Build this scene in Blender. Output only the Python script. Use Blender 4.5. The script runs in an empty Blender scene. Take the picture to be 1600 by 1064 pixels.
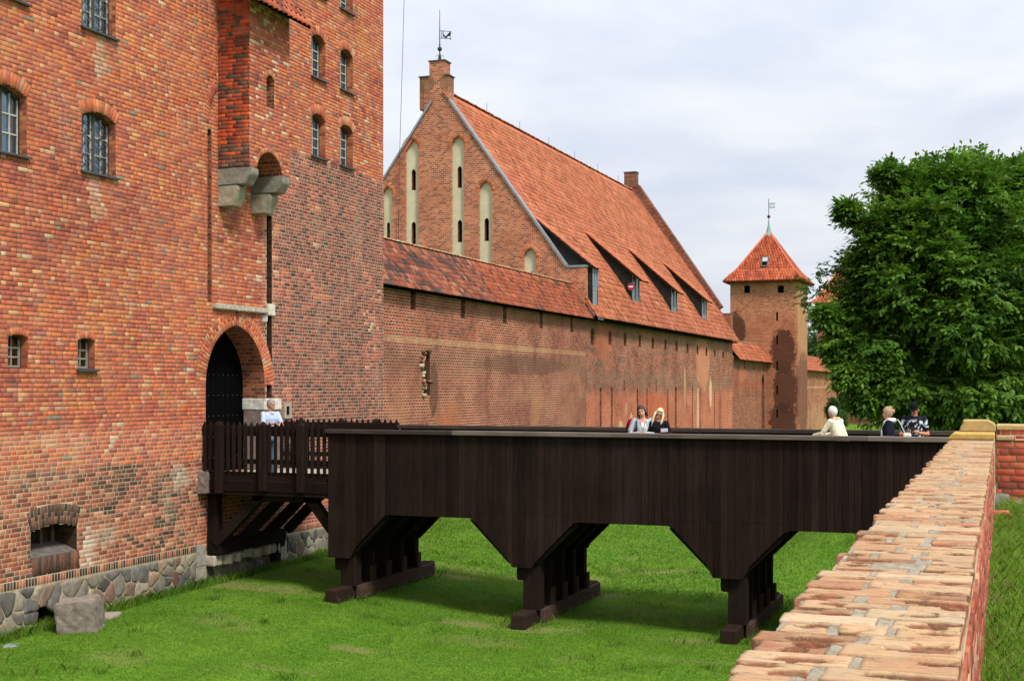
import bpy, bmesh, math, random
import numpy as np
from mathutils import Vector, Matrix, noise

random.seed(7)
RNG = np.random.default_rng(7)
scene = bpy.context.scene
COL = scene.collection

# ------------------------------------------------------------------ camera, sky, sun, exposure
F, CX, HY = 2005.0, 800.0, 605.0            # focal length, vanishing column and horizon row of the photograph
TH = math.atan(766 / 2005)                  # the moat runs this far to the right of the optical axis
C, S = math.cos(TH), math.sin(TH)
cam_d = bpy.data.cameras.new("camera")
cam = bpy.data.objects.new("camera", cam_d)
COL.objects.link(cam)
cam.location = (0, 0, 0)
cam.rotation_euler = (math.radians(90), 0, TH)
cam_d.sensor_fit = 'HORIZONTAL'
cam_d.sensor_width = 36
cam_d.lens = F / 1600 * 36
cam_d.shift_y = (HY - 532) / 1600
cam_d.clip_start, cam_d.clip_end = 0.1, 3000
scene.camera = cam

SUN_EL, SUN_AZ = math.radians(52), math.radians(-33)    # azimuth measured from +X towards +Y
sun_dir = Vector((math.cos(SUN_EL) * math.cos(SUN_AZ), math.cos(SUN_EL) * math.sin(SUN_AZ), math.sin(SUN_EL)))
sun_l = bpy.data.lights.new("sun", 'SUN')
sun_l.energy, sun_l.angle, sun_l.color = 3.4, math.radians(12), (1.0, .95, .88)
sun_o = bpy.data.objects.new("sun", sun_l)
sun_o.rotation_euler = (-sun_dir).to_track_quat('-Z', 'Y').to_euler()
sun_o.location = sun_dir * 200
COL.objects.link(sun_o)

world = bpy.data.worlds.new("World")
scene.world = world
world.use_nodes = True


def N(nt, typ, ins=None, **props):
    n = nt.nodes.new(typ)
    for k, v in props.items():
        setattr(n, k, v)
    for k, v in (ins or {}).items():
        s = n.inputs[k]
        if isinstance(v, bpy.types.NodeSocket):
            nt.links.new(v, s)
        elif isinstance(v, bpy.types.Node):
            nt.links.new(v.outputs[0], s)
        else:
            if s.type == 'RGBA' and len(v) == 3:
                v = (*v, 1)
            s.default_value = v
    return n


def math_(nt, op, a, b=0.0, c=None, clamp=False):
    ins = {0: a, 1: b}
    if c is not None:
        ins[2] = c
    return N(nt, 'ShaderNodeMath', ins, operation=op, use_clamp=clamp).outputs[0]


def mix(nt, fac, a, b, blend='MIX'):
    n = N(nt, 'ShaderNodeMix', data_type='RGBA', blend_type=blend)
    n.clamp_factor = True
    for i, v in ((0, fac), (6, a), (7, b)):
        s = n.inputs[i]
        if isinstance(v, bpy.types.NodeSocket):
            nt.links.new(v, s)
        elif isinstance(v, bpy.types.Node):
            nt.links.new(v.outputs[0], s)
        else:
            s.default_value = (*v, 1) if (s.type == 'RGBA' and len(v) == 3) else v
    return n.outputs[2]


def ramp(nt, fac, stops, interp='LINEAR'):
    n = nt.nodes.new('ShaderNodeValToRGB')
    nt.links.new(fac, n.inputs[0])
    cr = n.color_ramp
    cr.interpolation = interp
    while len(cr.elements) > 1:
        cr.elements.remove(cr.elements[-1])
    cr.elements[0].position = stops[0][0]
    c = stops[0][1]
    cr.elements[0].color = (*c, 1) if not isinstance(c, float) else (c, c, c, 1)
    for p, c in stops[1:]:
        e = cr.elements.new(p)
        e.color = (*c, 1) if not isinstance(c, float) else (c, c, c, 1)
    return n.outputs[0]


def maprange(nt, v, a, b, c=0.0, d=1.0, smooth=False):
    n = N(nt, 'ShaderNodeMapRange', {0: v, 1: a, 2: b, 3: c, 4: d})
    if smooth:
        n.interpolation_type = 'SMOOTHSTEP'
    return n.outputs[0]


def noise_n(nt, vec, scale, detail=4, rough=.55, dist=0.0):
    return N(nt, 'ShaderNodeTexNoise', {'Vector': vec, 'Scale': scale, 'Detail': detail, 'Roughness': rough, 'Distortion': dist})


def lin(c):
    return tuple(((v / 255) / 12.92 if v / 255 <= .04045 else ((v / 255 + .055) / 1.055) ** 2.4) for v in c[:3])


K_ALB = .92


def alb(c, k=None):
    k = K_ALB if k is None else k
    return tuple(v * k for v in lin(c))


def fired(c):
    """fired clay is warmer than it looks under a blue sky"""
    c = alb(c)
    return (c[0] * .985, c[1] * 1.0, c[2] * .93)


wt = world.node_tree
wt.nodes.clear()
sky = N(wt, 'ShaderNodeTexSky', sky_type='NISHITA')
sky.sun_disc = False
sky.sun_elevation = SUN_EL
sky.sun_rotation = math.pi / 2 - SUN_AZ
tc = N(wt, 'ShaderNodeTexCoord').outputs['Generated']
sx = N(wt, 'ShaderNodeSeparateXYZ', {0: tc})
zz = math_(wt, 'MAXIMUM', sx.outputs[2], 0.0)
den = math_(wt, 'ADD', zz, .16)
pv = N(wt, 'ShaderNodeCombineXYZ', {0: math_(wt, 'DIVIDE', sx.outputs[0], den), 1: math_(wt, 'DIVIDE', sx.outputs[1], den), 2: 0.0}).outputs[0]
cn = noise_n(wt, pv, 1.5, 6, .55, .25).outputs[0]
cn2 = noise_n(wt, pv, .45, 3, .5, .3).outputs[0]
csum = math_(wt, 'ADD', math_(wt, 'MULTIPLY', cn, .55), math_(wt, 'MULTIPLY', cn2, .45))
cloud = ramp(wt, csum, [(.36, (5.0, 5.6, 6.7)), (.45, (5.65, 6.1, 6.95)), (.53, (6.5, 6.8, 7.35)), (.62, (7.4, 7.55, 7.75))])
cover = maprange(wt, csum, .30, .42, .55, .97, True)
zen = math_(wt, 'ADD', math_(wt, 'MULTIPLY', zz, .9), .93)     # an overcast dome is brighter towards the zenith
cl2 = mix(wt, 1.0, cloud, N(wt, 'ShaderNodeCombineXYZ', {0: zen, 1: zen, 2: zen}).outputs[0], 'MULTIPLY')
skc = mix(wt, cover, sky.outputs[0], cl2)
bg = N(wt, 'ShaderNodeBackground', {'Color': skc, 'Strength': .10})
wo = N(wt, 'ShaderNodeOutputWorld', {0: bg})

vs = scene.view_settings
vs.view_transform, vs.look, vs.gamma, vs.exposure = 'Standard', 'None', 1.0, 0.28
vs.use_curve_mapping = False
scene.cycles.max_bounces = 6
scene.cycles.diffuse_bounces = 3
scene.cycles.transparent_max_bounces = 8

# ------------------------------------------------------------------ picture <-> place


def ray(x, y):
    u, v = (x - CX) / F, (HY - y) / F
    return Vector((-S + u * C, C + u * S, v))


def hX(x, y, X):
    r = ray(x, y)
    return r * (X / r.x)


def hY(x, y, Y):
    r = ray(x, y)
    return r * (Y / r.y)


def hZ(x, y, Z):
    r = ray(x, y)
    return r * (Z / r.z)


def hP(x, y, p, n):
    r = ray(x, y)
    return r * (p.dot(n) / r.dot(n))


def proj(P):
    zc = -S * P[0] + C * P[1]
    if zc < .2:
        return (-1e6, -1e6, zc)
    xc = C * P[0] + S * P[1]
    return (CX + F * xc / zc, HY - F * P[2] / zc, zc)


# ------------------------------------------------------------------ objects
def tag(o, label=None, cat=None, group=None, kind=None):
    if label:
        o['label'] = label
    if cat:
        o['category'] = cat
    if group:
        o['group'] = group
    if kind:
        o['kind'] = kind
    return o


def empty(name, loc, label=None, cat=None, group=None, rz=0.0):
    o = bpy.data.objects.new(name, None)
    o.empty_display_size = .3
    COL.objects.link(o)
    o.location = loc
    o.rotation_euler = (0, 0, rz)
    return tag(o, label, cat, group)


def link(o, parent=None):
    COL.objects.link(o)
    if parent is not None:
        o.parent = parent
        if parent.type == 'EMPTY':
            o.matrix_parent_inverse = Matrix.Translation(-Vector(parent.location)) if parent.rotation_euler.z == 0 else Matrix.Identity(4)
    return o


def mesh_np(name, V, loops, sizes, col=None):
    me = bpy.data.meshes.new(name)
    V = np.asarray(V, dtype=np.float32)
    loops = np.asarray(loops, dtype=np.int32)
    sizes = np.asarray(sizes, dtype=np.int32)
    me.vertices.add(len(V))
    me.vertices.foreach_set('co', V.ravel())
    me.loops.add(len(loops))
    me.loops.foreach_set('vertex_index', loops)
    me.polygons.add(len(sizes))
    st = np.concatenate(([0], np.cumsum(sizes)[:-1])).astype(np.int32)
    me.polygons.foreach_set('loop_start', st)
    try:
        me.polygons.foreach_set('loop_total', sizes)
    except Exception:
        pass
    me.update(calc_edges=True)
    if col is not None:
        a = me.color_attributes.new('col', 'FLOAT_COLOR', 'POINT')
        cc = np.ones((len(V), 4), dtype=np.float32)
        cc[:, :3] = col
        a.data.foreach_set('color', cc.ravel())
    return me


class MB:
    """collects shapes, then links them as ONE mesh object"""

    def __init__(s):
        s.v, s.f = [], []

    def add(s, vs, fs):
        b = len(s.v)
        s.v += [tuple(p) for p in vs]
        s.f += [tuple(b + i for i in f) for f in fs]
        return s

    def box(s, x0, y0, z0, x1, y1, z1):
        return s.add([(x0, y0, z0), (x1, y0, z0), (x1, y1, z0), (x0, y1, z0), (x0, y0, z1), (x1, y0, z1), (x1, y1, z1), (x0, y1, z1)],
                     [(0, 3, 2, 1), (4, 5, 6, 7), (0, 1, 5, 4), (1, 2, 6, 5), (2, 3, 7, 6), (3, 0, 4, 7)])

    def bar(s, p, q, w, h, up=(0, 0, 1)):
        p, q = Vector(p), Vector(q)
        d = (q - p).normalized()
        r = d.cross(Vector(up))
        if r.length < 1e-4:
            r = d.cross(Vector((1, 0, 0)))
        r.normalize()
        u = r.cross(d)
        r, u = r * w / 2, u * h / 2
        return s.add([p - r - u, p + r - u, p + r + u, p - r + u, q - r - u, q + r - u, q + r + u, q - r + u],
                     [(0, 1, 2, 3), (4, 7, 6, 5), (0, 4, 5, 1), (1, 5, 6, 2), (2, 6, 7, 3), (3, 7, 4, 0)])

    def prism(s, pts, vec):
        n = len(pts)
        vec = Vector(vec)
        a = [Vector(p) for p in pts]
        return s.add(a + [p + vec for p in a],
                     [tuple(range(n))[::-1], tuple(range(n, 2 * n))] + [(i, (i + 1) % n, n + (i + 1) % n, n + i) for i in range(n)])

    def tube(s, pts, r, n=8, closed=True):
        pts = [Vector(p) for p in pts]
        rr = r if isinstance(r, (list, tuple)) else [r] * len(pts)
        rings = []
        for i, p in enumerate(pts):
            d = (pts[min(i + 1, len(pts) - 1)] - pts[max(i - 1, 0)])
            if d.length < 1e-6:
                d = Vector((0, 0, 1))
            d.normalize()
            a = d.cross(Vector((0, 0, 1)) if abs(d.z) < .9 else Vector((1, 0, 0))).normalized()
            b = d.cross(a)
            rings.append([p + (a * math.cos(2 * math.pi * k / n) + b * math.sin(2 * math.pi * k / n)) * rr[i] for k in range(n)])
        vs = [q for rg in rings for q in rg]
        fs = []
        for i in range(len(pts) - 1):
            for k in range(n):
                fs.append((i * n + k, i * n + (k + 1) % n, (i + 1) * n + (k + 1) % n, (i + 1) * n + k))
        fs.append(tuple(range(n))[::-1])
        fs.append(tuple(range((len(pts) - 1) * n, len(pts) * n)))
        return s.add(vs, fs)

    def lathe(s, prof, c, n=16):
        c = Vector(c)
        vs, fs = [], []
        for r, z in prof:
            vs += [c + Vector((r * math.cos(2 * math.pi * k / n), r * math.sin(2 * math.pi * k / n), z)) for k in range(n)]
        for i in range(len(prof) - 1):
            for k in range(n):
                fs.append((i * n + k, i * n + (k + 1) % n, (i + 1) * n + (k + 1) % n, (i + 1) * n + k))
        fs.append(tuple(range(n))[::-1])
        fs.append(tuple(range((len(prof) - 1) * n, len(prof) * n)))
        return s.add(vs, fs)

    def ball(s, c, rad, n=12, m=8):
        rx, ry, rz = rad if isinstance(rad, (tuple, list)) else (rad,) * 3
        c = Vector(c)
        vs = [c + Vector((0, 0, -rz))]
        for i in range(1, m):
            t = math.pi * i / m
            for k in range(n):
                a = 2 * math.pi * k / n
                vs.append(c + Vector((rx * math.sin(t) * math.cos(a), ry * math.sin(t) * math.sin(a), -rz * math.cos(t))))
        vs.append(c + Vector((0, 0, rz)))
        fs = [(0, 1 + (k + 1) % n, 1 + k) for k in range(n)]
        for i in range(m - 2):
            for k in range(n):
                b = 1 + i * n
                fs.append((b + k, b + (k + 1) % n, b + n + (k + 1) % n, b + n + k))
        b = 1 + (m - 2) * n
        fs += [(b + k, b + (k + 1) % n, len(vs) - 1) for k in range(n)]
        return s.add(vs, fs)

    def mesh(s, name):
        me = bpy.data.meshes.new(name)
        me.from_pydata([tuple(p) for p in s.v], [], s.f)
        me.update()
        return me

    def build(s, name, mat, parent=None, smooth=False, color=None, bevel=0.0, fix=True):
        me = s.mesh(name)
        if fix or bevel:
            bm = bmesh.new()
            bm.from_mesh(me)
            if fix:
                bmesh.ops.recalc_face_normals(bm, faces=bm.faces)
            if bevel:
                bmesh.ops.bevel(bm, geom=[e for e in bm.edges if e.is_manifold and e.calc_face_angle(0) > .5], offset=bevel, segments=1, affect='EDGES', clamp_overlap=True)
            bm.to_mesh(me)
            bm.free()
        if mat:
            me.materials.append(mat)
        if smooth:
            me.polygons.foreach_set('use_smooth', [True] * len(me.polygons))
        o = bpy.data.objects.new(name, me)
        link(o, parent)
        if color:
            o.color = (*color, 1)
        return o


class Proto:
    def __init__(s, v, f):
        s.v = np.array(v, dtype=np.float64)
        s.loops = np.array([i for q in f for i in q], dtype=np.int64)
        s.sizes = np.array([len(q) for q in f], dtype=np.int64)
        s.cache = {}

    def mesh(s, name, mat):
        k = mat.name
        if k not in s.cache:
            me = mesh_np(name, s.v, s.loops, s.sizes, (1, 1, 1))
            me.materials.append(mat)
            s.cache[k] = me
        return s.cache[k]


def proto_brick(l, h, d, b=.003, j=.0016, seed=0):
    """x along the wall, y outwards (front at 0), z up"""
    r = random.Random(seed)
    J = lambda: r.uniform(-j, j)
    v = []
    for (y, ins) in ((-d, 0), (-b, 0), (0, b)):
        for sx_, sz_ in ((-1, -1), (1, -1), (1, 1), (-1, 1)):
            k = 0 if y == -d else 1
            v.append((sx_ * (l / 2 - ins) + k * J(), y + (J() * .5 if k else 0), sz_ * (h / 2 - ins) + k * J()))
    f = [(8, 11, 10, 9)]
    for a in (0, 4):
        for k in range(4):
            n = (k + 1) % 4
            f.append((a + k, a + 4 + k, a + 4 + n, a + n))
    f = [tuple(reversed(q)) for q in f]
    return Proto(v, f)


BRICK_ST = [proto_brick(.262, .078, .06, seed=i) for i in range(5)]
BRICK_HD = [proto_brick(.124, .078, .06, seed=10 + i) for i in range(4)]


class Pieces:
    def __init__(s):
        s.items = []

    def add(s, proto, M, col, idx=None):
        s.items.append((proto, M, col))

    def build(s, name, parent, mat, n=300, joined=None, rank=None, smooth=False, labelf=None):
        def score(it):
            x, y, zc = proj(it[1].translation)
            inside = -20 < x < 1620 and -20 < y < 1090
            return (0 if inside else 1, zc)
        order = sorted(s.items, key=score)
        solo, rest = order[:n], order[n:]
        if len(rest) < 6:
            solo, rest = order, []
        out = []
        for it in solo:
            o = bpy.data.objects.new(name, it[0].mesh(name, mat))
            link(o, parent)
            o.matrix_basis = it[1]
            o.color = (*it[2], 1)
            out.append(o)
        if rest:
            groups = {}
            for it in rest:
                groups.setdefault(id(it[0]), []).append(it)
            Vs, Ls, Ss, Cs, off = [], [], [], [], 0
            for g in groups.values():
                p = g[0][0]
                Ms = np.array([np.array(it[1]) for it in g])
                vh = np.concatenate([p.v, np.ones((len(p.v), 1))], 1)
                W = np.einsum('gij,vj->gvi', Ms, vh)[:, :, :3]
                k = len(p.v)
                Vs.append(W.reshape(-1, 3))
                Ls.append((p.loops[None, :] + (np.arange(len(g)) * k)[:, None] + off).ravel())
                Ss.append(np.tile(p.sizes, len(g)))
                Cs.append(np.repeat(np.array([it[2] for it in g]), k, axis=0))
                off += k * len(g)
            me = mesh_np(joined or name + '_work', np.concatenate(Vs), np.concatenate(Ls), np.concatenate(Ss), np.concatenate(Cs))
            me.materials.append(mat)
            if smooth:
                me.polygons.foreach_set('use_smooth', [True] * len(me.polygons))
            o = bpy.data.objects.new(joined or name + '_work', me)
            link(o, parent)
            o['kind'] = 'stuff'
            out.append(o)
        return out


# ------------------------------------------------------------------ materials
def new_mat(name, rough=.85, spec=.3):
    m = bpy.data.materials.new(name)
    m.use_nodes = True
    nt = m.node_tree
    b = nt.nodes['Principled BSDF']
    b.inputs['Roughness'].default_value = rough
    b.inputs['Specular IOR Level'].default_value = spec
    return m, nt, b


def pos(nt):
    return N(nt, 'ShaderNodeNewGeometry').outputs['Position']


def set_bump(nt, b, h, strength=.4, dist=.01):
    bp = N(nt, 'ShaderNodeBump', {'Height': h, 'Strength': strength, 'Distance': dist})
    nt.links.new(bp.outputs[0], b.inputs['Normal'])


def simple(name, c, rough=.7, spec=.3, metal=0.0, var=.0, scale=6.0):
    m, nt, b = new_mat(name, rough, spec)
    b.inputs['Metallic'].default_value = metal
    if var:
        n = noise_n(nt, pos(nt), scale, 5, .6).outputs[0]
        k = maprange(nt, n, .3, .7, 1 - var, 1 + var)
        c2 = mix(nt, 1.0, c, N(nt, 'ShaderNodeCombineXYZ', {0: k, 1: k, 2: k}).outputs[0], 'MULTIPLY')
        nt.links.new(c2, b.inputs['Base Color'])
    else:
        b.inputs['Base Color'].default_value = (*c, 1)
    return m


def piece_color(nt):
    """colour of one brick, tile, plank or stone: mesh attribute times object colour"""
    a = N(nt, 'ShaderNodeAttribute', attribute_name='col').outputs['Color']
    o = N(nt, 'ShaderNodeObjectInfo').outputs['Color']
    return mix(nt, 1.0, a, o, 'MULTIPLY')


def mult(nt, c, k):
    return mix(nt, 1.0, c, N(nt, 'ShaderNodeCombineXYZ', {0: k, 1: k, 2: k}).outputs[0], 'MULTIPLY')


def piece_mat(name, rough=.9, spec=.2, mott=.22, mscale=14., grain=.12, gscale=90., bump=.35, bdist=.004, lime=0.0, lime_col=(.55, .5, .42), stain=0.0):
    m, nt, b = new_mat(name, rough, spec)
    p = pos(nt)
    c = piece_color(nt)
    n1 = noise_n(nt, p, mscale, 5, .6).outputs[0]
    n2 = noise_n(nt, p, gscale, 4, .7).outputs[0]
    c = mult(nt, c, maprange(nt, n1, .3, .7, 1 - mott, 1 + mott))
    c = mult(nt, c, maprange(nt, n2, .3, .7, 1 - grain, 1 + grain))
    if lime:
        n3 = noise_n(nt, p, 1.1, 6, .62, .4).outputs[0]
        n4 = noise_n(nt, p, 26., 5, .7).outputs[0]
        f = math_(nt, 'MULTIPLY', maprange(nt, n3, .52, .72, 0, 1), maprange(nt, n4, .35, .65, .1, 1))
        c = mix(nt, math_(nt, 'MULTIPLY', f, lime), c, lime_col)
    if stain:
        n5 = noise_n(nt, p, .55, 6, .65, .5).outputs[0]
        c = mult(nt, c, maprange(nt, n5, .35, .68, 1 + stain * .5, 1 - stain))
    nt.links.new(c, b.inputs['Base Color'])
    h = math_(nt, 'ADD', math_(nt, 'MULTIPLY', n1, .6), math_(nt, 'MULTIPLY', n2, .5))
    set_bump(nt, b, h, bump, bdist)
    return m


M_BRICK = piece_mat('brick', mott=.16, lime=.30, lime_col=alb((214, 188, 158)), stain=.12)
M_TILEM = piece_mat('hall_roof_tile', rough=.8, mott=.10, mscale=9., lime=.10, lime_col=alb((226, 160, 124)), stain=.07, bump=.2)
M_TILE = piece_mat('roof_tile', rough=.8, mott=.25, mscale=9., lime=.18, lime_col=alb((190, 170, 140)), stain=.18)
M_STONE = piece_mat('field_stone', mott=.28, mscale=9., grain=.3, gscale=70., bump=.6, bdist=.012, stain=.15)


def mortar_mat():
    m, nt, b = new_mat('mortar', .95, .1)
    p = pos(nt)
    s = N(nt, 'ShaderNodeSeparateXYZ', {0: p})
    n = noise_n(nt, p, .9, 5, .6).outputs[0]
    n2 = noise_n(nt, p, 40., 4, .6).outputs[0]
    wob = math_(nt, 'MULTIPLY', math_(nt, 'SUBTRACT', n, .5), 1.1)
    z = math_(nt, 'ADD', s.outputs[2], wob)
    low = maprange(nt, z, -.75, -.95)                    # repointed with pale lime low down
    dark = mix(nt, maprange(nt, n, .42, .60), alb((100, 72, 56)), alb((168, 132, 102)))
    c = mix(nt, low, dark, alb((202, 180, 148)))
    inB = math_(nt, 'MULTIPLY', math_(nt, 'GREATER_THAN', s.outputs[1], 27.62), math_(nt, 'LESS_THAN', s.outputs[2], 6.2))
    c = mix(nt, inB, c, alb((196, 176, 154)))
    c = mult(nt, c, maprange(nt, n2, .3, .7, .8, 1.15))
    nt.links.new(c, b.inputs['Base Color'])
    set_bump(nt, b, n2, .4, .006)
    return m


M_MORTAR = mortar_mat()


def wall_uv(nt):
    g = N(nt, 'ShaderNodeNewGeometry')
    p = N(nt, 'ShaderNodeSeparateXYZ', {0: g.outputs['Position']})
    nn = N(nt, 'ShaderNodeSeparateXYZ', {0: g.outputs['True Normal']})
    fx = math_(nt, 'GREATER_THAN', math_(nt, 'ABSOLUTE', nn.outputs[0]), .6)
    fz = math_(nt, 'GREATER_THAN', math_(nt, 'ABSOLUTE', nn.outputs[2]), .7)
    u = N(nt, 'ShaderNodeMix', {0: fx, 2: p.outputs[0], 3: p.outputs[1]}, data_type='FLOAT').outputs[0]
    v = N(nt, 'ShaderNodeMix', {0: fz, 2: p.outputs[2], 3: p.outputs[1]}, data_type='FLOAT').outputs[0]
    return N(nt, 'ShaderNodeCombineXYZ', {0: u, 1: v, 2: 0.0}).outputs[0], g.outputs['Position'], p


def brick_tex(name, pal, mortar, bw=.2, rh=.09, ms=.011, bands=(), patches=(), stain=.25, mort_amt=1.0, fleck=.5):
    """masonry too far away for its bricks to be told apart one by one"""
    m, nt, b = new_mat(name, .92, .15)
    uv, p, sp = wall_uv(nt)
    wob = noise_n(nt, p, 2.2, 3, .5).outputs['Color']
    uvw = N(nt, 'ShaderNodeVectorMath', {0: uv, 1: N(nt, 'ShaderNodeVectorMath', {0: wob, 1: (.02, .014, 0)}, operation='MULTIPLY').outputs[0]}, operation='ADD').outputs[0]
    bt = N(nt, 'ShaderNodeTexBrick', {'Vector': uvw, 'Color1': (0, 0, 0), 'Color2': (1, 1, 1), 'Mortar': (.5, .5, .5), 'Scale': 1.0,
                                     'Mortar Size': ms, 'Mortar Smooth': .15, 'Bias': 0.0, 'Brick Width': bw, 'Row Height': rh})
    k = len(pal)
    c = ramp(nt, bt.outputs[0], [(i / k, fired(pal[i])) for i in range(k)], 'CONSTANT')
    n1 = noise_n(nt, p, .7, 6, .62, .4).outputs[0]
    n2 = noise_n(nt, p, 11., 5, .65).outputs[0]
    n3 = noise_n(nt, p, 2.3, 6, .65).outputs[0]
    for (z0, z1, col, amt, soft) in bands:               # bands of another tone, each at its own height
        zz_ = math_(nt, 'ADD', sp.outputs[2], math_(nt, 'MULTIPLY', math_(nt, 'SUBTRACT', n3, .5), soft * 3))
        f = math_(nt, 'MULTIPLY', maprange(nt, zz_, z0 - soft, z0 + soft), maprange(nt, zz_, z1 + soft, z1 - soft))
        f = math_(nt, 'MULTIPLY', f, maprange(nt, n2, .25, .6, amt * .55, amt))
        c = mix(nt, f, c, mult(nt, alb_socket(nt, col, True), maprange(nt, bt.outputs[0], 0, 1, .72, 1.2)))
    mort = mix(nt, maprange(nt, n1, .4, .65), alb(mortar), alb(tuple(v * .72 for v in mortar)))
    c = mix(nt, math_(nt, 'MULTIPLY', bt.outputs['Fac'], mort_amt), c, mort)
    fl = math_(nt, 'MULTIPLY', maprange(nt, noise_n(nt, N(nt, 'ShaderNodeMapping', {'Vector': uv, 'Scale': (3.5, 11., 1.)}).outputs[0], 1.0, 5, .7).outputs[0], .54, .66), maprange(nt, n1, .38, .62, .15, .8))
    c = mix(nt, math_(nt, 'MULTIPLY', fl, fleck), c, alb(mortar))
    for (pc, pr, col, amt, edge) in patches:             # plaster left on the wall, patched or dark brick, shade painted beside a hole: each with its own outline
        d = N(nt, 'ShaderNodeVectorMath', {0: p, 1: pc}, operation='SUBTRACT').outputs[0]
        d = N(nt, 'ShaderNodeVectorMath', {0: d, 1: tuple(1 / r for r in pr)}, operation='MULTIPLY').outputs[0]
        d = N(nt, 'ShaderNodeVectorMath', {0: d}, operation='LENGTH').outputs['Value']
        d = math_(nt, 'ADD', d, math_(nt, 'MULTIPLY', math_(nt, 'SUBTRACT', n3, .5), edge * 1.3))
        d = math_(nt, 'ADD', d, math_(nt, 'MULTIPLY', math_(nt, 'SUBTRACT', n2, .5), .75))
        f = math_(nt, 'MULTIPLY', maprange(nt, d, 1.05, .95), amt)
        c = mix(nt, f, c, mult(nt, alb_socket(nt, col, True), maprange(nt, n2, .25, .75, .82, 1.15)))
    c = mult(nt, c, maprange(nt, n1, .34, .68, 1 + stain * .25, 1 - stain * .55))
    c = mult(nt, c, maprange(nt, n2, .3, .7, .88, 1.12))
    nt.links.new(c, b.inputs['Base Color'])
    h = math_(nt, 'SUBTRACT', math_(nt, 'MULTIPLY', n2, .5), bt.outputs['Fac'])
    set_bump(nt, b, h, .5, .012)
    return m


def alb_socket(nt, col, warm=False):
    n = nt.nodes.new('ShaderNodeRGB')
    n.outputs[0].default_value = (*(fired(col) if warm else alb(col)), 1)
    return n.outputs[0]


def wood_mat(name, base, var=.35, axis=2):
    m, nt, b = new_mat(name, .85, .08)
    p = pos(nt)
    c = piece_color(nt)
    sc = [14., 14., 14.]
    sc[axis] = .9
    mp = N(nt, 'ShaderNodeMapping', {'Vector': p, 'Scale': tuple(sc)}).outputs[0]
    n1 = noise_n(nt, mp, 1.6, 6, .65, .6).outputs[0]
    n2 = noise_n(nt, p, .8, 5, .6).outputs[0]
    n3 = noise_n(nt, mp, 6., 3, .6).outputs[0]
    c = mix(nt, 1.0, c, base, 'MULTIPLY')
    c = mult(nt, c, maprange(nt, n1, .3, .7, 1 - var, 1 + var))
    c = mult(nt, c, maprange(nt, n2, .35, .68, .8, 1.25))
    nt.links.new(c, b.inputs['Base Color'])
    nt.links.new(maprange(nt, n3, .3, .7, .75, .98), b.inputs['Roughness'])
    set_bump(nt, b, n1, .35, .006)
    return m


WOOD = (.0165, .0098, .0074)
M_WOODV = wood_mat('dark_wood_upright', WOOD, axis=2)
M_WOODX = wood_mat('dark_wood_along', WOOD, axis=0)
M_WOODY = wood_mat('dark_wood_across', WOOD, axis=1)
M_RAIL = wood_mat('weathered_rail', (.085, .066, .055), axis=0)
M_DECK = wood_mat('pale_deck', (.36, .32, .28), var=.2, axis=1)
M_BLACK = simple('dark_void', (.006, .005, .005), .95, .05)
M_IRON = simple('black_iron', (.018, .018, .02), .5, .4, var=.2)
M_ZINC = simple('zinc_sheet', (.25, .28, .31), .5, .4, .3, var=.15)
M_SILL = simple('dark_tin_sill', (.05, .053, .06), .45, .4, var=.2)
M_COPPER = simple('green_copper', (.20, .33, .27), .7, .3, var=.2)
M_FRAME = simple('grey_window_frame', (.42, .41, .36), .7, .3, var=.15)
M_FRAMEDK = simple('brown_window_frame', (.06, .05, .042), .7, .3, var=.2)
M_CURT = simple('window_curtain', (.66, .78, .90), .9, .1, var=.25, scale=9)
M_ROOM = simple('dim_room', (.055, .06, .07), .95, .05, var=.5, scale=3)
M_PLASTER = simple('cream_plaster', alb((205, 198, 165)), .95, .1, var=.10, scale=2.5)
M_CONC = simple('grey_render', alb((165, 155, 138)), .95, .1, var=.22, scale=5.)
M_SAND = piece_mat('yellow_sandstone', mott=.18, mscale=12., grain=.2, gscale=120., lime=.5, lime_col=alb((215, 175, 60)))


def glass_mat():
    m = bpy.data.materials.new('window_glass')
    m.use_nodes = True
    nt = m.node_tree
    nt.nodes.clear()
    g = N(nt, 'ShaderNodeBsdfGlossy', {'Color': (.9, .95, 1), 'Roughness': .04})
    t = N(nt, 'ShaderNodeBsdfTransparent', {'Color': (.72, .80, .86)})
    fr = N(nt, 'ShaderNodeFresnel', {'IOR': 1.6})
    f = math_(nt, 'ADD', fr.outputs[0], .08, clamp=True)
    ms = N(nt, 'ShaderNodeMixShader', {0: f, 1: t, 2: g})
    N(nt, 'ShaderNodeOutputMaterial', {0: ms})
    return m


M_GLASS = glass_mat()


# ------------------------------------------------------------------ masonry faces with openings
class Face:
    """a vertical wall face: s runs along it, z up, n points outwards"""

    def __init__(f, O, sdir, n):
        f.O, f.S, f.N = Vector(O), Vector(sdir).normalized(), Vector(n).normalized()
        f.bx = f.N.cross(Vector((0, 0, 1)))

    def P(f, s, z, d=0.0):
        return f.O + f.S * s + Vector((0, 0, z)) - f.N * d

    def M(f, s, z, d=0.0, ang=0.0, sc=(1, 1, 1)):
        X, Y, Z = f.bx, f.N, Vector((0, 0, 1))
        if ang:
            c_, s_ = math.cos(ang), math.sin(ang)
            X, Z = X * c_ + Z * s_, Z * c_ - X * s_
        p = f.P(s, z, d)
        m = Matrix((X * sc[0], Y * sc[1], Z * sc[2])).transposed().to_4x4()
        m.translation = p
        return m


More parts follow.
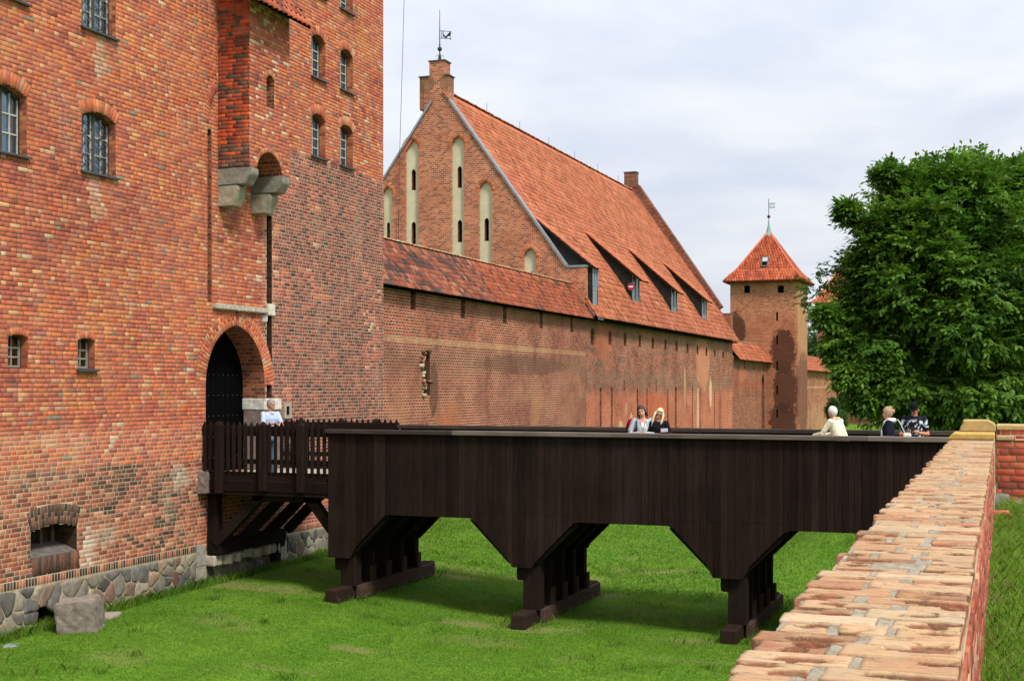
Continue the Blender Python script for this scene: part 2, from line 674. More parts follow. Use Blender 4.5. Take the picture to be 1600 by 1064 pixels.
class Op:
    """an opening: a..b along the wall, sill z0, springing z1, rise, kind seg / pointed / rect"""

    def __init__(o, a, b, z0, z1, rise=0.0, kind='seg', ring=.2, depth=.3):
        o.a, o.b, o.z0, o.z1, o.rise, o.kind, o.ring, o.depth = a, b, z0, z1, rise, kind, ring, depth
        w = b - a
        if kind == 'seg' and rise <= .005:
            o.kind = kind = 'rect'
        if kind == 'seg':
            o.R = (w * w / 4 + rise * rise) / (2 * rise)
            o.c = ((a + b) / 2, z1 + rise - o.R)
        elif kind == 'pointed':
            o.R = (w * w / 4 + rise * rise) / w

    def span(o, z, out=0.0):
        if z < o.z0:
            return None
        if z <= o.z1:
            return (o.a, o.b)
        if o.kind == 'rect':
            return None
        if o.kind == 'seg':
            dz = z - o.c[1]
            rr = (o.R + out) ** 2 - dz * dz
            if rr <= 0:
                return None
            h = math.sqrt(rr)
            if out and o.z1 - o.c[1] > .01:
                h = min(h, (o.b - o.a) / 2 * dz / (o.z1 - o.c[1]))
            return (o.c[0] - h, o.c[0] + h)
        dz = z - o.z1
        rr = (o.R + out) ** 2 - dz * dz
        if rr <= 0:
            return None
        h = math.sqrt(rr)
        a, b = o.a + o.R - h, o.b - o.R + h
        return (a, b) if b - a > .004 else None

    def outline(o, n=10):
        p = [(o.a, o.z0), (o.b, o.z0)]
        if o.kind == 'rect':
            return p + [(o.b, o.z1), (o.a, o.z1)]
        if o.kind == 'seg':
            a0 = math.atan2(o.z1 - o.c[1], (o.b - o.a) / 2)
            for i in range(n + 1):
                t = a0 + (math.pi - 2 * a0) * i / n
                p.append((o.c[0] + o.R * math.cos(t), o.c[1] + o.R * math.sin(t)))
            return p
        h = n // 2 + 1
        tmax = math.asin(min(1, o.rise / o.R))
        for i in range(h + 1):
            t = tmax * i / h
            p.append((o.b - o.R + o.R * math.cos(t), o.z1 + o.R * math.sin(t)))
        for i in range(h - 1, -1, -1):
            t = tmax * i / h
            p.append((o.a + o.R - o.R * math.cos(t), o.z1 + o.R * math.sin(t)))
        return p

    def arcs(o):
        if o.kind == 'seg':
            a0 = math.atan2(o.z1 - o.c[1], (o.b - o.a) / 2)
            return [(o.c[0], o.c[1], o.R, a0, math.pi - a0)]
        if o.kind == 'pointed':
            t = math.asin(min(1, o.rise / o.R))
            return [(o.b - o.R, o.z1, o.R, 0, t), (o.a + o.R, o.z1, o.R, math.pi - t, math.pi)]
        return []


def gaps(s0, s1, z, ops, out=True):
    cut = []
    for o in ops:
        r = o.span(z, o.ring if out else 0.0)
        if r:
            cut.append(r)
    cut.sort()
    res, cur = [], s0
    for a, b in cut:
        if a > cur:
            res.append((cur, min(a, s1)))
        cur = max(cur, b)
        if cur >= s1:
            break
    if cur < s1:
        res.append((cur, s1))
    return [r for r in res if r[1] - r[0] > .002]


def strips(face, lim, z0, z1, ops, step, d=0.0):
    """flat masonry with real holes; lim(z) gives the ends at that height"""
    mb = MB()
    n = max(1, int(round((z1 - z0) / step)))
    st = (z1 - z0) / n
    # merge equal neighbouring strips
    open_ = {}
    for i in range(n + 1):
        cur = {}
        if i < n:
            za = z0 + i * st
            L = lim(za + st / 2)
            if L:
                for a, b in gaps(L[0], L[1], za + st / 2, ops, False):
                    cur[(round(a, 4), round(b, 4))] = za
        for k in list(open_):
            if k not in cur:
                za = open_.pop(k)
                zb = z0 + i * st
                mb.add([face.P(k[0], za, d), face.P(k[1], za, d), face.P(k[1], zb, d), face.P(k[0], zb, d)], [(0, 1, 2, 3)])
        for k in cur:
            if k not in open_:
                open_[k] = cur[k]
    # orient outwards
    if mb.f:
        a, b, c_ = [Vector(mb.v[i]) for i in mb.f[0][:3]]
        if (b - a).cross(c_ - a).dot(face.N) < 0:
            mb.f = [tuple(reversed(q)) for q in mb.f]
    return mb


def reveal(mb, face, o, depth, d0=0.0, n=10, sill=True):
    pts = o.outline(n)
    k = len(pts)
    vs = [face.P(s, z, d0) for s, z in pts] + [face.P(s, z, d0 + depth) for s, z in pts]
    mb.add(vs, [(i, (i + 1) % k, k + (i + 1) % k, k + i) for i in range(0 if sill else 1, k)])


def backing(mb, face, o, depth, n=10, grow=0.01):
    pts = o.outline(n)
    cx = sum(p[0] for p in pts) / len(pts)
    cz = sum(p[1] for p in pts) / len(pts)
    vs = [face.P(s + (grow if s > cx else -grow), z + (grow if z > cz else -grow), depth) for s, z in pts]
    mb.add(vs, [tuple(range(len(pts)))])


def reveals(name, face, ops, depth, d0, mat, parent, n=10, sill=True):
    for o in ops:
        mb = MB()
        reveal(mb, face, o, depth, d0, n, sill)
        mb.build(name, mat, parent, fix=False)


def backings(name, face, ops, depth, mat, parent):
    for o in ops:
        mb = MB()
        backing(mb, face, o, depth)
        mb.build(name, mat, parent, fix=False)


def pick(pal, r=random):
    t = r.random() * sum(w for w, _ in pal)
    for w, c in pal:
        t -= w
        if t <= 0:
            return c
    return pal[-1][1]


def vary(c, r=random, k=.10):
    f = 1 + r.uniform(-k, k)
    return tuple(max(0, v * f * (1 + r.uniform(-.03, .03))) for v in fired(c))


def lay_bricks(pc, face, s0, s1, z0, z1, ops, colf, rh=.09, joint=.012, proud=.004, lim=None, jf=None):
    """Flemish bond, course by course, cut round the openings"""
    n = int((z1 - z0) / rh + 1e-6)
    for i in range(n):
        zc = z0 + (i + .5) * rh
        L = lim(zc) if lim else (s0, s1)
        if not L:
            continue
        for a, b in gaps(L[0], L[1], zc, ops):
            x = math.floor((a - s0) / .41) * .41 + s0 + (i % 2) * .205 + random.uniform(-.02, .02) - .41
            k = 0
            while x < b:
                ln = (.274 if k % 2 == 0 else .136) + random.uniform(-.008, .008)
                if random.random() < .06 and k % 2 == 0:
                    ln = .19
                xa, xb = max(x, a), min(x + ln, b)
                if xb - xa > .035:
                    jv, jh, dd = jf((xa + xb) / 2, zc) if jf else (joint, joint, 0.0)
                    w = xb - xa - jv
                    pr = random.choice(BRICK_ST if w > .18 else BRICK_HD)
                    base = .262 if w > .18 else .124
                    pc.add(pr, face.M((xa + xb) / 2, zc + random.uniform(-.0015, .0015), dd - random.uniform(-.001, proud * .7), random.uniform(-.004, .004),
                                      (w / base, 1, (rh - jh) / .078)), colf((xa + xb) / 2, zc))
                x += ln
                k += 1


def lay_arch(pc, face, o, colf, ring=None, bw=.085, joint=.012, d=0.0, arcs=None):
    ring = ring or o.ring
    for (cx, cz, R, t0, t1) in (arcs or o.arcs()):
        L = (R + ring * .3) * (t1 - t0)
        n = max(2, int(round(L / bw)))
        for i in range(n):
            t = t0 + (t1 - t0) * (i + .5) / n
            rows = [(0, ring)] if ring < .3 else [(0, ring * .62), (ring * .62, ring)]
            if i % 2 and ring >= .3:
                rows = [(0, ring * .38), (ring * .38, ring)]
            for r0, r1 in rows:
                rm = R + (r0 + r1) / 2
                tw = (R + (r0 + r1) / 2) * (t1 - t0) / n - joint
                s_, z_ = cx + rm * math.cos(t), cz + rm * math.sin(t)
                ln = r1 - r0 - joint
                # the brick's long side points along the radius
                dirn = Vector((math.cos(t), math.sin(t)))
                X = face.S * dirn.x + Vector((0, 0, dirn.y))
                Yv = face.N
                Z = X.cross(Yv)
                base = .262 if ln > .18 else .124
                pr = random.choice(BRICK_ST if ln > .18 else BRICK_HD)
                m = Matrix((X * (ln / base), Yv, Z * (tw / .078))).transposed().to_4x4()
                m.translation = face.P(s_, z_, d - random.uniform(0, .006))
                pc.add(pr, m, colf(s_, z_))


# ------------------------------------------------------------------ roof tiles
def proto_tile(w, l, t=.018, curve=.0, nseg=1, seed=0):
    """x across, y down the slope, z off the roof; laid with its lower end proud"""
    r = random.Random(seed)
    v, f = [], []
    for (y, lift) in ((-l * .5, 0.0), (l * .5, t * 1.3)):
        for lay in (0, 1):
            for k in range(nseg + 1):
                q = k / nseg
                z = lift + lay * t + curve * (math.sin(q * math.pi) if curve else 0)
                v.append(((q - .5) * w, y + r.uniform(-.006, .006), z + r.uniform(-.002, .002)))
    n1 = nseg + 1
    for k in range(nseg):
        f.append((n1 + k, 3 * n1 + k, 3 * n1 + k + 1, n1 + k + 1)[::-1])          # top
        f.append((2 * n1 + k, 3 * n1 + k, 3 * n1 + k + 1, 2 * n1 + k + 1))          # lower edge
    f.append((0, 2 * n1, 3 * n1, n1))
    f.append((nseg, n1 + nseg, 3 * n1 + nseg, 2 * n1 + nseg))
    return Proto(v, f)


def tile_field(pc, O, U, D, wid, leng, tw, tl, colf, protos, inside=None, lift=.012, overlap=1.25):
    """rows of tiles from the eave up: O is the upper corner, U runs across, D down the slope"""
    O, U, D = Vector(O), Vector(U).normalized(), Vector(D).normalized()
    Nn = U.cross(D)
    if Nn.z < 0:
        U2 = -U
    else:
        U2 = U
    Nn = U2.cross(D)
    rows = int(math.ceil(leng / tl))
    cols = int(math.ceil(wid / tw))
    for i in range(rows):
        yc = leng - (i + .5) * tl
        for j in range(-1, cols + 1):
            xc = (j + .5 + (.5 if i % 2 else 0)) * tw
            if xc < 0 or xc > wid or yc < tl * .25:
                continue
            if inside and not inside(xc, yc):
                continue
            p = O + U * (xc + random.uniform(-.004, .004)) + D * (yc + random.uniform(-.008, .008)) + Nn * (lift + random.uniform(0, .006))
            rot = random.uniform(-.015, .015)
            X = (U2 + D * rot).normalized()
            Y = Nn.cross(X)
            m = Matrix((X, Y * overlap, Nn)).transposed().to_4x4()
            m.translation = p
            pc.add(random.choice(protos), m, colf(p))


# ------------------------------------------------------------------ fieldstone
def clip_poly(poly, p, n):
    out = []
    for i in range(len(poly)):
        a, b = poly[i], poly[(i + 1) % len(poly)]
        da, db = (a - p).dot(n), (b - p).dot(n)
        if da <= 0:
            out.append(a)
        if (da < 0 < db) or (db < 0 < da):
            out.append(a + (b - a) * (da / (da - db)))
    return out


def voronoi(pts, box):
    res = []
    for i, p in enumerate(pts):
        poly = [Vector(q) for q in ((box[0], box[1]), (box[2], box[1]), (box[2], box[3]), (box[0], box[3]))]
        for j, q in enumerate(pts):
            if i == j or (q - p).length > 1.6:
                continue
            poly = clip_poly(poly, (p + q) / 2, q - p)
            if len(poly) < 3:
                break
        if len(poly) >= 3:
            res.append(poly)
    return res


def area(poly):
    return abs(sum(a.x * b.y - b.x * a.y for a, b in zip(poly, poly[1:] + poly[:1]))) / 2


def field_stones(face, cells, parent, colpal, name='stone', bulge=.022, gap=.009, mat=None):
    gap0 = gap
    for poly in cells:
        gap = gap0
        if area(poly) < .006:
            continue
        c = sum(poly, Vector((0, 0))) / len(poly)
        pts = []
        for i in range(len(poly)):                                  # cut the corners, so the stones look worn
            a, b = poly[i], poly[(i + 1) % len(poly)]
            ed_ = (b - a).length
            jt = lambda: Vector((random.uniform(-.035, .035), random.uniform(-.035, .035))) * min(1, ed_ * 4)
            pts += [a.lerp(b, .15) + jt() * .5, a.lerp(b, .5) + jt() * .7 - (a.lerp(b, .5) - c) * .0, a.lerp(b, .85) + jt() * .5] if ed_ > .1 else [a.lerp(b, .3), a.lerp(b, .7)]
        r = max(.05, math.sqrt(area(poly)) * .5)
        inset = lambda k: [c + (q - c) * max(.2, 1 - k / max((q - c).length, .02)) for q in pts]
        gap_ = gap
        gap = gap_ * random.uniform(.5, 2.0)
        rings = [(inset(gap), .05), (inset(gap), -.002), (inset(gap + r * .07), -bulge * .7), (inset(gap + r * .4), -bulge)]
        n = len(pts)
        vs, fs = [], []
        tilt = (random.uniform(-.06, .06), random.uniform(-.06, .06))
        for k, (rg, d) in enumerate(rings):
            for q in rg:
                dd = d - (tilt[0] * (q.x - c.x) + tilt[1] * (q.y - c.y)) * (k > 1) + (random.uniform(-.006, .006) if k else 0)
                vs.append(face.P(q.x, q.y, dd))
        for k in range(3):
            for i in range(n):
                fs.append((k * n + i, k * n + (i + 1) % n, (k + 1) * n + (i + 1) % n, (k + 1) * n + i))
        vs.append(face.P(c.x, c.y, -bulge - .006))
        for i in range(n):
            fs.append((3 * n + i, 3 * n + (i + 1) % n, 4 * n))
        me = bpy.data.meshes.new(name)
        o3 = face.P(c.x, c.y, 0)
        me.from_pydata([tuple(v - o3) for v in vs], [], fs)
        me.update()
        bm = bmesh.new()
        bm.from_mesh(me)
        bmesh.ops.recalc_face_normals(bm, faces=bm.faces)
        bm.to_mesh(me)
        bm.free()
        a = me.color_attributes.new('col', 'FLOAT_COLOR', 'POINT')
        a.data.foreach_set('color', np.ones(len(vs) * 4, dtype=np.float32))
        me.materials.append(mat or M_STONE)
        me.polygons.foreach_set('use_smooth', [True] * len(me.polygons))
        o = bpy.data.objects.new(name, me)
        link(o, parent)
        o.matrix_basis = Matrix.Translation(o3)
        kk = random.uniform(.82, 1.15)
        o.color = (*[v * kk for v in alb(pick(colpal))], 1)


def rock(name, c, size, mat, parent=None, color=(120, 110, 105), rz=0.0, rough=.05, cuts=4, seed=0, tilt=(0, 0)):
    """a weathered block: a bevelled box, subdivided and pushed about by noise"""
    bm = bmesh.new()
    bmesh.ops.create_cube(bm, size=1.0)
    bmesh.ops.subdivide_edges(bm, edges=bm.edges[:], cuts=cuts, use_grid_fill=True)
    for v in bm.verts:
        q = v.co.copy()
        n = q.normalized() * .62
        q = q.lerp(n, .16)
        nz = noise.noise_vector(q * 2.3 + Vector((seed * 7.1, seed, 3)))
        n2 = noise.noise_vector(q * 7 + Vector((seed, 5, seed * 3)))
        v.co = q + nz * rough * 1.6 + n2 * rough * .5
    me = bpy.data.meshes.new(name)
    R = Matrix.Rotation(rz, 4, 'Z') @ Matrix.Rotation(tilt[0], 4, 'X') @ Matrix.Rotation(tilt[1], 4, 'Y') @ Matrix.Diagonal((*size, 1))
    bmesh.ops.transform(bm, matrix=R, verts=bm.verts)
    bm.to_mesh(me)
    bm.free()
    a = me.color_attributes.new('col', 'FLOAT_COLOR', 'POINT')
    a.data.foreach_set('color', np.ones(len(me.vertices) * 4, dtype=np.float32))
    me.materials.append(mat)
    me.polygons.foreach_set('use_smooth', [True] * len(me.polygons))
    o = bpy.data.objects.new(name, me)
    link(o, parent)
    o.matrix_basis = Matrix.Translation(Vector(c))
    o.color = (*alb(color), 1)
    return o

# ------------------------------------------------------------------ ground
XF = -17.2                 # front of the gate tower
XC = -18.2                 # front of the curtain walls


def sstep(a, b, x):
    t = min(1, max(0, (x - a) / (b - a)))
    return t * t * (3 - 2 * t)


def moat_z(x, y):
    z = -4.93 + .42 * sstep(-9, -16.5, x)
    z += .10 * sstep(30, 55, y) + .30 * sstep(60, 110, y)
    z += 2.7 * sstep(-7.5, -.5, x) * sstep(30, 36, y) * (1 - .55 * sstep(50, 130, y))
    z -= .12 * sstep(24, 17, y) * sstep(-14, -17, x)
    z += .05 * noise.noise(Vector((x * .35, y * .35, 0))) + .02 * noise.noise(Vector((x * 1.3, y * 1.3, 4)))
    return z


def bank_z(x, y):
    if x < -.305:
        return -5.6
    z = -1.6 - .22 * sstep(8, 20, y) - .25 * sstep(20, 30, y)
    return z + .03 * noise.noise(Vector((x * .9, y * .9, 2))) + .02 * noise.noise(Vector((x * 3, y * 3, 2)))


# trodden bare spots, at the places where the photograph shows them
DIRT = []
for (x, y, rx, ry) in ((345, 928, .8, .35), (395, 938, 1.1, .3), (440, 937, .9, .25), (735, 967, .8, .3), (840, 975, .5, .3), (1070, 990, .6, .3),
                       (930, 922, .8, .5), (905, 895, .7, .4), (470, 872, .7, .3), (700, 905, .9, .3), (1020, 885, 1.2, .4), (560, 1010, .5, .2)):
    p = hZ(x, y, -4.8)
    DIRT.append((p.x, p.y, rx, ry))


FAINT = [(random.uniform(-16.5, -1), random.uniform(15, 42), random.uniform(.2, 1.1), random.uniform(.15, .6)) for _ in range(30)]


DSPOTS = [(s_, .72) for s_ in DIRT] + [(s_, .36) for s_ in FAINT]


def dirt(x, y):
    d = 0
    for (cx, cy, rx, ry), am in DSPOTS:
        q = ((x - cx) / rx) ** 2 + ((y - cy) / ry) ** 2
        if q < 4:
            d = max(d, am * (1 - sstep(.0, 1.8, q + 1.3 * noise.noise(Vector((x * 2.2, y * 2.2, 7))) + .7 * noise.noise(Vector((x * 7, y * 7, 2))))))
    return d


def ground_mat(name, g1, g2, soil):
    m, nt, b = new_mat(name, .95, .1)
    p = pos(nt)
    a = N(nt, 'ShaderNodeAttribute', attribute_name='col').outputs['Color']
    s = N(nt, 'ShaderNodeSeparateXYZ', {0: a}).outputs[0]
    n1 = noise_n(nt, p, .8, 6, .7).outputs[0]
    n2 = noise_n(nt, p, 9, 5, .7).outputs[0]
    n3 = noise_n(nt, p, 45, 3, .7).outputs[0]
    c = mix(nt, maprange(nt, n1, .35, .65), g1, g2)
    c = mult(nt, c, maprange(nt, n2, .3, .7, .65, 1.3))
    c = mult(nt, c, maprange(nt, n3, .3, .7, .75, 1.25))
    f = math_(nt, 'MULTIPLY', s, maprange(nt, n2, .25, .6, .5, 1.1), clamp=True)
    c = mix(nt, f, c, mix(nt, n3, soil, tuple(v * 1.5 for v in soil)))
    nt.links.new(c, b.inputs['Base Color'])
    set_bump(nt, b, math_(nt, 'ADD', n2, math_(nt, 'MULTIPLY', n3, .6)), .7, .03)
    return m


M_LAWN = ground_mat('lawn_ground', (.068, .165, .010), (.118, .225, .020), (.16, .135, .06))
M_FARG = ground_mat('meadow_ground', (.075, .17, .015), (.10, .21, .02), (.16, .12, .08))


def grid(name, xs, ys, zf, mat, df=None):
    xs, ys = list(xs), list(ys)
    nx, ny = len(xs), len(ys)
    V = [(x, y, zf(x, y)) for y in ys for x in xs]
    cols = [((df(x, y) if df else 0.0),) * 3 for y in ys for x in xs]
    i = np.arange((nx - 1) * (ny - 1))
    r, c = i // (nx - 1), i % (nx - 1)
    a = r * nx + c
    loops = np.stack([a, a + 1, a + nx + 1, a + nx], 1).ravel()
    me = mesh_np(name, V, loops, np.full(len(i), 4), np.array(cols))
    me.materials.append(mat)
    me.polygons.foreach_set('use_smooth', [True] * len(me.polygons))
    o = bpy.data.objects.new(name, me)
    COL.objects.link(o)
    o['kind'] = 'structure'
    return o


ys_m = list(np.arange(2, 36, .16)) + list(np.arange(36, 160, 1.2))
xs_m = list(np.arange(-20, -.3, .16)) + [-.3]
lawn = grid('lawn', xs_m, ys_m, moat_z, M_LAWN, dirt)


def bank_dirt(x, y):
    n = noise.noise(Vector((x * 1.6, y * .8, 9))) + .5 * noise.noise(Vector((x * 4, y * 3, 1)))
    return sstep(.02, .4, n) * .9


bank = grid('bank', [-.31, -.3, -.1, .1, .3, .5, .75, 1, 1.5, 2, 3, 5, 8, 14, 25], list(np.arange(-6, 24.5, .25)), bank_z, M_LAWN, bank_dirt)


def bank2_z(x, y):
    if x < -.4 or y < 24.3:
        return -5.6
    return -2.05 - .1 * sstep(24, 60, y) + .25 * sstep(1, 12, x) - (1.6 * sstep(60, 140, y))


bank2 = grid('meadow', [-.55] + list(np.arange(-.3, 60, 3)), [24.2] + list(np.arange(24.4, 34, 1)) + list(np.arange(34, 170, 4)), bank2_z, M_FARG)
far = MB()
far.add([(-700, 150, -4.62), (700, 150, -4.62), (700, 1500, -4.62), (-700, 1500, -4.62)], [(0, 1, 2, 3)])
far.add([(20, -60, -4.7), (700, -60, -4.7), (700, 150, -4.62), (20, 150, -4.62)], [(0, 1, 2, 3)])
far.add([(-700, -60, -5.2), (-19, -60, -5.2), (-19, 150, -4.62), (-700, 150, -4.62)], [(0, 1, 2, 3)])
far.add([(-19, -60, -5.2), (20, -60, -5.2), (20, 2.4, -5.2), (-19, 2.4, -5.2)], [(0, 1, 2, 3)])
far.build('ground', M_FARG)['kind'] = 'structure'

# ------------------------------------------------------------------ the gate tower
tower = empty('gate_tower', (-20, 25, -4.5), 'tall red brick gate tower with pointed gateway, oriel on corbels and arched windows', 'tower')
FA = Face((XF, 0, 0), (0, 1, 0), (1, 0, 0))
Yx = lambda x, X=XF: hX(x, 600, X).y
Zx = lambda x, y, X=XF: hX(x, y, X).z

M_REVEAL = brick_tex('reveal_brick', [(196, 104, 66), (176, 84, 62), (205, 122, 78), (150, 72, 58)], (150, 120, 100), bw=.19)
M_CELL = brick_tex('dark_brick', [(70, 50, 40), (84, 60, 48), (58, 44, 38), (96, 70, 54)], (84, 70, 58), bw=.2)  # darker brick for the cellar recess and the right-hand slot
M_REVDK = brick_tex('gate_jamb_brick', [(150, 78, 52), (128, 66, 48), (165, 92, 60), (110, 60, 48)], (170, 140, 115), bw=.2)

w_up = [Op(Yx(42) - 1.05, Yx(42), 4.34, 5.45, .14, ring=.27), Op(Yx(128), Yx(181), 4.34, 5.45, .14, ring=.27),
        Op(Yx(128), Yx(181), 7.22, 8.33, .14, ring=.27), Op(Yx(42) - 1.05, Yx(42), 7.22, 8.33, .14, ring=.27)]
w_lo = [Op(Yx(13), Yx(43.5), .35, .93, .055, ring=.14), Op(Yx(122), Yx(148.5), .36, .93, .055, ring=.14)]
w_r = []
for x0, x1 in ((487, 508.5), (532, 551.5)):
    for z0 in (6.18, 8.30, 10.55):
        w_r.append(Op(Yx(x0), Yx(x1), z0, z0 + 1.02, .15, ring=.26))
GA, GB = 25.19, 27.74
gate = Op(GA, GB, -2.05, .05, 1.43, 'pointed', ring=.40, depth=.62)
slotL = Op(25.26, 25.43, 1.95, 5.95, .05, 'seg', ring=0)
slotR = Op(27.82, 28.07, -.5, 4.3, 0, 'rect', ring=0)
cellar = Op(19.46, 20.77, -3.24, -2.76, .10, ring=.40, depth=.55)
hole = Op(19.62, 20.3, -4.75, -4.12, 0, 'rect', ring=0, depth=.7)
ops_A = w_up + w_lo + w_r + [gate, slotL, slotR, cellar]

PAL_A = [(22, (206, 120, 82)), (18, (196, 112, 88)), (16, (188, 102, 84)), (5, (210, 136, 94)), (8, (176, 98, 82)), (2, (212, 160, 118)), (6, (172, 108, 94)), (5, (198, 140, 112)),
         (1, (140, 126, 110)), (5, (208, 106, 70))]
PAL_P = [(16, (182, 98, 80)), (14, (190, 104, 82)), (9, (162, 88, 76)), (10, (198, 114, 84)), (3, (205, 150, 118)), (3, (142, 82, 74)), (1.5, (200, 174, 146))]
PAL_B = [(24, (142, 80, 68)), (18, (130, 74, 64)), (12, (112, 70, 62)), (5, (86, 66, 58)), (12, (156, 88, 72)), (6, (176, 100, 78)), (1, (72, 64, 58))]
PAL_C = [(18, (180, 106, 84)), (16, (164, 94, 76)), (10, (190, 122, 96)), (12, (146, 86, 72)), (8, (122, 80, 68)), (5, (198, 146, 118)), (3, (96, 76, 66))]
PAL_DK = [(10, (110, 78, 66)), (10, (92, 70, 62)), (8, (128, 88, 72)), (6, (74, 62, 58))]
PAL_OL = [(14, (176, 74, 46)), (12, (156, 66, 46)), (10, (190, 84, 48)), (8, (128, 64, 52)), (5, (98, 66, 56)), (3, (80, 70, 62))]
PAL_ARCH = [(14, (200, 114, 78)), (12, (190, 104, 78)), (6, (208, 136, 94)), (8, (176, 94, 78)), (4, (186, 146, 122))]


# lime blooms, soot and repairs that stand on the wall in the photograph: centre, half sizes, colour, strength
MARKS = []
for (x, y, rx, rz, c_, a_) in ((139, 862, .22, .55, (216, 202, 180), .8), (165, 838, .35, .22, (206, 186, 158), .55), (283, 748, .30, .30, (212, 196, 172), .7), (262, 790, .2, .5, (200, 180, 152), .4),
                               (152, 310, .18, .45, (208, 190, 160), .6), (158, 85, .16, .6, (210, 190, 160), .55), (545, 165, .10, .5, (214, 190, 164), .5), (85, 810, .9, .30, (92, 72, 62), .5), (45, 850, .25, .5, (98, 76, 64), .45),
                               (230, 345, 1.3, .55, (150, 84, 74), .45), (60, 690, 1.4, .16, (210, 152, 120), .4), (60, 745, 1.2, .22, (150, 122, 102), .5), (200, 770, 2.0, .16, (132, 84, 70), .5), (560, 370, .22, 1.2, (190, 140, 118), .35)):
    p_ = hX(x, y, XF)
    MARKS.append((p_.y, p_.z, rx, rz, c_, a_))


def col_A(s, z):
    c = col_A0(s, z)
    for (ms, mz, rx, rz, mc, ma) in MARKS:
        q = ((s - ms) / rx) ** 2 + ((z - mz) / rz) ** 2
        if q < 3:
            f = ma * (1 - sstep(.2, 1.7, q + .8 * noise.noise(Vector((s * 3, z * 3, 2))))) * random.uniform(.4, 1.1)
            t = alb(mc)
            c = tuple(a + (b - a) * f for a, b in zip(c, t))
    return c


def col_A0(s, z):
    n = noise.noise(Vector((s * .45, z * .45, 1.7))) + .4 * noise.noise(Vector((s * 1.4, z * 1.9, 3.1)))
    edge = 6.15 + .45 * noise.noise(Vector((s * .9, 0, 5))) + .25 * noise.noise(Vector((s * 3.1, z, 5)))
    if s > 27.62 and z < edge:
        if z < -2.2 and random.random() < .6:
            return vary((176, 84, 66), k=.22)
        if n > .38 and random.random() < .7:
            return vary(pick(PAL_P))
        return vary(pick(PAL_B))
    lowz = -1.62 + .2 * noise.noise(Vector((s * .8, 0, 8)))
    if z < lowz:
        if 25.1 < s < 28.2:
            return vary(pick([(10, (176, 84, 64)), (6, (150, 74, 60)), (5, (120, 66, 56))]))
        if noise.noise(Vector((s * .7, z * .7, 11))) > .25 and random.random() < .6:
            return vary(pick(PAL_DK))
        return vary(pick(PAL_C))
    if n > .22 and random.random() < .75:
        return vary(pick(PAL_P))
    if n < -.35 and random.random() < .3:
        return vary((208, 134, 90))
    return vary(pick(PAL_A), k=.06)


Z_PL, Z_TOP = -3.61, 12.62
S0, S1 = 14.6, 34.3
core = strips(FA, lambda z: (S0, S1), Z_PL - .18, Z_TOP, ops_A, .03, .006)
brickwork = core.build('brickwork', M_MORTAR, tower, fix=False)


def joint_A(s, z):
    if s > 27.62 and z < 6.15:
        return (.018, .014, .003)
    if z < -.85:
        return (.015, .012, .003)
    return (.016, .012, 0.0)


pcA = Pieces()
lay_bricks(pcA, FA, S0, S1, Z_PL, Z_TOP, [o for o in ops_A], col_A, jf=joint_A)
for o in w_up + w_lo + w_r:
    lay_arch(pcA, FA, o, lambda s, z: vary(pick(PAL_ARCH)), bw=.085 if o.ring > .2 else .08)
lay_arch(pcA, FA, gate, lambda s, z: vary(pick(PAL_ARCH)), bw=.088)
lay_arch(pcA, FA, cellar, lambda s, z: vary(pick(PAL_DK)), bw=.09)
# the springing of a blind arch that the oriel hides
lay_arch(pcA, FA, slotL, lambda s, z: vary(pick(PAL_P)), ring=.26, arcs=[(26.75, 6.0, 1.45, math.radians(138), math.radians(176))], d=-.006)
# soldier course over the fieldstone, and the sooty brick sill of the cellar opening
s = S0
while s < S1:
    dk = random.random() < .62 and s < 24.9
    pcA.add(random.choice(BRICK_HD), FA.M(s + .04, Z_PL - .085, -.004, math.pi / 2, (1.12, 1, .70)), vary((66, 58, 54) if dk else pick(PAL_C)))
    s += .08
s = 19.5
while s < 20.75:
    pcA.add(random.choice(BRICK_ST), FA.M(s + .04, -3.415, -.012, math.pi / 2, (1.25, 1, .82)), vary(pick(PAL_DK)))
    s += .083

# openings: jambs, backs
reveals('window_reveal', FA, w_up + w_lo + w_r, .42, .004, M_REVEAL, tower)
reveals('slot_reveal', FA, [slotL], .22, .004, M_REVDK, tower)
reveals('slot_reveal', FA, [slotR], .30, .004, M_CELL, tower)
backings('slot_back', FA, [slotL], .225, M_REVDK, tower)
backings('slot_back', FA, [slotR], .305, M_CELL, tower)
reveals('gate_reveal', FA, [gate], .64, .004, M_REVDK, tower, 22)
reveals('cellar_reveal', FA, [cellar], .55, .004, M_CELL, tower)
for o in w_up + w_lo + w_r:
    bk = MB()
    bk.add([FA.P(o.a - .2, o.z0 - .2, .95), FA.P(o.b + .2, o.z0 - .2, .95), FA.P(o.b + .2, o.z1 + .5, .95), FA.P(o.a - .2, o.z1 + .5, .95)], [(0, 1, 2, 3)])
    reveal(bk, FA, Op(o.a - .15, o.b + .15, o.z0 - .15, o.z1 + .4, 0, 'rect'), .55, .43)
    bk.build('room', M_ROOM, tower, fix=False)
backings('cellar_wall', FA, [cellar], .56, M_CELL, tower)


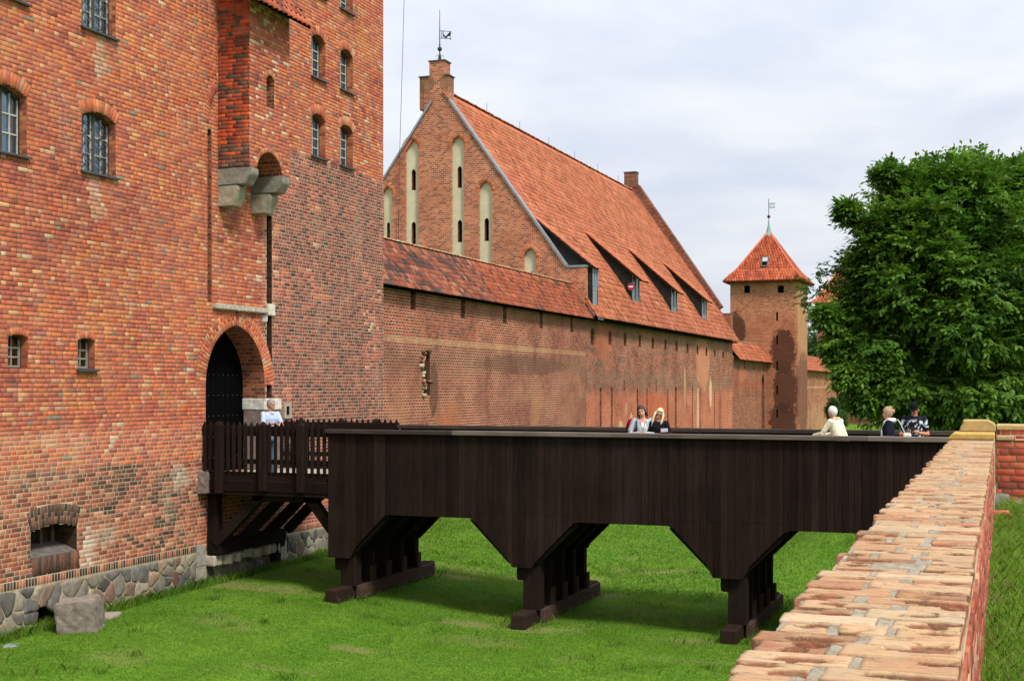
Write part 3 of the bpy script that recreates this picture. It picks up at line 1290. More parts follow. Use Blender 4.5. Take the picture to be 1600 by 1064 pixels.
def window(face, o, parent, d=.24, wood=M_FRAME, jamb=M_FRAMEDK, halves=2, panes=2, rows=3, curtain=True, grille=False, sill=M_SILL, fw=.05, n=10):
    a, b, z0, zt = o.a, o.b, o.z0, o.z1 + o.rise
    fr = MB()
    pts = o.outline(n)
    k = len(pts)
    cx, cz = (a + b) / 2, (z0 + zt) / 2
    inn = [(s + (fw if s < cx else -fw) * min(1, abs(s - cx) / ((b - a) / 2) + .0), z + (fw if z < cz else -fw)) for s, z in pts]
    vs = [face.P(s, z, d) for s, z in pts] + [face.P(s, z, d) for s, z in inn] + [face.P(s, z, d + .06) for s, z in inn]
    fr.add(vs, [(i, (i + 1) % k, k + (i + 1) % k, k + i) for i in range(k)] + [(k + i, k + (i + 1) % k, 2 * k + (i + 1) % k, 2 * k + i) for i in range(k)])
    w = fr.build('window', jamb, parent, fix=False)
    top = lambda s_: max([z0] + [z for z in np.linspace(z0, zt, 60) if o.span(z) and o.span(z)[0] <= s_ <= o.span(z)[1]])
    if halves == 2:
        mm = MB()
        mm.bar(face.P(cx, z0, d + .01), face.P(cx, top(cx), d + .01), .075, .07, face.N)
        mm.build('mullion', jamb, w)
    mu = MB()
    hw = (b - a) / halves
    for h in range(halves):
        ha, hb = a + h * hw, a + (h + 1) * hw
        for i in range(panes + 1):
            s_ = ha + .05 + (hb - ha - .1) * i / panes
            t = .032 if i in (0, panes) else .02
            mu.bar(face.P(s_, z0 + .03, d + .015), face.P(s_, top(s_) - .03, d + .015), t, .03, face.N)
        for i in range(rows + 1):
            z_ = z0 + .045 + (o.z1 + o.rise * .4 - z0 - .08) * i / rows
            t = .035 if i in (0,) else .02
            if i < rows:
                mu.bar(face.P(ha + .05, z_, d + .016), face.P(hb - .05, z_, d + .016), .03, t, face.N)
    mu.build('glazing_bar', wood, w)
    gl = MB()
    backing(gl, face, o, d + .035, n, .002)
    gl.build('pane', M_GLASS, w, fix=False)
    if grille:
        gr = MB()
        for h in range(halves):
            ha, hb = a + h * hw + .07, a + (h + 1) * hw - .07
            zz0, zz1 = z0 + .06, o.z1
            m2 = 5
            for i in range(m2):
                za, zb = zz0 + (zz1 - zz0) * i / m2, zz0 + (zz1 - zz0) * (i + 1) / m2
                gr.bar(face.P(ha, za, d - .02), face.P(hb, zb, d - .02), .012, .012, face.N)
                gr.bar(face.P(hb, za, d - .025), face.P(ha, zb, d - .025), .012, .012, face.N)
        gr.build('grille', M_IRON, w)
    if curtain:
        cu = MB()
        for (ca, cb_) in ((a - .10, a + (b - a) * random.uniform(.40, .48)), (a + (b - a) * random.uniform(.52, .58), b - .06)):
            m3 = 18
            vs = []
            for i in range(m3 + 1):
                s_ = ca + (cb_ - ca) * i / m3
                dd = d + .09 + .025 * math.sin(i * 1.9) + .01 * math.sin(i * 4.1)
                vs += [face.P(s_, z0 + .05, dd), face.P(s_, zt - .02, dd)]
            cu.add(vs, [(2 * i, 2 * i + 2, 2 * i + 3, 2 * i + 1) for i in range(m3)])
        cu.build('curtain', M_CURT, w, fix=False)
    if sill:
        sl = MB()
        p = [(.02, .0), (-.07, -.035), (-.07, -.075), (.02, -.06)]
        sl.prism([face.P(a - .05, z0 + q[1] + .03, q[0] - .012 if q[0] < 0 else d + .02) for q in p], face.S * (b - a + .10))
        sl.build('sill', sill, w)
    return w


M_FRAME2 = simple('dull_window_bar', (.26, .25, .19), .7, .3, var=.15)
for i, o in enumerate(w_up):
    window(FA, o, tower, d=.17, grille=(i in (1, 2)))
for i, o in enumerate(w_lo):
    window(FA, o, tower, d=.16, halves=1, panes=2, rows=3, curtain=False, sill=M_SILL if i else None, jamb=M_FRAMEDK, wood=M_FRAME2, fw=.03)
for o in w_r:
    window(FA, o, tower, d=.19, halves=1, panes=2, rows=4, jamb=M_FRAMEDK)

# boards inside the cellar opening, its sloping sill
pl = MB()
pl.prism([FA.P(cellar.a, -3.24, .54), FA.P(cellar.a, -3.05, .54), FA.P(cellar.a, -3.25, -.012)], FA.S * (cellar.b - cellar.a))
pl.build('cellar_sill', simple('dark_sill', (.12, .105, .092), .95, .1, var=.4, scale=9), tower)  # one dark tone for the sill inside the cellar opening
for k in range(4):
    q = MB()
    s_ = cellar.a + .12 + k * .34
    q.bar(FA.P(s_, -3.1, .47), FA.P(s_, -2.65, .47), .06, .05, FA.N)
    q.build('board', simple('old_board', (.16, .115, .075), .9, .1, var=.3) if 'old_board' not in bpy.data.materials else bpy.data.materials['old_board'], tower)

# the gate: dark plank leaves with studs, granite jamb foot, stone lintels
door = MB()
door.box(XF - .76, GA - .1, -2.1, XF - .70, GB + .1, 1.6)
door = door.build('gate_door', M_BLACK, tower)
for k in range(13):
    q = MB()
    y0 = GA - .05 + k * .205
    q.box(XF - .705, y0, -2.1, XF - .665 + random.uniform(-.006, .006), y0 + .19, 1.55)
    q.build('plank', M_WOODV, door, color=(.3, .3, .3))
st = MB()
for k in range(13):
    for z_ in (-1.7, -1.2, -.7, -.2, .3):
        st.ball((XF - .66, GA + .05 + k * .205, z_), .018, 6, 4)
st.build('stud', M_IRON, door)['kind'] = 'stuff'
cg = (116, 108, 102)


def block(name, x0, y0, z0, x1, y1, z1, color, mat=None, rough=.008, cuts=5, seed=None, parent=tower):
    """a squared stone: nearly flat faces, softly broken edges"""
    seed = random.randint(1, 900) if seed is None else seed
    bm = bmesh.new()
    bmesh.ops.create_cube(bm, size=1.0)
    bmesh.ops.transform(bm, matrix=Matrix.Diagonal((x1 - x0, y1 - y0, z1 - z0, 1)), verts=bm.verts)
    bmesh.ops.bevel(bm, geom=bm.edges[:], offset=min(.02, min(x1 - x0, y1 - y0, z1 - z0) * .2), segments=2, affect='EDGES')
    bmesh.ops.subdivide_edges(bm, edges=[e for e in bm.edges if e.calc_length() > .08], cuts=cuts, use_grid_fill=True)
    for v in bm.verts:
        v.co += noise.noise_vector(v.co * 5 + Vector((seed, seed * .7, 0))) * rough + noise.noise_vector(v.co * 16 + Vector((seed, 0, seed))) * rough * .5
    me = bpy.data.meshes.new(name)
    bm.to_mesh(me)
    bm.free()
    a = me.color_attributes.new('col', 'FLOAT_COLOR', 'POINT')
    a.data.foreach_set('color', np.ones(len(me.vertices) * 4, dtype=np.float32))
    me.materials.append(mat or M_STONE)
    o = bpy.data.objects.new(name, me)
    link(o, parent)
    o.matrix_basis = Matrix.Translation(((x0 + x1) / 2, (y0 + y1) / 2, (z0 + z1) / 2))
    o.color = (*alb(color), 1)
    return o


block('jamb_stone', XF - .55, 27.60, -2.05, XF + .05, 28.50, -.58, (132, 116, 108), rough=.012)
block('jamb_stone', XF - .6, 27.62, -.57, XF + .07, 28.42, -.28, (206, 202, 190))
block('white_block', XF - .1, 27.86, 1.80, XF + .03, 28.19, 2.10, (205, 198, 180))
block('white_block', XF - .1, 27.60, 1.62, XF + .025, 27.83, 1.80, (200, 196, 184))
y = 25.44
for ln in (.95, .75, .62):
    block('lintel_stone', XF - .1, y, 1.83, XF + .11, y + ln - .012, 1.965, (182, 170, 150))
    y += ln
fr = MB()
for (y0, z0, y1, z1) in ((28.62, -.80, 28.72, -.40), (28.88, -.80, 28.98, -.40), (28.72, -.80, 28.88, -.71), (28.72, -.49, 28.88, -.40)):
    fr.box(XF - .05, y0, z0, XF + .03, y1, z1)
fr.build('slot_frame', M_CONC, tower)
q = MB()
q.box(XF - .02, 28.72, -.71, XF + .008, 28.88, -.49)
q.build('slot', M_BLACK, tower)
block('corner_boulder', XF - .25, 24.86, -2.44, XF + .22, 25.28, -1.92, (128, 112, 106), rough=.03, seed=3)
block('quoin', XF - .05, 24.80, -4.10, XF + .02, 25.16, -3.63, (150, 146, 136))
block('quoin', XF - .05, 24.84, -4.9, XF + .025, 25.17, -4.11, (158, 150, 136))
block('quoin', XF - .05, 28.08, -4.9, XF + .03, 28.75, -3.50, (148, 140, 130))

# fieldstone base
PAL_ST = [(14, (142, 132, 116)), (12, (126, 118, 108)), (8, (110, 106, 100)), (6, (142, 120, 102)), (2, (130, 102, 90)), (10, (156, 146, 126)), (6, (104, 100, 94)), (4, (88, 86, 82)), (2, (116, 82, 74))]


def scatter(box, n, mind):
    pts, tries = [], 0
    while len(pts) < n and tries < 20000:
        tries += 1
        p = Vector((random.uniform(box[0], box[2]), random.uniform(box[1], box[3])))
        if all((p - q).length > mind for q in pts):
            pts.append(p)
    return pts


bm_ = MB()
sp = strips(FA, lambda z: (S0, S1), -5.4, Z_PL - .17, [hole], .05, .0)
base = sp.build('stone_base', simple('stone_mortar', alb((168, 152, 124)), .95, .1, var=.25, scale=12), tower, fix=False)
hb = MB()
reveal(hb, FA, hole, .7)
backing(hb, FA, hole, .7)
hb.build('base_hole', simple('dark_hole', (.05, .04, .035), .95, .05, var=.4), tower, fix=False)
for (box, n, md) in (((S0, -5.0, 24.8, Z_PL - .18), 130, .17), ((25.2, -5.0, 28.06, -3.95), 20, .27), ((28.76, -5.0, S1, Z_PL - .18), 60, .2)):
    cells = voronoi(scatter(box, n, md), box)
    cells = [c for c in cells if not any(hole.a - .02 < p.x < hole.b + .02 and p.y < hole.z1 for p in [sum(c, Vector((0, 0))) / len(c)])]
    field_stones(FA, cells, base, PAL_ST)
for k in range(7):                     # pale boulders under the timber wall plate
    rock('boulder', (XF + .1, 25.35 + k * .42, -4.0 + random.uniform(-.03, .03)), (.3, .36, .24), M_STONE, base, (170, 160, 144), rz=k, seed=k + 3)
# rubble in the hole
for k in range(5):
    rock('rubble', (XF - .1 - .07 * k, 19.7 + .13 * k, -4.72 + .03 * k), (.16, .2, .13), M_STONE, base, (120, 84, 66), rz=k * 1.3, seed=k + 40)

# body of the tower behind the face
body = MB()
body.box(XF - 9, S0 - .3, -5.4, XF - 1.0, S1 - .03, Z_TOP)
body.box(XF - 1.0, S1 - .30, -5.4, XF - .014, S1 - .004, Z_TOP)
body.box(XF - 1.0, S0 - .3, -5.4, XF - .014, S0, Z_TOP)
body.box(XF - 1.0, S0, Z_TOP - .1, XF - .02, S1 - .3, Z_TOP + .0)
body.build('body', brick_tex('tower_flank_brick', [c for _, c in PAL_A[:6]], (150, 125, 105)), tower)

# oriel on granite corbels
OX = -16.34
OY0, OY1 = 25.68, 27.48
OZ0, OZ1 = 5.14, 9.0
FO = Face((OX, 0, 0), (0, 1, 0), (1, 0, 0))
FL = Face((0, OY0, 0), (1, 0, 0), (0, -1, 0))
FR = Face((0, OY1, 0), (1, 0, 0), (0, 1, 0))
oarch = Op(OY0 + .33, OY1 - .35, OZ0 - .01, OZ0 + .03, .42, ring=.13)
oloop = Op(26.43, 26.76, 6.66, 7.34, .10, ring=.14)
oriel = strips(FO, lambda z: (OY0 + .01, OY1 - .01), OZ0, OZ1, [oarch, oloop], .03, .006)
t1 = strips(FL, lambda z: (XF, OX - .005), OZ0, OZ1, [], .5, .006)
t2 = strips(FR, lambda z: (XF, OX - .005), OZ0, OZ1, [], .5, .006)
oriel.add(t1.v, t1.f).add(t2.v, t2.f)
oriel = oriel.build('oriel', M_MORTAR, tower, fix=False)


def col_O(s, z):
    if random.random() < .12 and z > 6:
        return vary((212, 178, 150))
    return vary(pick(PAL_P if random.random() < .45 else PAL_A))


def col_OL(s, z):
    if z < 5.75 + .2 * noise.noise(Vector((s * 2, z, 0))) and random.random() < .7:
        return vary(pick(PAL_DK))
    return vary(pick(PAL_OL))


pcO = Pieces()
lay_bricks(pcA, FO, OY0, OY1, OZ0, OZ1 + .4, [oarch, oloop], col_O)
lay_bricks(pcA, FL, XF, OX, OZ0, OZ1 + .4, [], col_OL)
lay_bricks(pcO, FR, XF, OX, OZ0, OZ1 + .4, [], col_O)
lay_arch(pcA, FO, oarch, lambda s, z: vary(pick(PAL_ARCH)), bw=.07)
lay_arch(pcA, FO, oloop, lambda s, z: vary(pick(PAL_ARCH)), bw=.07)
pcA.build('brick', brickwork, M_BRICK, 300, 'brick_courses')
pcO.build('brick', oriel, M_BRICK, 0, 'oriel_brick_courses')
reveals('arch_soffit', FO, [oarch], .84, .01, M_REVDK, tower, 10, False)
reveals('loophole_reveal', FO, [oloop], .3, .01, M_REVDK, tower)
backings('loophole', FO, [oloop], .31, M_REVDK, tower)
fl = MB()
fl.box(XF, OY0 + .02, 5.62, OX - .05, OY1 - .02, 5.70)
fl.build('oriel_floor', M_BLACK, tower)


def corbel(y0, y1):
    for nm, prof, col_ in (('corbel', [(XF - .02, 5.13), (OX + .02, 5.13), (OX + .02, 4.97), (OX - .13, 4.73), (XF - .02, 4.73)], (138, 134, 122)),
                           ('corbel', [(XF - .02, 4.72), (OX - .34, 4.72), (OX - .30, 4.62), (OX - .46, 4.24), (XF - .02, 4.24)], (160, 152, 132))):
        m = MB()
        m.prism([(x, y0, z) for x, z in prof], (0, y1 - y0, 0))
        me = m.mesh(nm)
        bm = bmesh.new()
        bm.from_mesh(me)
        bmesh.ops.recalc_face_normals(bm, faces=bm.faces)
        bmesh.ops.bevel(bm, geom=bm.edges[:], offset=.018, segments=2, affect='EDGES')
        bmesh.ops.triangulate(bm, faces=bm.faces)
        bmesh.ops.subdivide_edges(bm, edges=[e for e in bm.edges if e.calc_length() > .12], cuts=3, use_grid_fill=True)
        for v in bm.verts:
            v.co += noise.noise_vector(v.co * 6) * .010
        bm.to_mesh(me)
        bm.free()
        a = me.color_attributes.new('col', 'FLOAT_COLOR', 'POINT')
        a.data.foreach_set('color', np.ones(len(me.vertices) * 4, dtype=np.float32))
        me.materials.append(M_STONE)
        o = bpy.data.objects.new(nm, me)
        link(o, tower)
        o.color = (*alb(col_), 1)


corbel(OY0 + .005, OY0 + .36)
corbel(OY1 - .38, OY1 - .005)

# its pantiled lean-to roof
PAL_T1 = [(10, (172, 88, 66)), (8, (150, 74, 60)), (8, (184, 98, 70)), (5, (128, 70, 60))]
PANT = [proto_tile(.235, .40, .014, .05, 5, seed=i) for i in range(3)]
e0 = Vector((OX + .42, OY0 - .45, 8.86))
up = Vector((XF - OX - .42, 0, 1.62))
wid = OY1 - OY0 + .73
orf = MB()
orf.prism([e0 + Vector((0, 0, -.06)), e0, e0 + up, e0 + up + Vector((0, 0, -.06))], (0, wid, 0))
orf = orf.build('oriel_roof', M_BLACK, tower)
pcR = Pieces()
tile_field(pcR, e0 + up, (0, 1, 0), -up, wid, up.length + .05, .215, .31, lambda p: vary(pick(PAL_T1)), PANT, lift=.01, overlap=1.1)
for it in pcR.items:
    it[1].translation.y = min(it[1].translation.y, 1e9)
pcR.build('tile', orf, M_TILE, 80, 'tile_rows', smooth=True)

# ------------------------------------------------------------------ curtain wall beside the tower
cwall = empty('curtain_wall', (XC, 45, -4.5), 'long brick curtain wall with tiled wall-walk roof between gate tower and gabled hall', 'wall')
FC = Face((XC, 0, 0), (0, 1, 0), (1, 0, 0))
YE, YG = 34.25, 57.3                          # tower end, gable of the hall
M_CURTAIN = brick_tex('curtain_brick', [(166, 76, 60), (152, 68, 55), (178, 86, 66), (130, 62, 53), (156, 78, 64), (110, 60, 54)], (200, 168, 136), bw=.21, rh=.098, ms=.012,
                      bands=[(-6, 1.45, (142, 78, 66), .5, .06), (1.46, 1.66, (204, 156, 116), .6, .03), (.65, 1.25, (104, 68, 56), .55, .25), (2.6, 3.6, (132, 74, 60), .45, .2)],
                      patches=[((XC, 37.2, -1.6), (1, .7, 1.3), (176, 122, 94), .45, .9), ((XC, 41.5, -1.4), (1, 1.1, .9), (176, 104, 74), .55, 1.0),
                               ((XC, hX(678, 600, XC).y, -.1), (1, .35, .9), (92, 66, 54), .7, .9), ((XC, 49, .9), (1, 5, .4), (104, 68, 58), .5, .8), ((XC, 50.5, -1.5), (1, .8, 1.2), (172, 120, 92), .4, .9), ((XC, 55, -1.3), (1, .9, 1.0), (176, 124, 96), .4, .9)], stain=.22)  # dark patch right of the hole is its shadow put into the colour
cops = []
for x, y0, y1 in ((646, 452, 485), (724, 465, 497), (789, 478, 505), (846, 487, 513), (893.5, 496, 519)):
    p = hX(x, (y0 + y1) / 2, XC)
    w = .17
    cops.append(Op(p.y - w * 1.25, p.y + w, hX(x, y1, XC).z, hX(x, y0, XC).z, 0, 'rect', ring=0))
# the broken hole
hy, hz0, hz1 = hX(666, 580, XC).y, hX(666, 618, XC).z, hX(666, 546, XC).z
hol = Op(hy - .30, hy + .30, hz0, hz1 - .3, .28, 'seg', ring=0)
cm = strips(FC, lambda z: (YE, YG), -5.2, 3.45, cops + [hol], .03)
cwork = cm.build('brickwork', M_CURTAIN, cwall, fix=False)
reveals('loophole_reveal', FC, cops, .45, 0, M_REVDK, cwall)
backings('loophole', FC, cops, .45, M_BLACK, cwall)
hb = MB()
reveal(hb, FC, hol, .35)
backing(hb, FC, hol, .35)
hb.build('wall_hole', simple('broken_masonry', alb((92, 70, 56)), .95, .05, var=.4, scale=8), cwall, fix=False)
for k in range(46):                               # broken brick and rubble round and in the hole
    t = random.random()
    z_ = hz0 + (hz1 - hz0) * t
    left = random.random() < .7
    s_ = hy + (-random.uniform(.02, .34) if left else random.uniform(-.05, .36)) + .12 * math.sin(t * 6)
    c_ = random.choice([(196, 178, 140), (160, 130, 96), (206, 196, 170), (130, 92, 72), (150, 84, 62)])
    rock('rubble', (XC - (.16 if abs(s_ - hy) < .2 else .04) + random.uniform(-.04, .05), s_, z_), (random.uniform(.10, .2), random.uniform(.12, .28), random.uniform(.07, .14)), M_STONE, cwork, c_, rz=random.random(), seed=k, cuts=2, rough=.08)
cb = MB()
cb.box(XC - .95, YE, -5.2, XC - .46, YG - .02, 3.4)
cb.build('wall_core', M_CURTAIN, cwall)

PAL_T2 = [(14, (176, 98, 76)), (12, (166, 90, 72)), (10, (186, 108, 84)), (6, (146, 82, 70)), (6, (122, 84, 78)), (3, (104, 82, 78)), (4, (194, 126, 102))]
FLAT = [proto_tile(.245, .30, .020, 0, 1, seed=i) for i in range(4)]
FLATM = [proto_tile(.285, .46, .022, 0, 1, seed=9 + i) for i in range(4)]


def gable_roof(parent, y0, y1, xe, ze, xr, zr, pal, protos, tw, tl, nsolo, name='roof', back=True, dark=True, colf=None, ridge_pal=((8, (214, 160, 118)), (6, (208, 182, 142)), (2, (200, 132, 100)))):
    """roof over a wall along Y: eave on the moat side at (xe, ze), ridge at (xr, zr)"""
    m = MB()
    th = .10
    xb = 2 * xr - xe
    prof = [(xe, ze - .02), (xr, zr - .03), (xb, ze - .02), (xb, ze - th), (xr, zr - th - .08), (xe, ze - th)]
    if not back:
        prof = [(xe, ze - .02), (xr, zr - .03), (xr, zr - th - .08), (xe, ze - th)]
    m.prism([(x, y0, z) for x, z in prof], (0, y1 - y0, 0))
    r = m.build(name, M_BLACK if dark else M_TILE, parent)
    pc = Pieces()
    D = Vector((xe - xr, 0, ze - zr))
    cf = colf or (lambda p: vary(pick(pal), k=.16))
    tile_field(pc, (xr, y0, zr), (0, 1, 0), D, y1 - y0, D.length + .04, tw, tl, cf, protos)
    if back:
        D2 = Vector((xb - xr, 0, ze - zr))
        pb = Pieces()
        tile_field(pb, (xr, y0, zr), (0, 1, 0), D2, y1 - y0, D.length, tw * 1.5, tl * 1.5, cf, [FLATM[0]], overlap=1.0)
        pb.build('tile', r, M_TILE, 0, 'back_tile_rows')
    pc.build('tile', r, M_TILE, nsolo, 'tile_rows')
    rd = Pieces()
    rp = proto_tile(.22, .40, .015, .045, 5, seed=3)
    y = y0
    while y < y1:
        m4 = Matrix(((1, 0, 0), (0, 1, 0), (0, 0, 1))).to_4x4()
        m4.translation = Vector((xr, y + .16, zr - .005 + random.uniform(-.004, .004)))
        rd.add(rp, m4, vary(pick(ridge_pal), k=.14))
        y += .33
    rd.build('ridge_tile', r, M_TILE, 90, 'ridge_tile_row', smooth=True)
    return r


def col_cr(p):
    if p.y < 44 and noise.noise(Vector((p.y * .8, p.z * 2.2, 3))) > .12 and random.random() < .55:
        return vary(pick([(6, (104, 76, 70)), (4, (124, 82, 72)), (3, (90, 74, 70))]), k=.2)
    if p.y > 45:
        return vary(pick([(10, (192, 100, 72)), (8, (180, 92, 68)), (5, (204, 116, 84)), (2, (120, 80, 72))]), k=.12)
    return vary(pick(PAL_T2), k=.14)


gable_roof(cwall, YE + .02, YG - .05, -17.92, 3.28, -18.95, 4.86, PAL_T2, FLAT, .25, .205, 300, colf=col_cr)
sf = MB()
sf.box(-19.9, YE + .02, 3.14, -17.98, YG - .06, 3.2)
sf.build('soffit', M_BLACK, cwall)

# ------------------------------------------------------------------ the gabled hall
hall = empty('gabled_hall', (-25.5, 75, -4.5), 'great brick hall with steep orange tiled roof, plastered gable niches and swept dormers', 'hall')
YF = 92.2
M_GABLE = brick_tex('gable_brick', [(194, 108, 78), (180, 96, 72), (202, 120, 86), (160, 86, 68), (188, 108, 80), (140, 80, 66)], (216, 188, 156), bw=.21, rh=.095, ms=.008,
                    patches=[((-26.5, YG, 14.9), (.55, 2, .5), (112, 88, 66), .6, .8), ((-25.2, YG, 14.9), (.45, 2, .5), (118, 92, 70), .6, .8), ((-26.7, YG, 14.2), (.2, 2, 1.0), (92, 72, 56), .5, .8)], stain=.12)
FG = Face((0, YG, 0), (1, 0, 0), (0, -1, 0))
XRG, ZRG = -25.62, 14.55
ZK, XK = 5.63, -19.16
slope = (ZRG - ZK) / (XK - XRG)
XW = -18.2                                   # moat side of the hall


def gx(z):
    """half width of the gable at a height"""
    if z > 15.22:
        return (-26.23, -25.42)
    if z > 13.95:
        return (-26.75, -25.22)
    if z > ZK + .02:
        h = (ZRG - z) / slope
        return (max(XRG - h, -34), XRG + h)
    return (2 * XRG - XW, XW - .02)


niches = []
for x0, x1, yt in ((598, 612.5, 292), (633, 653.5, 217), (705, 725, 213), (748, 768.5, 283), (818, 837, 388)):
    a, b = hY(x0, 400, YG).x, hY(x1, 400, YG).x
    zt = hY((x0 + x1) / 2, yt, YG).z
    w = b - a
    niches.append(Op(a, b, 2.4, zt - w * .75, w * .75, 'pointed', ring=0))
gm = strips(FG, gx, -5.0, 15.95, niches, .035)
gw = gm.build('gable_wall', M_GABLE, hall, fix=False)
slits = [[(602.3, 607, 347, 381)], [(641, 647.5, 264, 297), (641, 647.5, 346, 382)], [(713, 719.5, 259, 293), (713, 720, 343, 378)], [(755, 762, 340, 377)], [(825, 833, 424, 441)]]
for o, sl in zip(niches, slits):
    reveals('niche_reveal', FG, [o], .16, 0, M_GABLE, hall, 14)
    so = []
    for x0, x1, y0, y1 in sl:
        a, b = hY(x0, 400, YG).x, hY(x1, 400, YG).x
        za, zb = hY(x0, y1, YG).z, hY(x0, y0, YG).z
        so.append(Op(a, b, za, zb - (b - a) * .8, (b - a) * .8, 'pointed', ring=0))
    pm = strips(FG, lambda z, o=o: o.span(z), 2.4, o.z1 + o.rise, so, .03, .16)
    pm.build('niche_plaster', M_PLASTER, hall, fix=False)
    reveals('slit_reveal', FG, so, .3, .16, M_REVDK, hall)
    backings('slit', FG, so, .46, M_BLACK, hall)
# brick arches over the niches
for o in niches:
    pcn = Pieces()
    lay_arch(pcn, FG, o, lambda s, z: vary(pick([(5, (206, 120, 80)), (4, (180, 96, 66))])), ring=.2, bw=.10)
    pcn.build('arch_brick', gw, M_BRICK, 0, 'arch_bricks')
# thickness of the gable, its stepped pinnacle with zinc covers
gt = MB()
gt.box(-26.75, YG + .002, 13.6, -25.22, YG + .7, 15.2)
gt.box(-26.23, YG + .002, 15.2, -25.42, YG + .7, 15.93)
gt.box(XK - .3, YG + .002, 3.0, XW - .03, YG + .72, ZK)
gt.box(2 * XRG - XW + .02, YG + .002, -5, XW - .62, YG + .6, 5.3)
gt.build('pinnacle', M_GABLE, hall)
zn = MB()
zn.box(-26.80, YG - .05, 15.2, -26.235, YG + .75, 15.25)
zn.box(-25.415, YG - .05, 15.2, -25.17, YG + .75, 15.25)
zn.box(-26.28, YG - .05, 15.93, -25.37, YG + .75, 15.98)
zn.build('cover', simple('dark_green_sheet', (.06, .075, .07), .6, .3), hall)
vg = MB()
for sgn in (1, -1):
    pa = Vector((XRG + sgn * (XK - XRG), YG - .05, ZK + .03))
    pb = Vector((XRG + sgn * .46, YG - .05, ZRG - .46 * slope + .03))
    vg.bar(pa + Vector((0, .14, .05)), pb + Vector((0, .14, .05)), .36, .10, (0, 0, 1))
vg.box(XK - .1, YG - .04, ZK + .002, XW + .02, YG + .76, ZK + .09)
vg.build('verge_flashing', M_ZINC, hall)
pts = [(-26.8, YG - .02, 13.9)]

# roof: steep slope with a flatter foot over the eave
PAL_M = [(14, (212, 124, 90)), (12, (206, 118, 86)), (10, (216, 130, 96)), (5, (198, 108, 80)), (2, (224, 146, 114)), (.5, (150, 90, 72))]
XE, ZE = -17.80, 3.42
XQ, ZQ = -19.0, ZK - slope * (-19.0 - XK)
rf = MB()
rf.prism([(XE, YG + .02, ZE), (XQ, YG + .02, ZQ), (XRG, YG + .02, ZRG), (XRG, YG + .02, ZRG - .25), (XQ, YG + .02, ZQ - .2), (XE, YG + .02, ZE - .10)], (0, YF - YG, 0))
rf.prism([(XRG, YG + .02, ZRG), (2 * XRG - XQ, YG + .02, ZQ), (2 * XRG - XE, YG + .02, ZE), (2 * XRG - XE, YG + .02, ZE - .1), (XRG, YG + .02, ZRG - .25)], (0, YF - YG, 0))
roofm = simple('roof_underlay', alb((196, 108, 80)), .9, .1)
mroof = rf.build('roof', roofm, hall)
pm = Pieces()


def col_m(p):
    n = noise.noise(Vector((p.y * .25, p.z * .35, 2)))
    c = pick(PAL_M)
    if n > .25 and random.random() < .4:
        c = (198, 108, 82)
    return vary(c, k=.06)


D1 = Vector((XQ - XRG, 0, ZQ - ZRG))
tile_field(pm, (XRG, YG + .05, ZRG), (0, 1, 0), D1, YF - YG - .1, D1.length, .29, .325, col_m, FLATM)
D2 = Vector((XE - XQ, 0, ZE - ZQ))
tile_field(pm, (XQ, YG + .15, ZQ), (0, 1, 0), D2, YF - YG - .2, D2.length + .06, .29, .325, col_m, FLATM)
pm.build('tile', mroof, M_TILEM, 300, 'tile_rows')
rd = Pieces()
rp = proto_tile(.34, .42, .02, .11, 5, seed=3)
y = YG + .9
while y < YF - .6:
    m4 = Matrix.Translation(Vector((XRG, y + .18, ZRG - .03 + random.uniform(-.012, .012))))
    rd.add(rp, m4, vary(pick([(4, (186, 104, 74)), (3, (160, 90, 70)), (2, (196, 160, 130))]), k=.15))
    y += .38
rd.build('ridge_tile', mroof, M_TILE, 60, 'ridge_tile_row', smooth=True)
for k in range(6):
    q = MB()
    q.tube([(XRG, YG + 6 + k * 5, ZRG), (XRG, YG + 6 + k * 5, ZRG + .55)], .012, 5)
    q.build('lightning_spike', M_IRON, hall)

# moat wall of the hall
M_HALL = brick_tex('hall_brick', [(164, 78, 58), (144, 68, 54), (180, 90, 66), (118, 60, 50), (152, 82, 64), (94, 58, 50)], (210, 184, 152), bw=.24, rh=.105, ms=.009,
                   bands=[(-6, -.25, (204, 102, 74), .85, .28), (2.3, 3.6, (136, 98, 76), .5, .3), (-.2, .8, (120, 82, 68), .5, .3)],
                   patches=[((XW, 82.5, 1.55), (1, 2.0, 1.7), (206, 140, 108), .85, 1.2), ((XW, 60.2, 2.3), (1, 1.2, 1.0), (186, 110, 84), .7, 1.0), ((XW, 77.4, .0), (1, .22, 1.35), (196, 160, 120), .9, .3),
                            ((XW, 84.8, -.35), (1, .42, 1.0), (222, 186, 142), .9, .7), ((XW, 63.2, -2.6), (1, .5, .9), (214, 180, 140), .9, .9), ((XW, 65.2, -1.75), (1, .28, .42), (214, 186, 148), .9, .4),
                            ((XW, 81, -1.5), (1, .35, 1.6), (212, 180, 146), .85, .7), ((XW, 64.2, -1.1), (1, .14, .32), (208, 170, 130), .8, .3), ((XW, 70, -1.2), (1, 3.0, .9), (206, 104, 74), .5, .9)], stain=.25)
FH = Face((XW, 0, 0), (0, 1, 0), (1, 0, 0))
hops, hrec = [], []
for i, x in enumerate((926, 953.5, 977, 1000, 1020.5, 1040, 1057.5, 1074.5, 1090, 1104, 1117, 1130)):
    t = i / 11
    y0, y1 = 513 + 36 * t, 537 + 23 * t
    p0 = hX(x, y1, XW)
    z1 = hX(x, y0, XW).z
    hops.append(Op(p0.y - .3, p0.y + .24, p0.z, z1 - .2, .2, 'seg', ring=0))
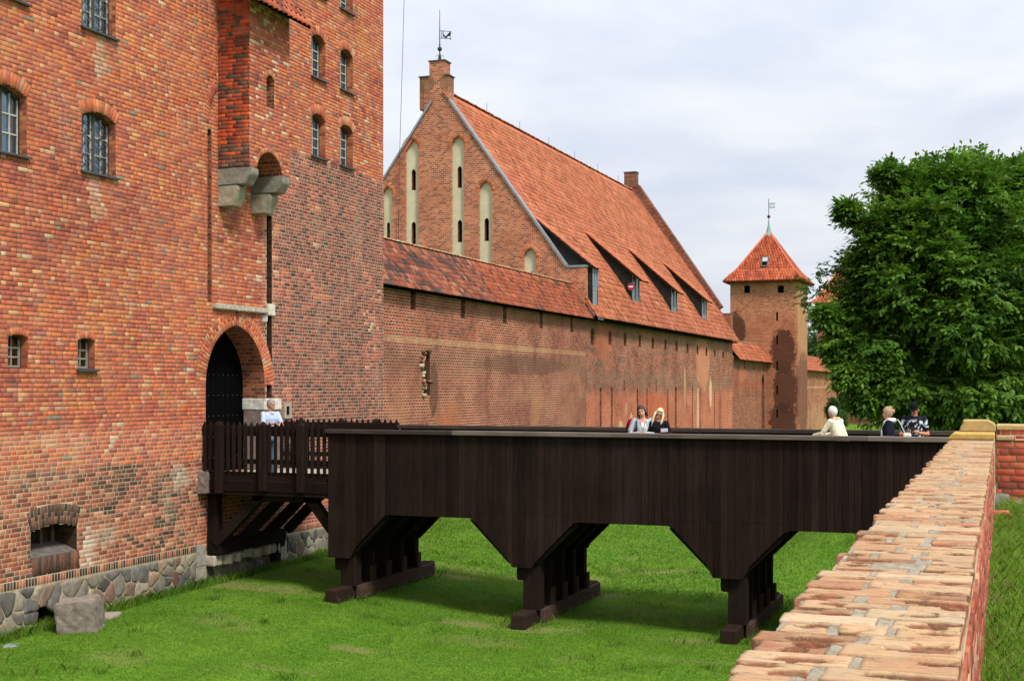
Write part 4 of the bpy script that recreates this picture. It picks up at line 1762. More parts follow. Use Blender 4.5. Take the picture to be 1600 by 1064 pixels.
for i, (x, yt, w) in enumerate(((938.5, 604, .30), (956, 604, .30), (996, 606, .30), (1011, 606, .26), (1043.5, 607, .28), (1056, 603, .45), (1082, 604, .25), (1094, 606, .22), (1116.5, 607, .25), (1125, 607, .22))):
    p = hX(x, yt, XW)
    hrec.append(Op(p.y - w / 2, p.y + w / 2, -4.0, p.z - w * .8, w * .8, 'pointed', ring=0))
for x, y0, y1 in ((975.5, 594, 611), (1025.5, 594, 614)):
    p = hX(x, y1, XW)
    hrec.append(Op(p.y - .12, p.y + .10, p.z, hX(x, y0, XW).z, 0, 'rect', ring=0))
hm = strips(FH, lambda z: (YG + .03, YF), -5.2, 3.5, hops + hrec, .04)
hm.build('moat_wall', M_HALL, hall, fix=False)
reveals('window_reveal', FH, hops, .4, 0, M_REVDK, hall)
backings('window', FH, hops, .4, M_BLACK, hall)
reveals('recess_reveal', FH, hrec, .16, 0, M_REVDK, hall)
backings('blind_recess', FH, hrec, .16, M_HALL, hall)
bd = MB()
bd.box(2 * XRG - XW + .5, YG + .75, -5.0, XW - .5, YF - .6, 3.1)
bd.box(2 * XRG - XW + .4, YF - .5, -5.0, XW - .01, YF, 5.3)
bd.prism([(XW - 1.0, YF - .55, 5.3), (XRG, YF - .55, ZRG + .30), (2 * XRG - XW + 1.0, YF - .55, 5.3)], (0, .5, 0))
bd.build('core', M_HALL, hall)
# far gable: brick coping that stands above the tiles, chimney-like pinnacle, shoulder
fg = MB()
fg.bar((XQ - .1, YF - .1, ZQ + .25), (XRG + .3, YF - .1, ZRG + .25), .75, .55, (0, 0, 1))
fg.box(-26.15, YF - .5, 14.0, -25.25, YF + .2, 15.85)
fg.box(XK - .2, YF - .3, 3.2, XW - .05, YF + .5, 5.25)
fg.build('far_gable', brick_tex('dark_gable_brick', [(130, 72, 58), (112, 64, 54), (150, 84, 64), (92, 60, 52)], (150, 125, 105), bw=.24, rh=.1, stain=.3), hall)
zz_ = MB()
zz_.box(-26.19, YF - .54, 15.85, -25.21, YF + .24, 15.92)
zz_.box(XK - .26, YF - .36, 5.25, XW + .01, YF + .56, 5.33)
zz_.build('cover', bpy.data.materials['dark_green_sheet'], hall)

# weather vane on the gable
vb = Vector((-25.85, YG + .4, 15.99))
vane = MB()
vane.tube([vb, vb + Vector((0, 0, 2.55))], [.035, .012], 6)
vane.lathe([(.10, 0), (.07, .3), (.03, .42)], vb, 8)
for k in range(4):
    a = k * math.pi / 2 + .4
    dv = Vector((math.cos(a), math.sin(a), 0))
    vane.tube([vb + Vector((0, 0, .22)), vb + dv * .16 + Vector((0, 0, .34)), vb + dv * .2 + Vector((0, 0, .22))], .012, 5)
vn = vane.build('weather_vane', M_IRON, hall)
q = MB()
q.ball(vb + Vector((0, 0, .63)), .115, 12, 8)
q.ball(vb + Vector((0, 0, .82)), .045, 8, 6)
q.build('vane_ball', M_IRON, vn)
q = MB()
f0 = vb + Vector((.03, 0, 1.16))
for a, b in (((0, 0), (.58, -.09)), ((0, .36), (.56, .27)), ((.08, 0), (.08, .34)), ((.16, 0), (.16, .33)), ((.56, .27), (.62, .22)), ((.53, -.14), (.56, .02))):
    q.bar(f0 + Vector((a[0], 0, a[1])), f0 + Vector((b[0], 0, b[1])), .022, .03, (0, 1, 0))
beast = [(.14, .30), (.19, .18), (.24, .10), (.32, .06), (.38, .14), (.44, .2), (.52, .26), (.57, .22), (.56, .10), (.5, .02), (.44, .06), (.38, .02), (.32, -.05), (.26, -.03), (.20, .06), (.15, .14)]
q.prism([f0 + Vector((x, -.01, z)) for x, z in beast], (0, .02, 0))
q.build('vane_flag', M_IRON, vn)

# dormers: dark boarded cheeks, a swept roof and a narrow window
rn = Vector((slope, 0, 1)).normalized()          # roof normal towards the moat
rp0 = Vector((XRG, 0, ZRG))
M_CHEEK = simple('tarred_boards', (.022, .021, .018), .85, .15, var=.3, scale=5)
for (tx, ty), (ex, ey), (bx, by), wn in (((832, 338), (926, 416), (926, 452), .9), ((911, 361), (1001, 437), (988, 474), 1.5), ((979, 388), (1059, 456), (1049, 482), 1.5), ((1034, 410), (1105, 470), (1097, 496), 1.5)):
    T = hP(tx, ty, rp0, rn)
    Yd = T.y
    E = hY(ex, ey, Yd)
    B = hY(bx, by, Yd)
    W = wn
    xf = B.x - .02
    zt_f = E.z + (T.z - E.z) * (xf - E.x) / (T.x - E.x) - .10
    # foot of the cheek follows the roof
    zr_f = ZRG - slope * (xf - XRG) if xf < XQ else ZQ + (ZE - ZQ) * (xf - XQ) / (XE - XQ)
    zr0 = zr_f
    zr_f = min(max(zr_f, B.z) + .16, zt_f - .25)
    foot = [(xf, zr0 - .3)]
    if xf > XQ:
        foot.append((XQ, ZQ - .25))
    foot.append((T.x, T.z - .25))
    dm = MB()
    poly = [(T.x, T.z - .02), (xf, zt_f)] + foot
    for yy in (Yd, Yd + W - .08):
        dm.prism([(x, yy, z) for x, z in poly], (0, .08, 0))
    d_o = dm.build('dormer', M_CHEEK, hall)
    nb = int((xf - T.x) / .3)
    bb = MB()
    for k in range(1, nb):                     # cover strips between the boards
        x = T.x + (xf - T.x) * k / nb
        zt = T.z + (zt_f - T.z) * (x - T.x) / (xf - T.x)
        zb = (ZRG - slope * (x - XRG) if x < XQ else ZQ + (ZE - ZQ) * (x - XQ) / (XE - XQ))
        if zt - zb > .15:
            bb.bar((x, Yd - .012, zb), (x, Yd - .012, zt - .05), .05, .03, (0, 1, 0))
    bb.build('cover_strip', M_CHEEK, d_o)
    rr = MB()
    rr.prism([(T.x, Yd - .14, T.z + .01), (E.x, Yd - .14, E.z), (E.x, Yd - .14, E.z - .09), (T.x, Yd - .14, T.z - .08)], (0, W + .28, 0))
    ro = rr.build('dormer_roof', M_CHEEK, d_o)
    pd = Pieces()
    DD = Vector((E.x - T.x, 0, E.z - T.z))
    tile_field(pd, (T.x, Yd - .16, T.z), (0, 1, 0), DD, W + .32, DD.length + .05, .29, .325, col_m, FLATM, lift=.02)
    for it in pd.items:
        it[1].translation.y = min(max(it[1].translation.y, Yd - .03), Yd + W + .03)
    pd.build('dormer_tile', d_o, M_TILEM, 0, 'dormer_tile_rows')
    wm = MB()
    wm.box(xf - .09, Yd + .02, zr0 - .3, xf - .01, Yd + W - .1, zr_f + .01)
    wm.box(xf - .06, Yd + .09, zr_f - .2, xf - .0, Yd + W - .09, zr_f + .14)
    wm.box(xf - .06, Yd + .09, zt_f - .14, xf, Yd + W - .09, zt_f)
    for yy in (Yd + .03, Yd + W / 2 - .05, Yd + W - .13):
        wm.box(xf - .06, yy, zr_f, xf + .03, yy + .10, zt_f)
    wm.build('window_frame', M_ZINC, d_o)
    gm_ = MB()
    gm_.box(xf - .03, Yd + .1, zr_f + .1, xf - .012, Yd + W - .1, zt_f - .1)
    gm_.build('pane', simple('sky_blue_pane', (.20, .27, .34), .12, .5) if 'sky_blue_pane' not in bpy.data.materials else bpy.data.materials['sky_blue_pane'], d_o)
    ap = MB()
    sl_ = slope if xf < XQ else (ZQ - ZE) / (XE - XQ)
    ap.prism([(xf + .005, Yd, zr0 + .08), (xf + .30, Yd, zr0 + .075 - .30 * sl_), (xf + .30, Yd, zr0 - .30 * sl_ - .1), (xf, Yd, zr0 - .1)], (0, W, 0))
    ap.build('apron', M_ZINC, d_o)
    if (tx, ty) == (911, 361):
        sgp = hY(986, 448, Yd - .06)
# eave boards and the dark soffit
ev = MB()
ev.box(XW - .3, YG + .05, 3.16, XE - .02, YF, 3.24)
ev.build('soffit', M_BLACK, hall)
vb_ = MB()
vb_.bar((XE + .02, YG - .0, ZE - .10), (XE - .50, YG - .0, ZE + .40), .05, .14, (0, 0, 1))
vb_.build('verge_board', simple('grey_board', (.09, .09, .085), .8, .2, var=.3), hall)

# no-entry sign fixed to the cheek of the second dormer
sg = empty('no_entry_sign', sgp, 'round red no-entry sign with white bar on dark dormer side', 'sign')


def disc(name, c, r, t, mat, parent, n=28):
    m = MB()
    m.prism([(c.x + r * math.cos(2 * math.pi * k / n), c.y, c.z + r * math.sin(2 * math.pi * k / n)) for k in range(n)], (0, -t, 0))
    return m.build(name, mat, parent)


disc('disc', sgp, .205, .02, simple('faded_red', alb((150, 52, 54)), .5, .4), sg)
q = MB()
q.box(sgp.x - .12, sgp.y - .028, sgp.z - .045, sgp.x + .12, sgp.y - .021, sgp.z + .045)
q.build('bar', simple('sign_white', (.72, .70, .70), .5, .4), sg)
q = MB()
q.box(sgp.x - .02, sgp.y + .0, sgp.z - .36, sgp.x + .02, sgp.y + .05, sgp.z + .1)
q.build('bracket', M_IRON, sg)

# ------------------------------------------------------------------ link wall to the watch tower
YT = 107.0
lwall = empty('link_wall', (XC, 100, -4.5), 'short lower brick wall with its own tiled roof between hall and watch tower', 'wall')
M_LINK = brick_tex('link_brick', [(150, 80, 60), (136, 74, 58), (166, 94, 70), (118, 68, 56), (152, 96, 74)], (190, 164, 134), bw=.24, rh=.105, ms=.006,
                   bands=[(-.2, .55, (164, 74, 56), .8, .15), (1.3, 2.4, (118, 86, 66), .5, .3)], patches=[((XC, 96, 1.0), (1, 1.6, .6), (196, 116, 84), .6, .9)], stain=.25)
lops = []
for x, y0, y1 in ((1146.5, 562, 574), (1163, 564, 576), (1178, 566, 578), (1192.5, 568, 579)):
    p = hX(x, y1, XC)
    lops.append(Op(p.y - .16, p.y + .16, p.z, hX(x, y0, XC).z, 0, 'rect', ring=0))
for x in (1170, 1175.5, 1181):
    p = hX(x, 621, XC)
    lops.append(Op(p.y - .09, p.y + .09, p.z, hX(x, 601, XC).z, 0, 'rect', ring=0))
p = hX(1192.5, 672, XC)
lops.append(Op(p.y - .75, p.y + .6, -4.5, .1, 1.0, 'pointed', ring=0))
lm = strips(FC, lambda z: (YF + .02, YT - .02), -5.2, 2.3, lops, .06)
lm.build('brickwork', M_LINK, lwall, fix=False)
reveals('loophole_reveal', FC, lops, .3, 0, M_REVDK, lwall)
backings('loophole', FC, lops, .3, M_BLACK, lwall)
q = MB()
q.box(XC - .9, YF + .02, -5.2, XC - .32, YT - .02, 2.2)
q.build('wall_core', M_LINK, lwall)
PAL_L = [(10, (200, 112, 80)), (8, (190, 102, 74)), (5, (212, 124, 88)), (2, (168, 92, 72))]
gable_roof(lwall, YF + .55, YT - .02, -17.85, 2.12, -18.98, 3.5, PAL_L, FLATM, .29, .33, 60, dark=False)

# ------------------------------------------------------------------ watch tower
wtow = empty('watch_tower', (-18.5, 110, -4.5), 'square brick watch tower with pyramid tiled roof, green spire and flag vane', 'tower')
TX0, TX1, TY1 = -21.3, -15.72, 112.6
ZEV = 8.85
M_WT = brick_tex('watch_tower_brick', [(180, 108, 80), (166, 96, 72), (190, 122, 90), (148, 84, 66), (174, 112, 84)], (206, 180, 144), bw=.26, rh=.115, ms=.007,
                 bands=[(3.0, 5.8, (170, 92, 68), .55, .5), (7.6, 9.0, (150, 116, 82), .5, .3), (-5, 1.0, (158, 88, 66), .5, .6)],
                 patches=[((TX0 + .55, YT, 4.6), (.75, 3, 1.6), (88, 54, 44), .92, .9), ((-16.9, YT, 2.9), (1.0, 3, 1.9), (84, 50, 42), .92, .9), ((-16.7, YT, -.2), (1.0, 3, 2.0), (88, 54, 44), .9, .9),
                          ((-16.9, YT, -3.0), (1.1, 3, 1.8), (84, 52, 44), .9, .9), ((TX1, 109.8, 6.0), (.3, 4, 3.6), (194, 150, 110), .5, .8), ((TX1, 110, -.5), (.3, 4, 3.4), (110, 70, 58), .7, .8)], stain=.15)
FW = Face((0, YT, 0), (1, 0, 0), (0, -1, 0))
FWR = Face((TX1, 0, 0), (0, 1, 0), (1, 0, 0))
tops = []
for x0, x1, y0, y1 in ((1162.5, 1172, 446, 458), (1215, 1225, 446, 458)):
    a, b = hY(x0, 450, YT).x, hY(x1, 450, YT).x
    tops.append(Op(a, b, hY(x0, y1, YT).z, hY(x0, y0, YT).z - .1, .1, 'seg', ring=0))
for x, y0, y1 in ((1214, 488, 501), (1214, 524, 538), (1214, 564, 579), (1214, 602, 616), (1214, 640, 652)):
    p = hY(x, y1, YT)
    tops.append(Op(p.x - .08, p.x + .08, p.z, hY(x, y0, YT).z, 0, 'rect', ring=0))
tr = []
for x, y0, y1 in ((1251.3, 448, 461), (1257.5, 452, 463)):
    p = hX(x, y1, TX1)
    tr.append(Op(p.y - .16, p.y + .16, p.z, hX(x, y0, TX1).z, 0, 'rect', ring=0))
wm = strips(FW, lambda z: (TX0, TX1), -5.2, ZEV + .05, tops, .05)
w2 = strips(FWR, lambda z: (YT, TY1), -5.2, ZEV + .05, tr, .05)
wm.add(w2.v, w2.f)
wm.build('wall', M_WT, wtow, fix=False)
for f_, os_ in ((FW, tops), (FWR, tr)):
    reveals('window_reveal', f_, os_, .35, 0, M_REVDK, wtow)
    backings('window', f_, os_, .35, M_BLACK, wtow)
q = MB()
q.box(TX0 + .01, YT + .4, -5.2, TX1 - .4, TY1, ZEV)
q.build('core', M_WT, wtow)
ov = .48
cxt, cyt = (TX0 + TX1) / 2 - .05, (YT + TY1) / 2
ap = Vector((cxt, cyt, 13.25))
c4 = [Vector((TX0 - ov, YT - ov, ZEV - .02)), Vector((TX1 + ov, YT - ov, ZEV - .02)), Vector((TX1 + ov, TY1 + ov, ZEV - .02)), Vector((TX0 - ov, TY1 + ov, ZEV - .02))]
k4 = [ap.lerp(c, .70) for c in c4]
k4 = [Vector((k.x, k.y, k.z - .28)) for k in k4]
rfm = MB()
rfm.add([ap] + k4 + c4 + [c + Vector((0, 0, -.10)) for c in c4],
        [(0, 1, 2), (0, 2, 3), (0, 3, 4), (0, 4, 1)] + [(1 + i, 5 + i, 5 + (i + 1) % 4, 1 + (i + 1) % 4) for i in range(4)] + [(5 + i, 9 + i, 9 + (i + 1) % 4, 5 + (i + 1) % 4) for i in range(4)] + [(9, 10, 11, 12)])
troof = rfm.build('roof', simple('tower_roof_base', alb((120, 62, 46)), .9, .1), wtow)
PAL_W = [(10, (186, 92, 62)), (8, (172, 82, 58)), (6, (200, 106, 72)), (4, (150, 72, 56))]
PANW = [proto_tile(.235, .50, .02, .07, 4, seed=20 + i) for i in range(3)]
pw = Pieces()
for i in range(4):
    for (A, B, Cc, D_) in ((ap, ap, k4[i], k4[(i + 1) % 4]), (k4[i], k4[(i + 1) % 4], c4[i], c4[(i + 1) % 4])):
        U = (D_ - Cc).normalized()
        mid_t, mid_b = (A + B) / 2, (Cc + D_) / 2
        D = (mid_b - mid_t)
        wb = (D_ - Cc).length
        wt_ = (B - A).length
        O = mid_t - U * wb / 2
        L = D.length

        def ins(x, y, wb=wb, wt_=wt_, L=L):
            h = (wt_ + (wb - wt_) * min(1, max(0, y) / L)) / 2
            return abs(x - wb / 2) < h - .06
        tile_field(pw, O, U, D, wb, L, .215, .36, lambda p: vary(pick(PAL_W), k=.12), PANW, ins, lift=.0, overlap=1.0)
pw.build('tile', troof, M_TILE, 250, 'tile_rows', smooth=True)
hp = MB()
for i in range(4):
    hp.tube([ap + Vector((0, 0, .05)), k4[i] + Vector((0, 0, .06)), c4[i] + Vector((0, 0, .05))], .085, 8)
hp.build('hip_tiles', roofm, troof, smooth=True)
sk = hP(1195.5, 411, (ap + k4[0] + k4[1]) / 3, (k4[1] - ap).cross(k4[0] - ap).normalized())
nn = (k4[1] - ap).cross(k4[0] - ap).normalized()
if nn.z < 0:
    nn = -nn
dn = Vector((0, nn.y, 0)).normalized()
dn = (dn - nn * dn.dot(nn)).normalized()
sk = sk + nn * .1
q = MB()
ux, uy = Vector((.29, 0, 0)), dn * .5
q.prism([sk - ux - uy, sk + ux - uy, sk + ux + uy, sk - ux + uy], nn * .10)
q.build('skylight', simple('skylight_frame', (.10, .11, .10), .6, .3), wtow)
q = MB()
q.prism([sk + nn * .105 - ux * .72 - uy * .8, sk + nn * .105 + ux * .72 - uy * .8, sk + nn * .105 + ux * .72 + uy * .0, sk + nn * .105 - ux * .72 + uy * .0], nn * .02)
q.build('pane', simple('skylight_pane', (.35, .42, .45), .15, .6), wtow)
q = MB()
q.prism([sk + nn * .105 - ux * .72 + uy * .08, sk + nn * .105 + ux * .72 + uy * .08, sk + nn * .105 + ux * .72 + uy * .8, sk + nn * .105 - ux * .72 + uy * .8], nn * .012)
q.build('pane', M_BLACK, wtow)
sp_ = MB()
sp_.lathe([(.42, -.42), (.22, -.05), (.09, .5), (.04, 1.0)], ap, 12)
sp_.build('spire', M_COPPER, wtow)
v2 = MB()
v2.tube([ap + Vector((0, 0, .9)), ap + Vector((0, 0, 2.75))], .028, 6)
vn2 = v2.build('weather_vane', M_IRON, wtow)
q = MB()
q.ball(ap + Vector((0, 0, 1.25)), .14, 10, 8)
q.build('vane_ball', M_IRON, vn2)
q = MB()
f0 = ap + Vector((.05, 0, 2.0))
for a, b in (((0, 0), (.42, 0)), ((0, .36), (.42, .36)), ((.06, 0), (.06, .36)), ((.4, 0), (.4, .36)), ((.4, .36), (.52, .34)), ((.4, .0), (.5, .02)), ((.22, .02), (.24, .34))):
    q.bar(f0 + Vector((a[0], 0, a[1])), f0 + Vector((b[0], 0, b[1])), .05, .07, (0, 1, 0))
q.build('vane_flag', M_COPPER, vn2)

# ------------------------------------------------------------------ far wall and far tower
XR2 = -16.7
fwall = empty('far_wall', (XR2, 125, -4.5), 'distant brick wall with tiled roof beyond the watch tower', 'wall')
M_FARB = brick_tex('far_wall_brick', [(172, 108, 78), (158, 94, 70), (184, 122, 90), (140, 84, 66)], (196, 168, 136), bw=.3, rh=.13, ms=.007,
                   bands=[(-6, -1.8, (196, 146, 106), .7, .5), (-.1, .1, (204, 166, 126), .7, .06)], stain=.22)
FF = Face((XR2, 0, 0), (0, 1, 0), (1, 0, 0))
fo = []
for x, y0, y1 in ((1267, 586, 593), (1276, 587, 594), (1283.5, 588, 594), (1291, 589, 595), (1298, 590, 596), (1266, 632, 650), (1277, 632, 652), (1288, 632, 652)):
    p = hX(x, y1, XR2)
    fo.append(Op(p.y - .14, p.y + .14, p.z, hX(x, y0, XR2).z, 0, 'rect', ring=0))
fm = strips(FF, lambda z: (TY1 - .5, 147.5), -5.2, 1.65, fo, .08)
fm.build('brickwork', M_FARB, fwall, fix=False)
reveals('loophole_reveal', FF, fo, .3, 0, M_REVDK, fwall)
backings('loophole', FF, fo, .3, M_BLACK, fwall)
q = MB()
q.box(XR2 - .9, TY1, -5.2, XR2 - .32, 147.5, 1.6)
q.build('wall_core', M_FARB, fwall)
gable_roof(fwall, TY1 + .02, 147.4, XR2 + .35, 1.6, XR2 - .95, 3.0, PAL_L, FLATM, .32, .38, 40, dark=False)

ftow = empty('far_tower', (-16.5, 151, -4.5), 'far brick tower with red roof half hidden behind the big tree', 'tower')
M_FT = brick_tex('far_tower_brick', [(140, 80, 64), (126, 70, 58), (152, 92, 72), (112, 64, 54)], (190, 160, 130), bw=.3, rh=.13, ms=.007, bands=[(-6, -4.0, (140, 128, 112), .8, .15)], stain=.25)
q = MB()
q.box(-19.6, 148, -5.2, -14.0, 154, 9.6)
q.build('wall', M_FT, ftow)
q = MB()
q.add([(-20.1, 147.5, 9.5), (-13.5, 147.5, 9.5), (-13.5, 154.5, 9.5), (-20.1, 154.5, 9.5), (-16.8, 151, 14.5)], [(0, 1, 4), (1, 2, 4), (2, 3, 4), (3, 0, 4), (3, 2, 1, 0)])
fr_ = q.build('roof', roofm, ftow)
pf = Pieces()
ap2 = Vector((-16.8, 151, 14.5))
for A_, B_ in (((-20.1, 147.5, 9.5), (-13.5, 147.5, 9.5)), ((-13.5, 147.5, 9.5), (-13.5, 154.5, 9.5))):
    A_, B_ = Vector(A_), Vector(B_)
    U = (B_ - A_).normalized()
    D = (A_ + B_) / 2 - ap2
    wb, L = (B_ - A_).length, D.length
    tile_field(pf, ap2 - U * wb / 2, U, D, wb, L, .35, .45, lambda p: vary(pick(PAL_L)), FLATM, lambda x, y, wb=wb, L=L: abs(x - wb / 2) < wb / 2 * y / L)
pf.build('tile', fr_, M_TILE, 0, 'tile_rows')
for k in range(3):
    q = MB()
    x = -18.4 + k * 1.7
    q.box(x, 147.985, 6.8, x + .5, 148.2, 7.7)
    q.build('window', M_BLACK, ftow)

# lightning conductor cable running up from the gable
cbl = MB()
a = hY(622, 400, YG - .12)
b = hY(624.5, 238, YG - .12)
c = hY(632.5, -40, YG - 3)
cbl.tube([a, b], .012, 5)
cbl.tube([b, b.lerp(c, .5) + Vector((0, 0, -.15)), c], .012, 5)
cbo = cbl.build('cable', M_IRON)
tag(cbo, 'thin cable hanging in the sky left of the gable pinnacle', 'cable')

# ------------------------------------------------------------------ timber footbridge
bridge = empty('footbridge', (-8, 26.8, -4.9), 'dark brown boarded timber footbridge on three trestles across the grassy moat', 'bridge')
BY0, BY1 = 25.0, 28.6
XB0, XB1 = -13.88, -.45
ZD = -2.05
PIERS = [-13.62, -9.32, -5.02]
ZFL, ZLO = -2.76, -3.745


def zbot(x):
    z = ZFL
    for pc_ in PIERS:
        d = abs(x - pc_)
        if d < .30:
            return ZLO
        if d < 1.14:
            z = min(z, ZLO + .14 + (ZFL - ZLO - .14) * (d - .30) / .84)
    return z


def plank_wall(y, sgn, x0, x1):
    """boards nailed to the parapet, each with its own foot cut to the line of the trestle heads"""
    x = x0
    while x < x1 - .02:
        w = random.choice([.118, .13, .14, .15])
        xe = min(x + w, x1)
        zt = -1.02
        parts = []
        za, zb = zbot(x + .004), zbot(xe - .004)
        if min(za, zb) < ZFL - .15 and random.random() < .75:
            zs = -2.64 + random.uniform(-.01, .01)
            parts = [(zt, zt, zs, zs), (zs - .006, zs - .006, za, zb)]
        else:
            parts = [(zt, zt, za, zb)]
        dk = random.choice([.7, .85, .9, 1.0, 1.0, 1.1, 1.2, 1.38])
        off = random.uniform(-.006, .006)
        for (ta, tb, ba, bb) in parts:
            g = .0012
            m = MB()
            yf, yb = y - sgn * (.028 + off), y
            c = .006
            X0, X1 = x + g, xe - g
            vs = [(X0, yb, ba), (X0, yf + sgn * c, ba), (X0 + c, yf, ba + (bb - ba) * c / w), (X1 - c, yf, bb - (bb - ba) * c / w), (X1, yf + sgn * c, bb), (X1, yb, bb)]
            vt = [(X0, yb, ta), (X0, yf + sgn * c, ta), (X0 + c, yf, ta), (X1 - c, yf, tb), (X1, yf + sgn * c, tb), (X1, yb, tb)]
            m.add(vs + vt, [(i, (i + 1) % 6, 6 + (i + 1) % 6, 6 + i) for i in range(6)] + [(0, 5, 4, 3, 2, 1), (6, 7, 8, 9, 10, 11)])
            k = dk * random.uniform(.92, 1.08)
            warm = random.uniform(-.06, .06)
            me = m.mesh('plank')
            a = me.color_attributes.new('col', 'FLOAT_COLOR', 'POINT')
            a.data.foreach_set('color', np.ones(len(me.vertices) * 4, dtype=np.float32))
            me.materials.append(M_WOODV)
            o = bpy.data.objects.new('plank', me)
            link(o, bridge)
            o.color = (k * (1 + warm), k, k * (1 - warm), 1)
        x = xe


def wcol(o, k=1.0):
    if 'col' not in o.data.color_attributes:
        a = o.data.color_attributes.new('col', 'FLOAT_COLOR', 'POINT')
        a.data.foreach_set('color', np.ones(len(o.data.vertices) * 4, dtype=np.float32))
    o.color = (k, k, k, 1)
    return o


def timber(name, p, q, w, h, mat, k=1.0, up=(0, 0, 1), parent=None, bevel=.008):
    m = MB()
    m.bar(p, q, w, h, up)
    return wcol(m.build(name, mat, parent or bridge, bevel=bevel), k)


plank_wall(BY0, 1, XB0, XB1)
plank_wall(BY1, -1, XB0, XB1)
for y in (BY0 + .012, BY1 - .012):
    m = MB()
    m.box(XB0 + .02, y - .008, ZFL + .03, XB1, y + .008, -1.03)
    wcol(m.build('light_stop', M_WOODX, bridge), .6)  # added panel that stops light showing through the plank gaps
# end board of the boarded part, facing the gate
timber('end_board', (XB0 + .02, BY0 + .05, -1.02), (XB0 + .02, BY0 + .05, ZLO), .05, .10, M_WOODV, .9, (0, 1, 0))
# hand rails: weathered caps in lengths
for y in (BY0, BY1):
    x = XB0 - .05
    for i, ln in enumerate((3.05, 4.5, 4.0, 2.0)):
        xe = min(x + ln, XB1)
        k = (.5, 1.7, 1.4, 1.8)[i] if y == BY0 else (.55, .6, .55, .7)[i]  # near caps paler: sky sheen painted in over the weathered tone
        m = MB()
        m.box(x + .004, y - .125, -1.015, xe - .004, y + .125, -.925 + (.004 if i % 2 else 0))
        wcol(m.build('hand_rail', M_RAIL, bridge, bevel=.012), k)
        x = xe
    timber('parapet_beam', (XB0, y + (.09 if y == BY0 else -.09), -1.12), (XB1, y + (.09 if y == BY0 else -.09), -1.12), .14, .16, M_WOODX, .9)
x = XB0 + .3
while x < XB1:
    for y in (BY0 + .09, BY1 - .09):
        timber('parapet_post', (x, y, -1.2), (x, y, -2.7), .14, .14, M_WOODV, .9)
    x += 1.72
# deck boards
pcd = Pieces()
dproto = proto_brick(.19, BY1 - BY0 - .06, .05, .004, .003, 3)
x = XF - .3
while x < -.2:
    m4 = Matrix(((1, 0, 0), (0, 0, 1), (0, 1, 0))).to_4x4()
    m4.translation = Vector((x + .1, (BY0 + BY1) / 2, ZD + random.uniform(0, .006)))
    k = random.uniform(.8, 1.15)
    pcd.add(dproto, m4, (k, k * .98, k * .95))
    x += .2
pcd.build('deck_board', bridge, M_DECK, 100)
# longitudinal beams under the deck
for y in (BY0 + .12, BY0 + 1.2, BY0 + 2.4, BY1 - .12):
    timber('beam', (XF - .1, y, -2.28), (XB1, y, -2.28), .22, .34, M_WOODX, .8)
    timber('under_beam', (XB0 + .4, y, -2.60), (XB1, y, -2.60), .20, .28, M_WOODX, .6)

# trestles
for i, xc in enumerate(PIERS):
    zg = moat_z(xc, 25) + .02
    zt = zg + .30
    timber('sill_beam', (xc + .12, 24.42, zg + .11), (xc + .12, 29.5, zg + .11), .31, .30, M_WOODY, 1.5, bevel=.02)
    timber('sill_side', (xc + .36, 25.2, zg + .11), (xc + .36, 29.2, zg + .11), .10, .30, M_WOODY, 4.2)
    for j, y in enumerate((25.26, 25.95, 26.75, 27.55, 28.35)):
        w = .36 if j == 0 else .30
        timber('post', (xc + .16, y, zt - .06), (xc + .16, y, ZFL + .02), w, .32 if j == 0 else .24, M_WOODV, .75 if j else .9, (0, 1, 0), bevel=.015)
        if j:
            timber('post_foot', (xc + .35, y, zg + .05), (xc + .35, y, zg + .62), .07, .20, M_WOODV, 3.0, (0, 1, 0))
    timber('knee', (xc - .06, 25.14, ZLO - .28), (xc - .06, 25.14, ZLO + .2), .22, .10, M_WOODV, .8, (0, 1, 0), bevel=.03)
    timber('head_beam', (xc + .12, BY0 + .06, ZFL - .12), (xc + .12, BY1 - .06, ZFL - .12), .34, .26, M_WOODY, .7)
    for sgn in (-1, 1):
        if i == 0 and sgn < 0:
            continue
        for y in (BY0 + .14, BY0 + 1.15, BY0 + 2.3, BY1 - .16):
            timber('brace', (xc + sgn * .24, y, ZLO + .14), (xc + sgn * 1.12, y, ZFL + .02), .18, .22, M_WOODX, .7)
        # boards closing the underside of the braces
        n = 7
        for k in range(n):
            t0, t1 = k / n, (k + 1) / n - .02
            a = Vector((xc + sgn * (.26 + .84 * t0), 0, ZLO + .16 + (ZFL - ZLO - .14) * t0))
            b = Vector((xc + sgn * (.26 + .84 * t1), 0, ZLO + .16 + (ZFL - ZLO - .14) * t1))
            m = MB()
            m.prism([(a.x, BY0 + .02, a.z), (b.x, BY0 + .02, b.z), (b.x, BY0 + .02, b.z + .03), (a.x, BY0 + .02, a.z + .03)], (0, BY1 - BY0 - .04, 0))
            wcol(m.build('soffit_board', M_WOODY, bridge), .7)

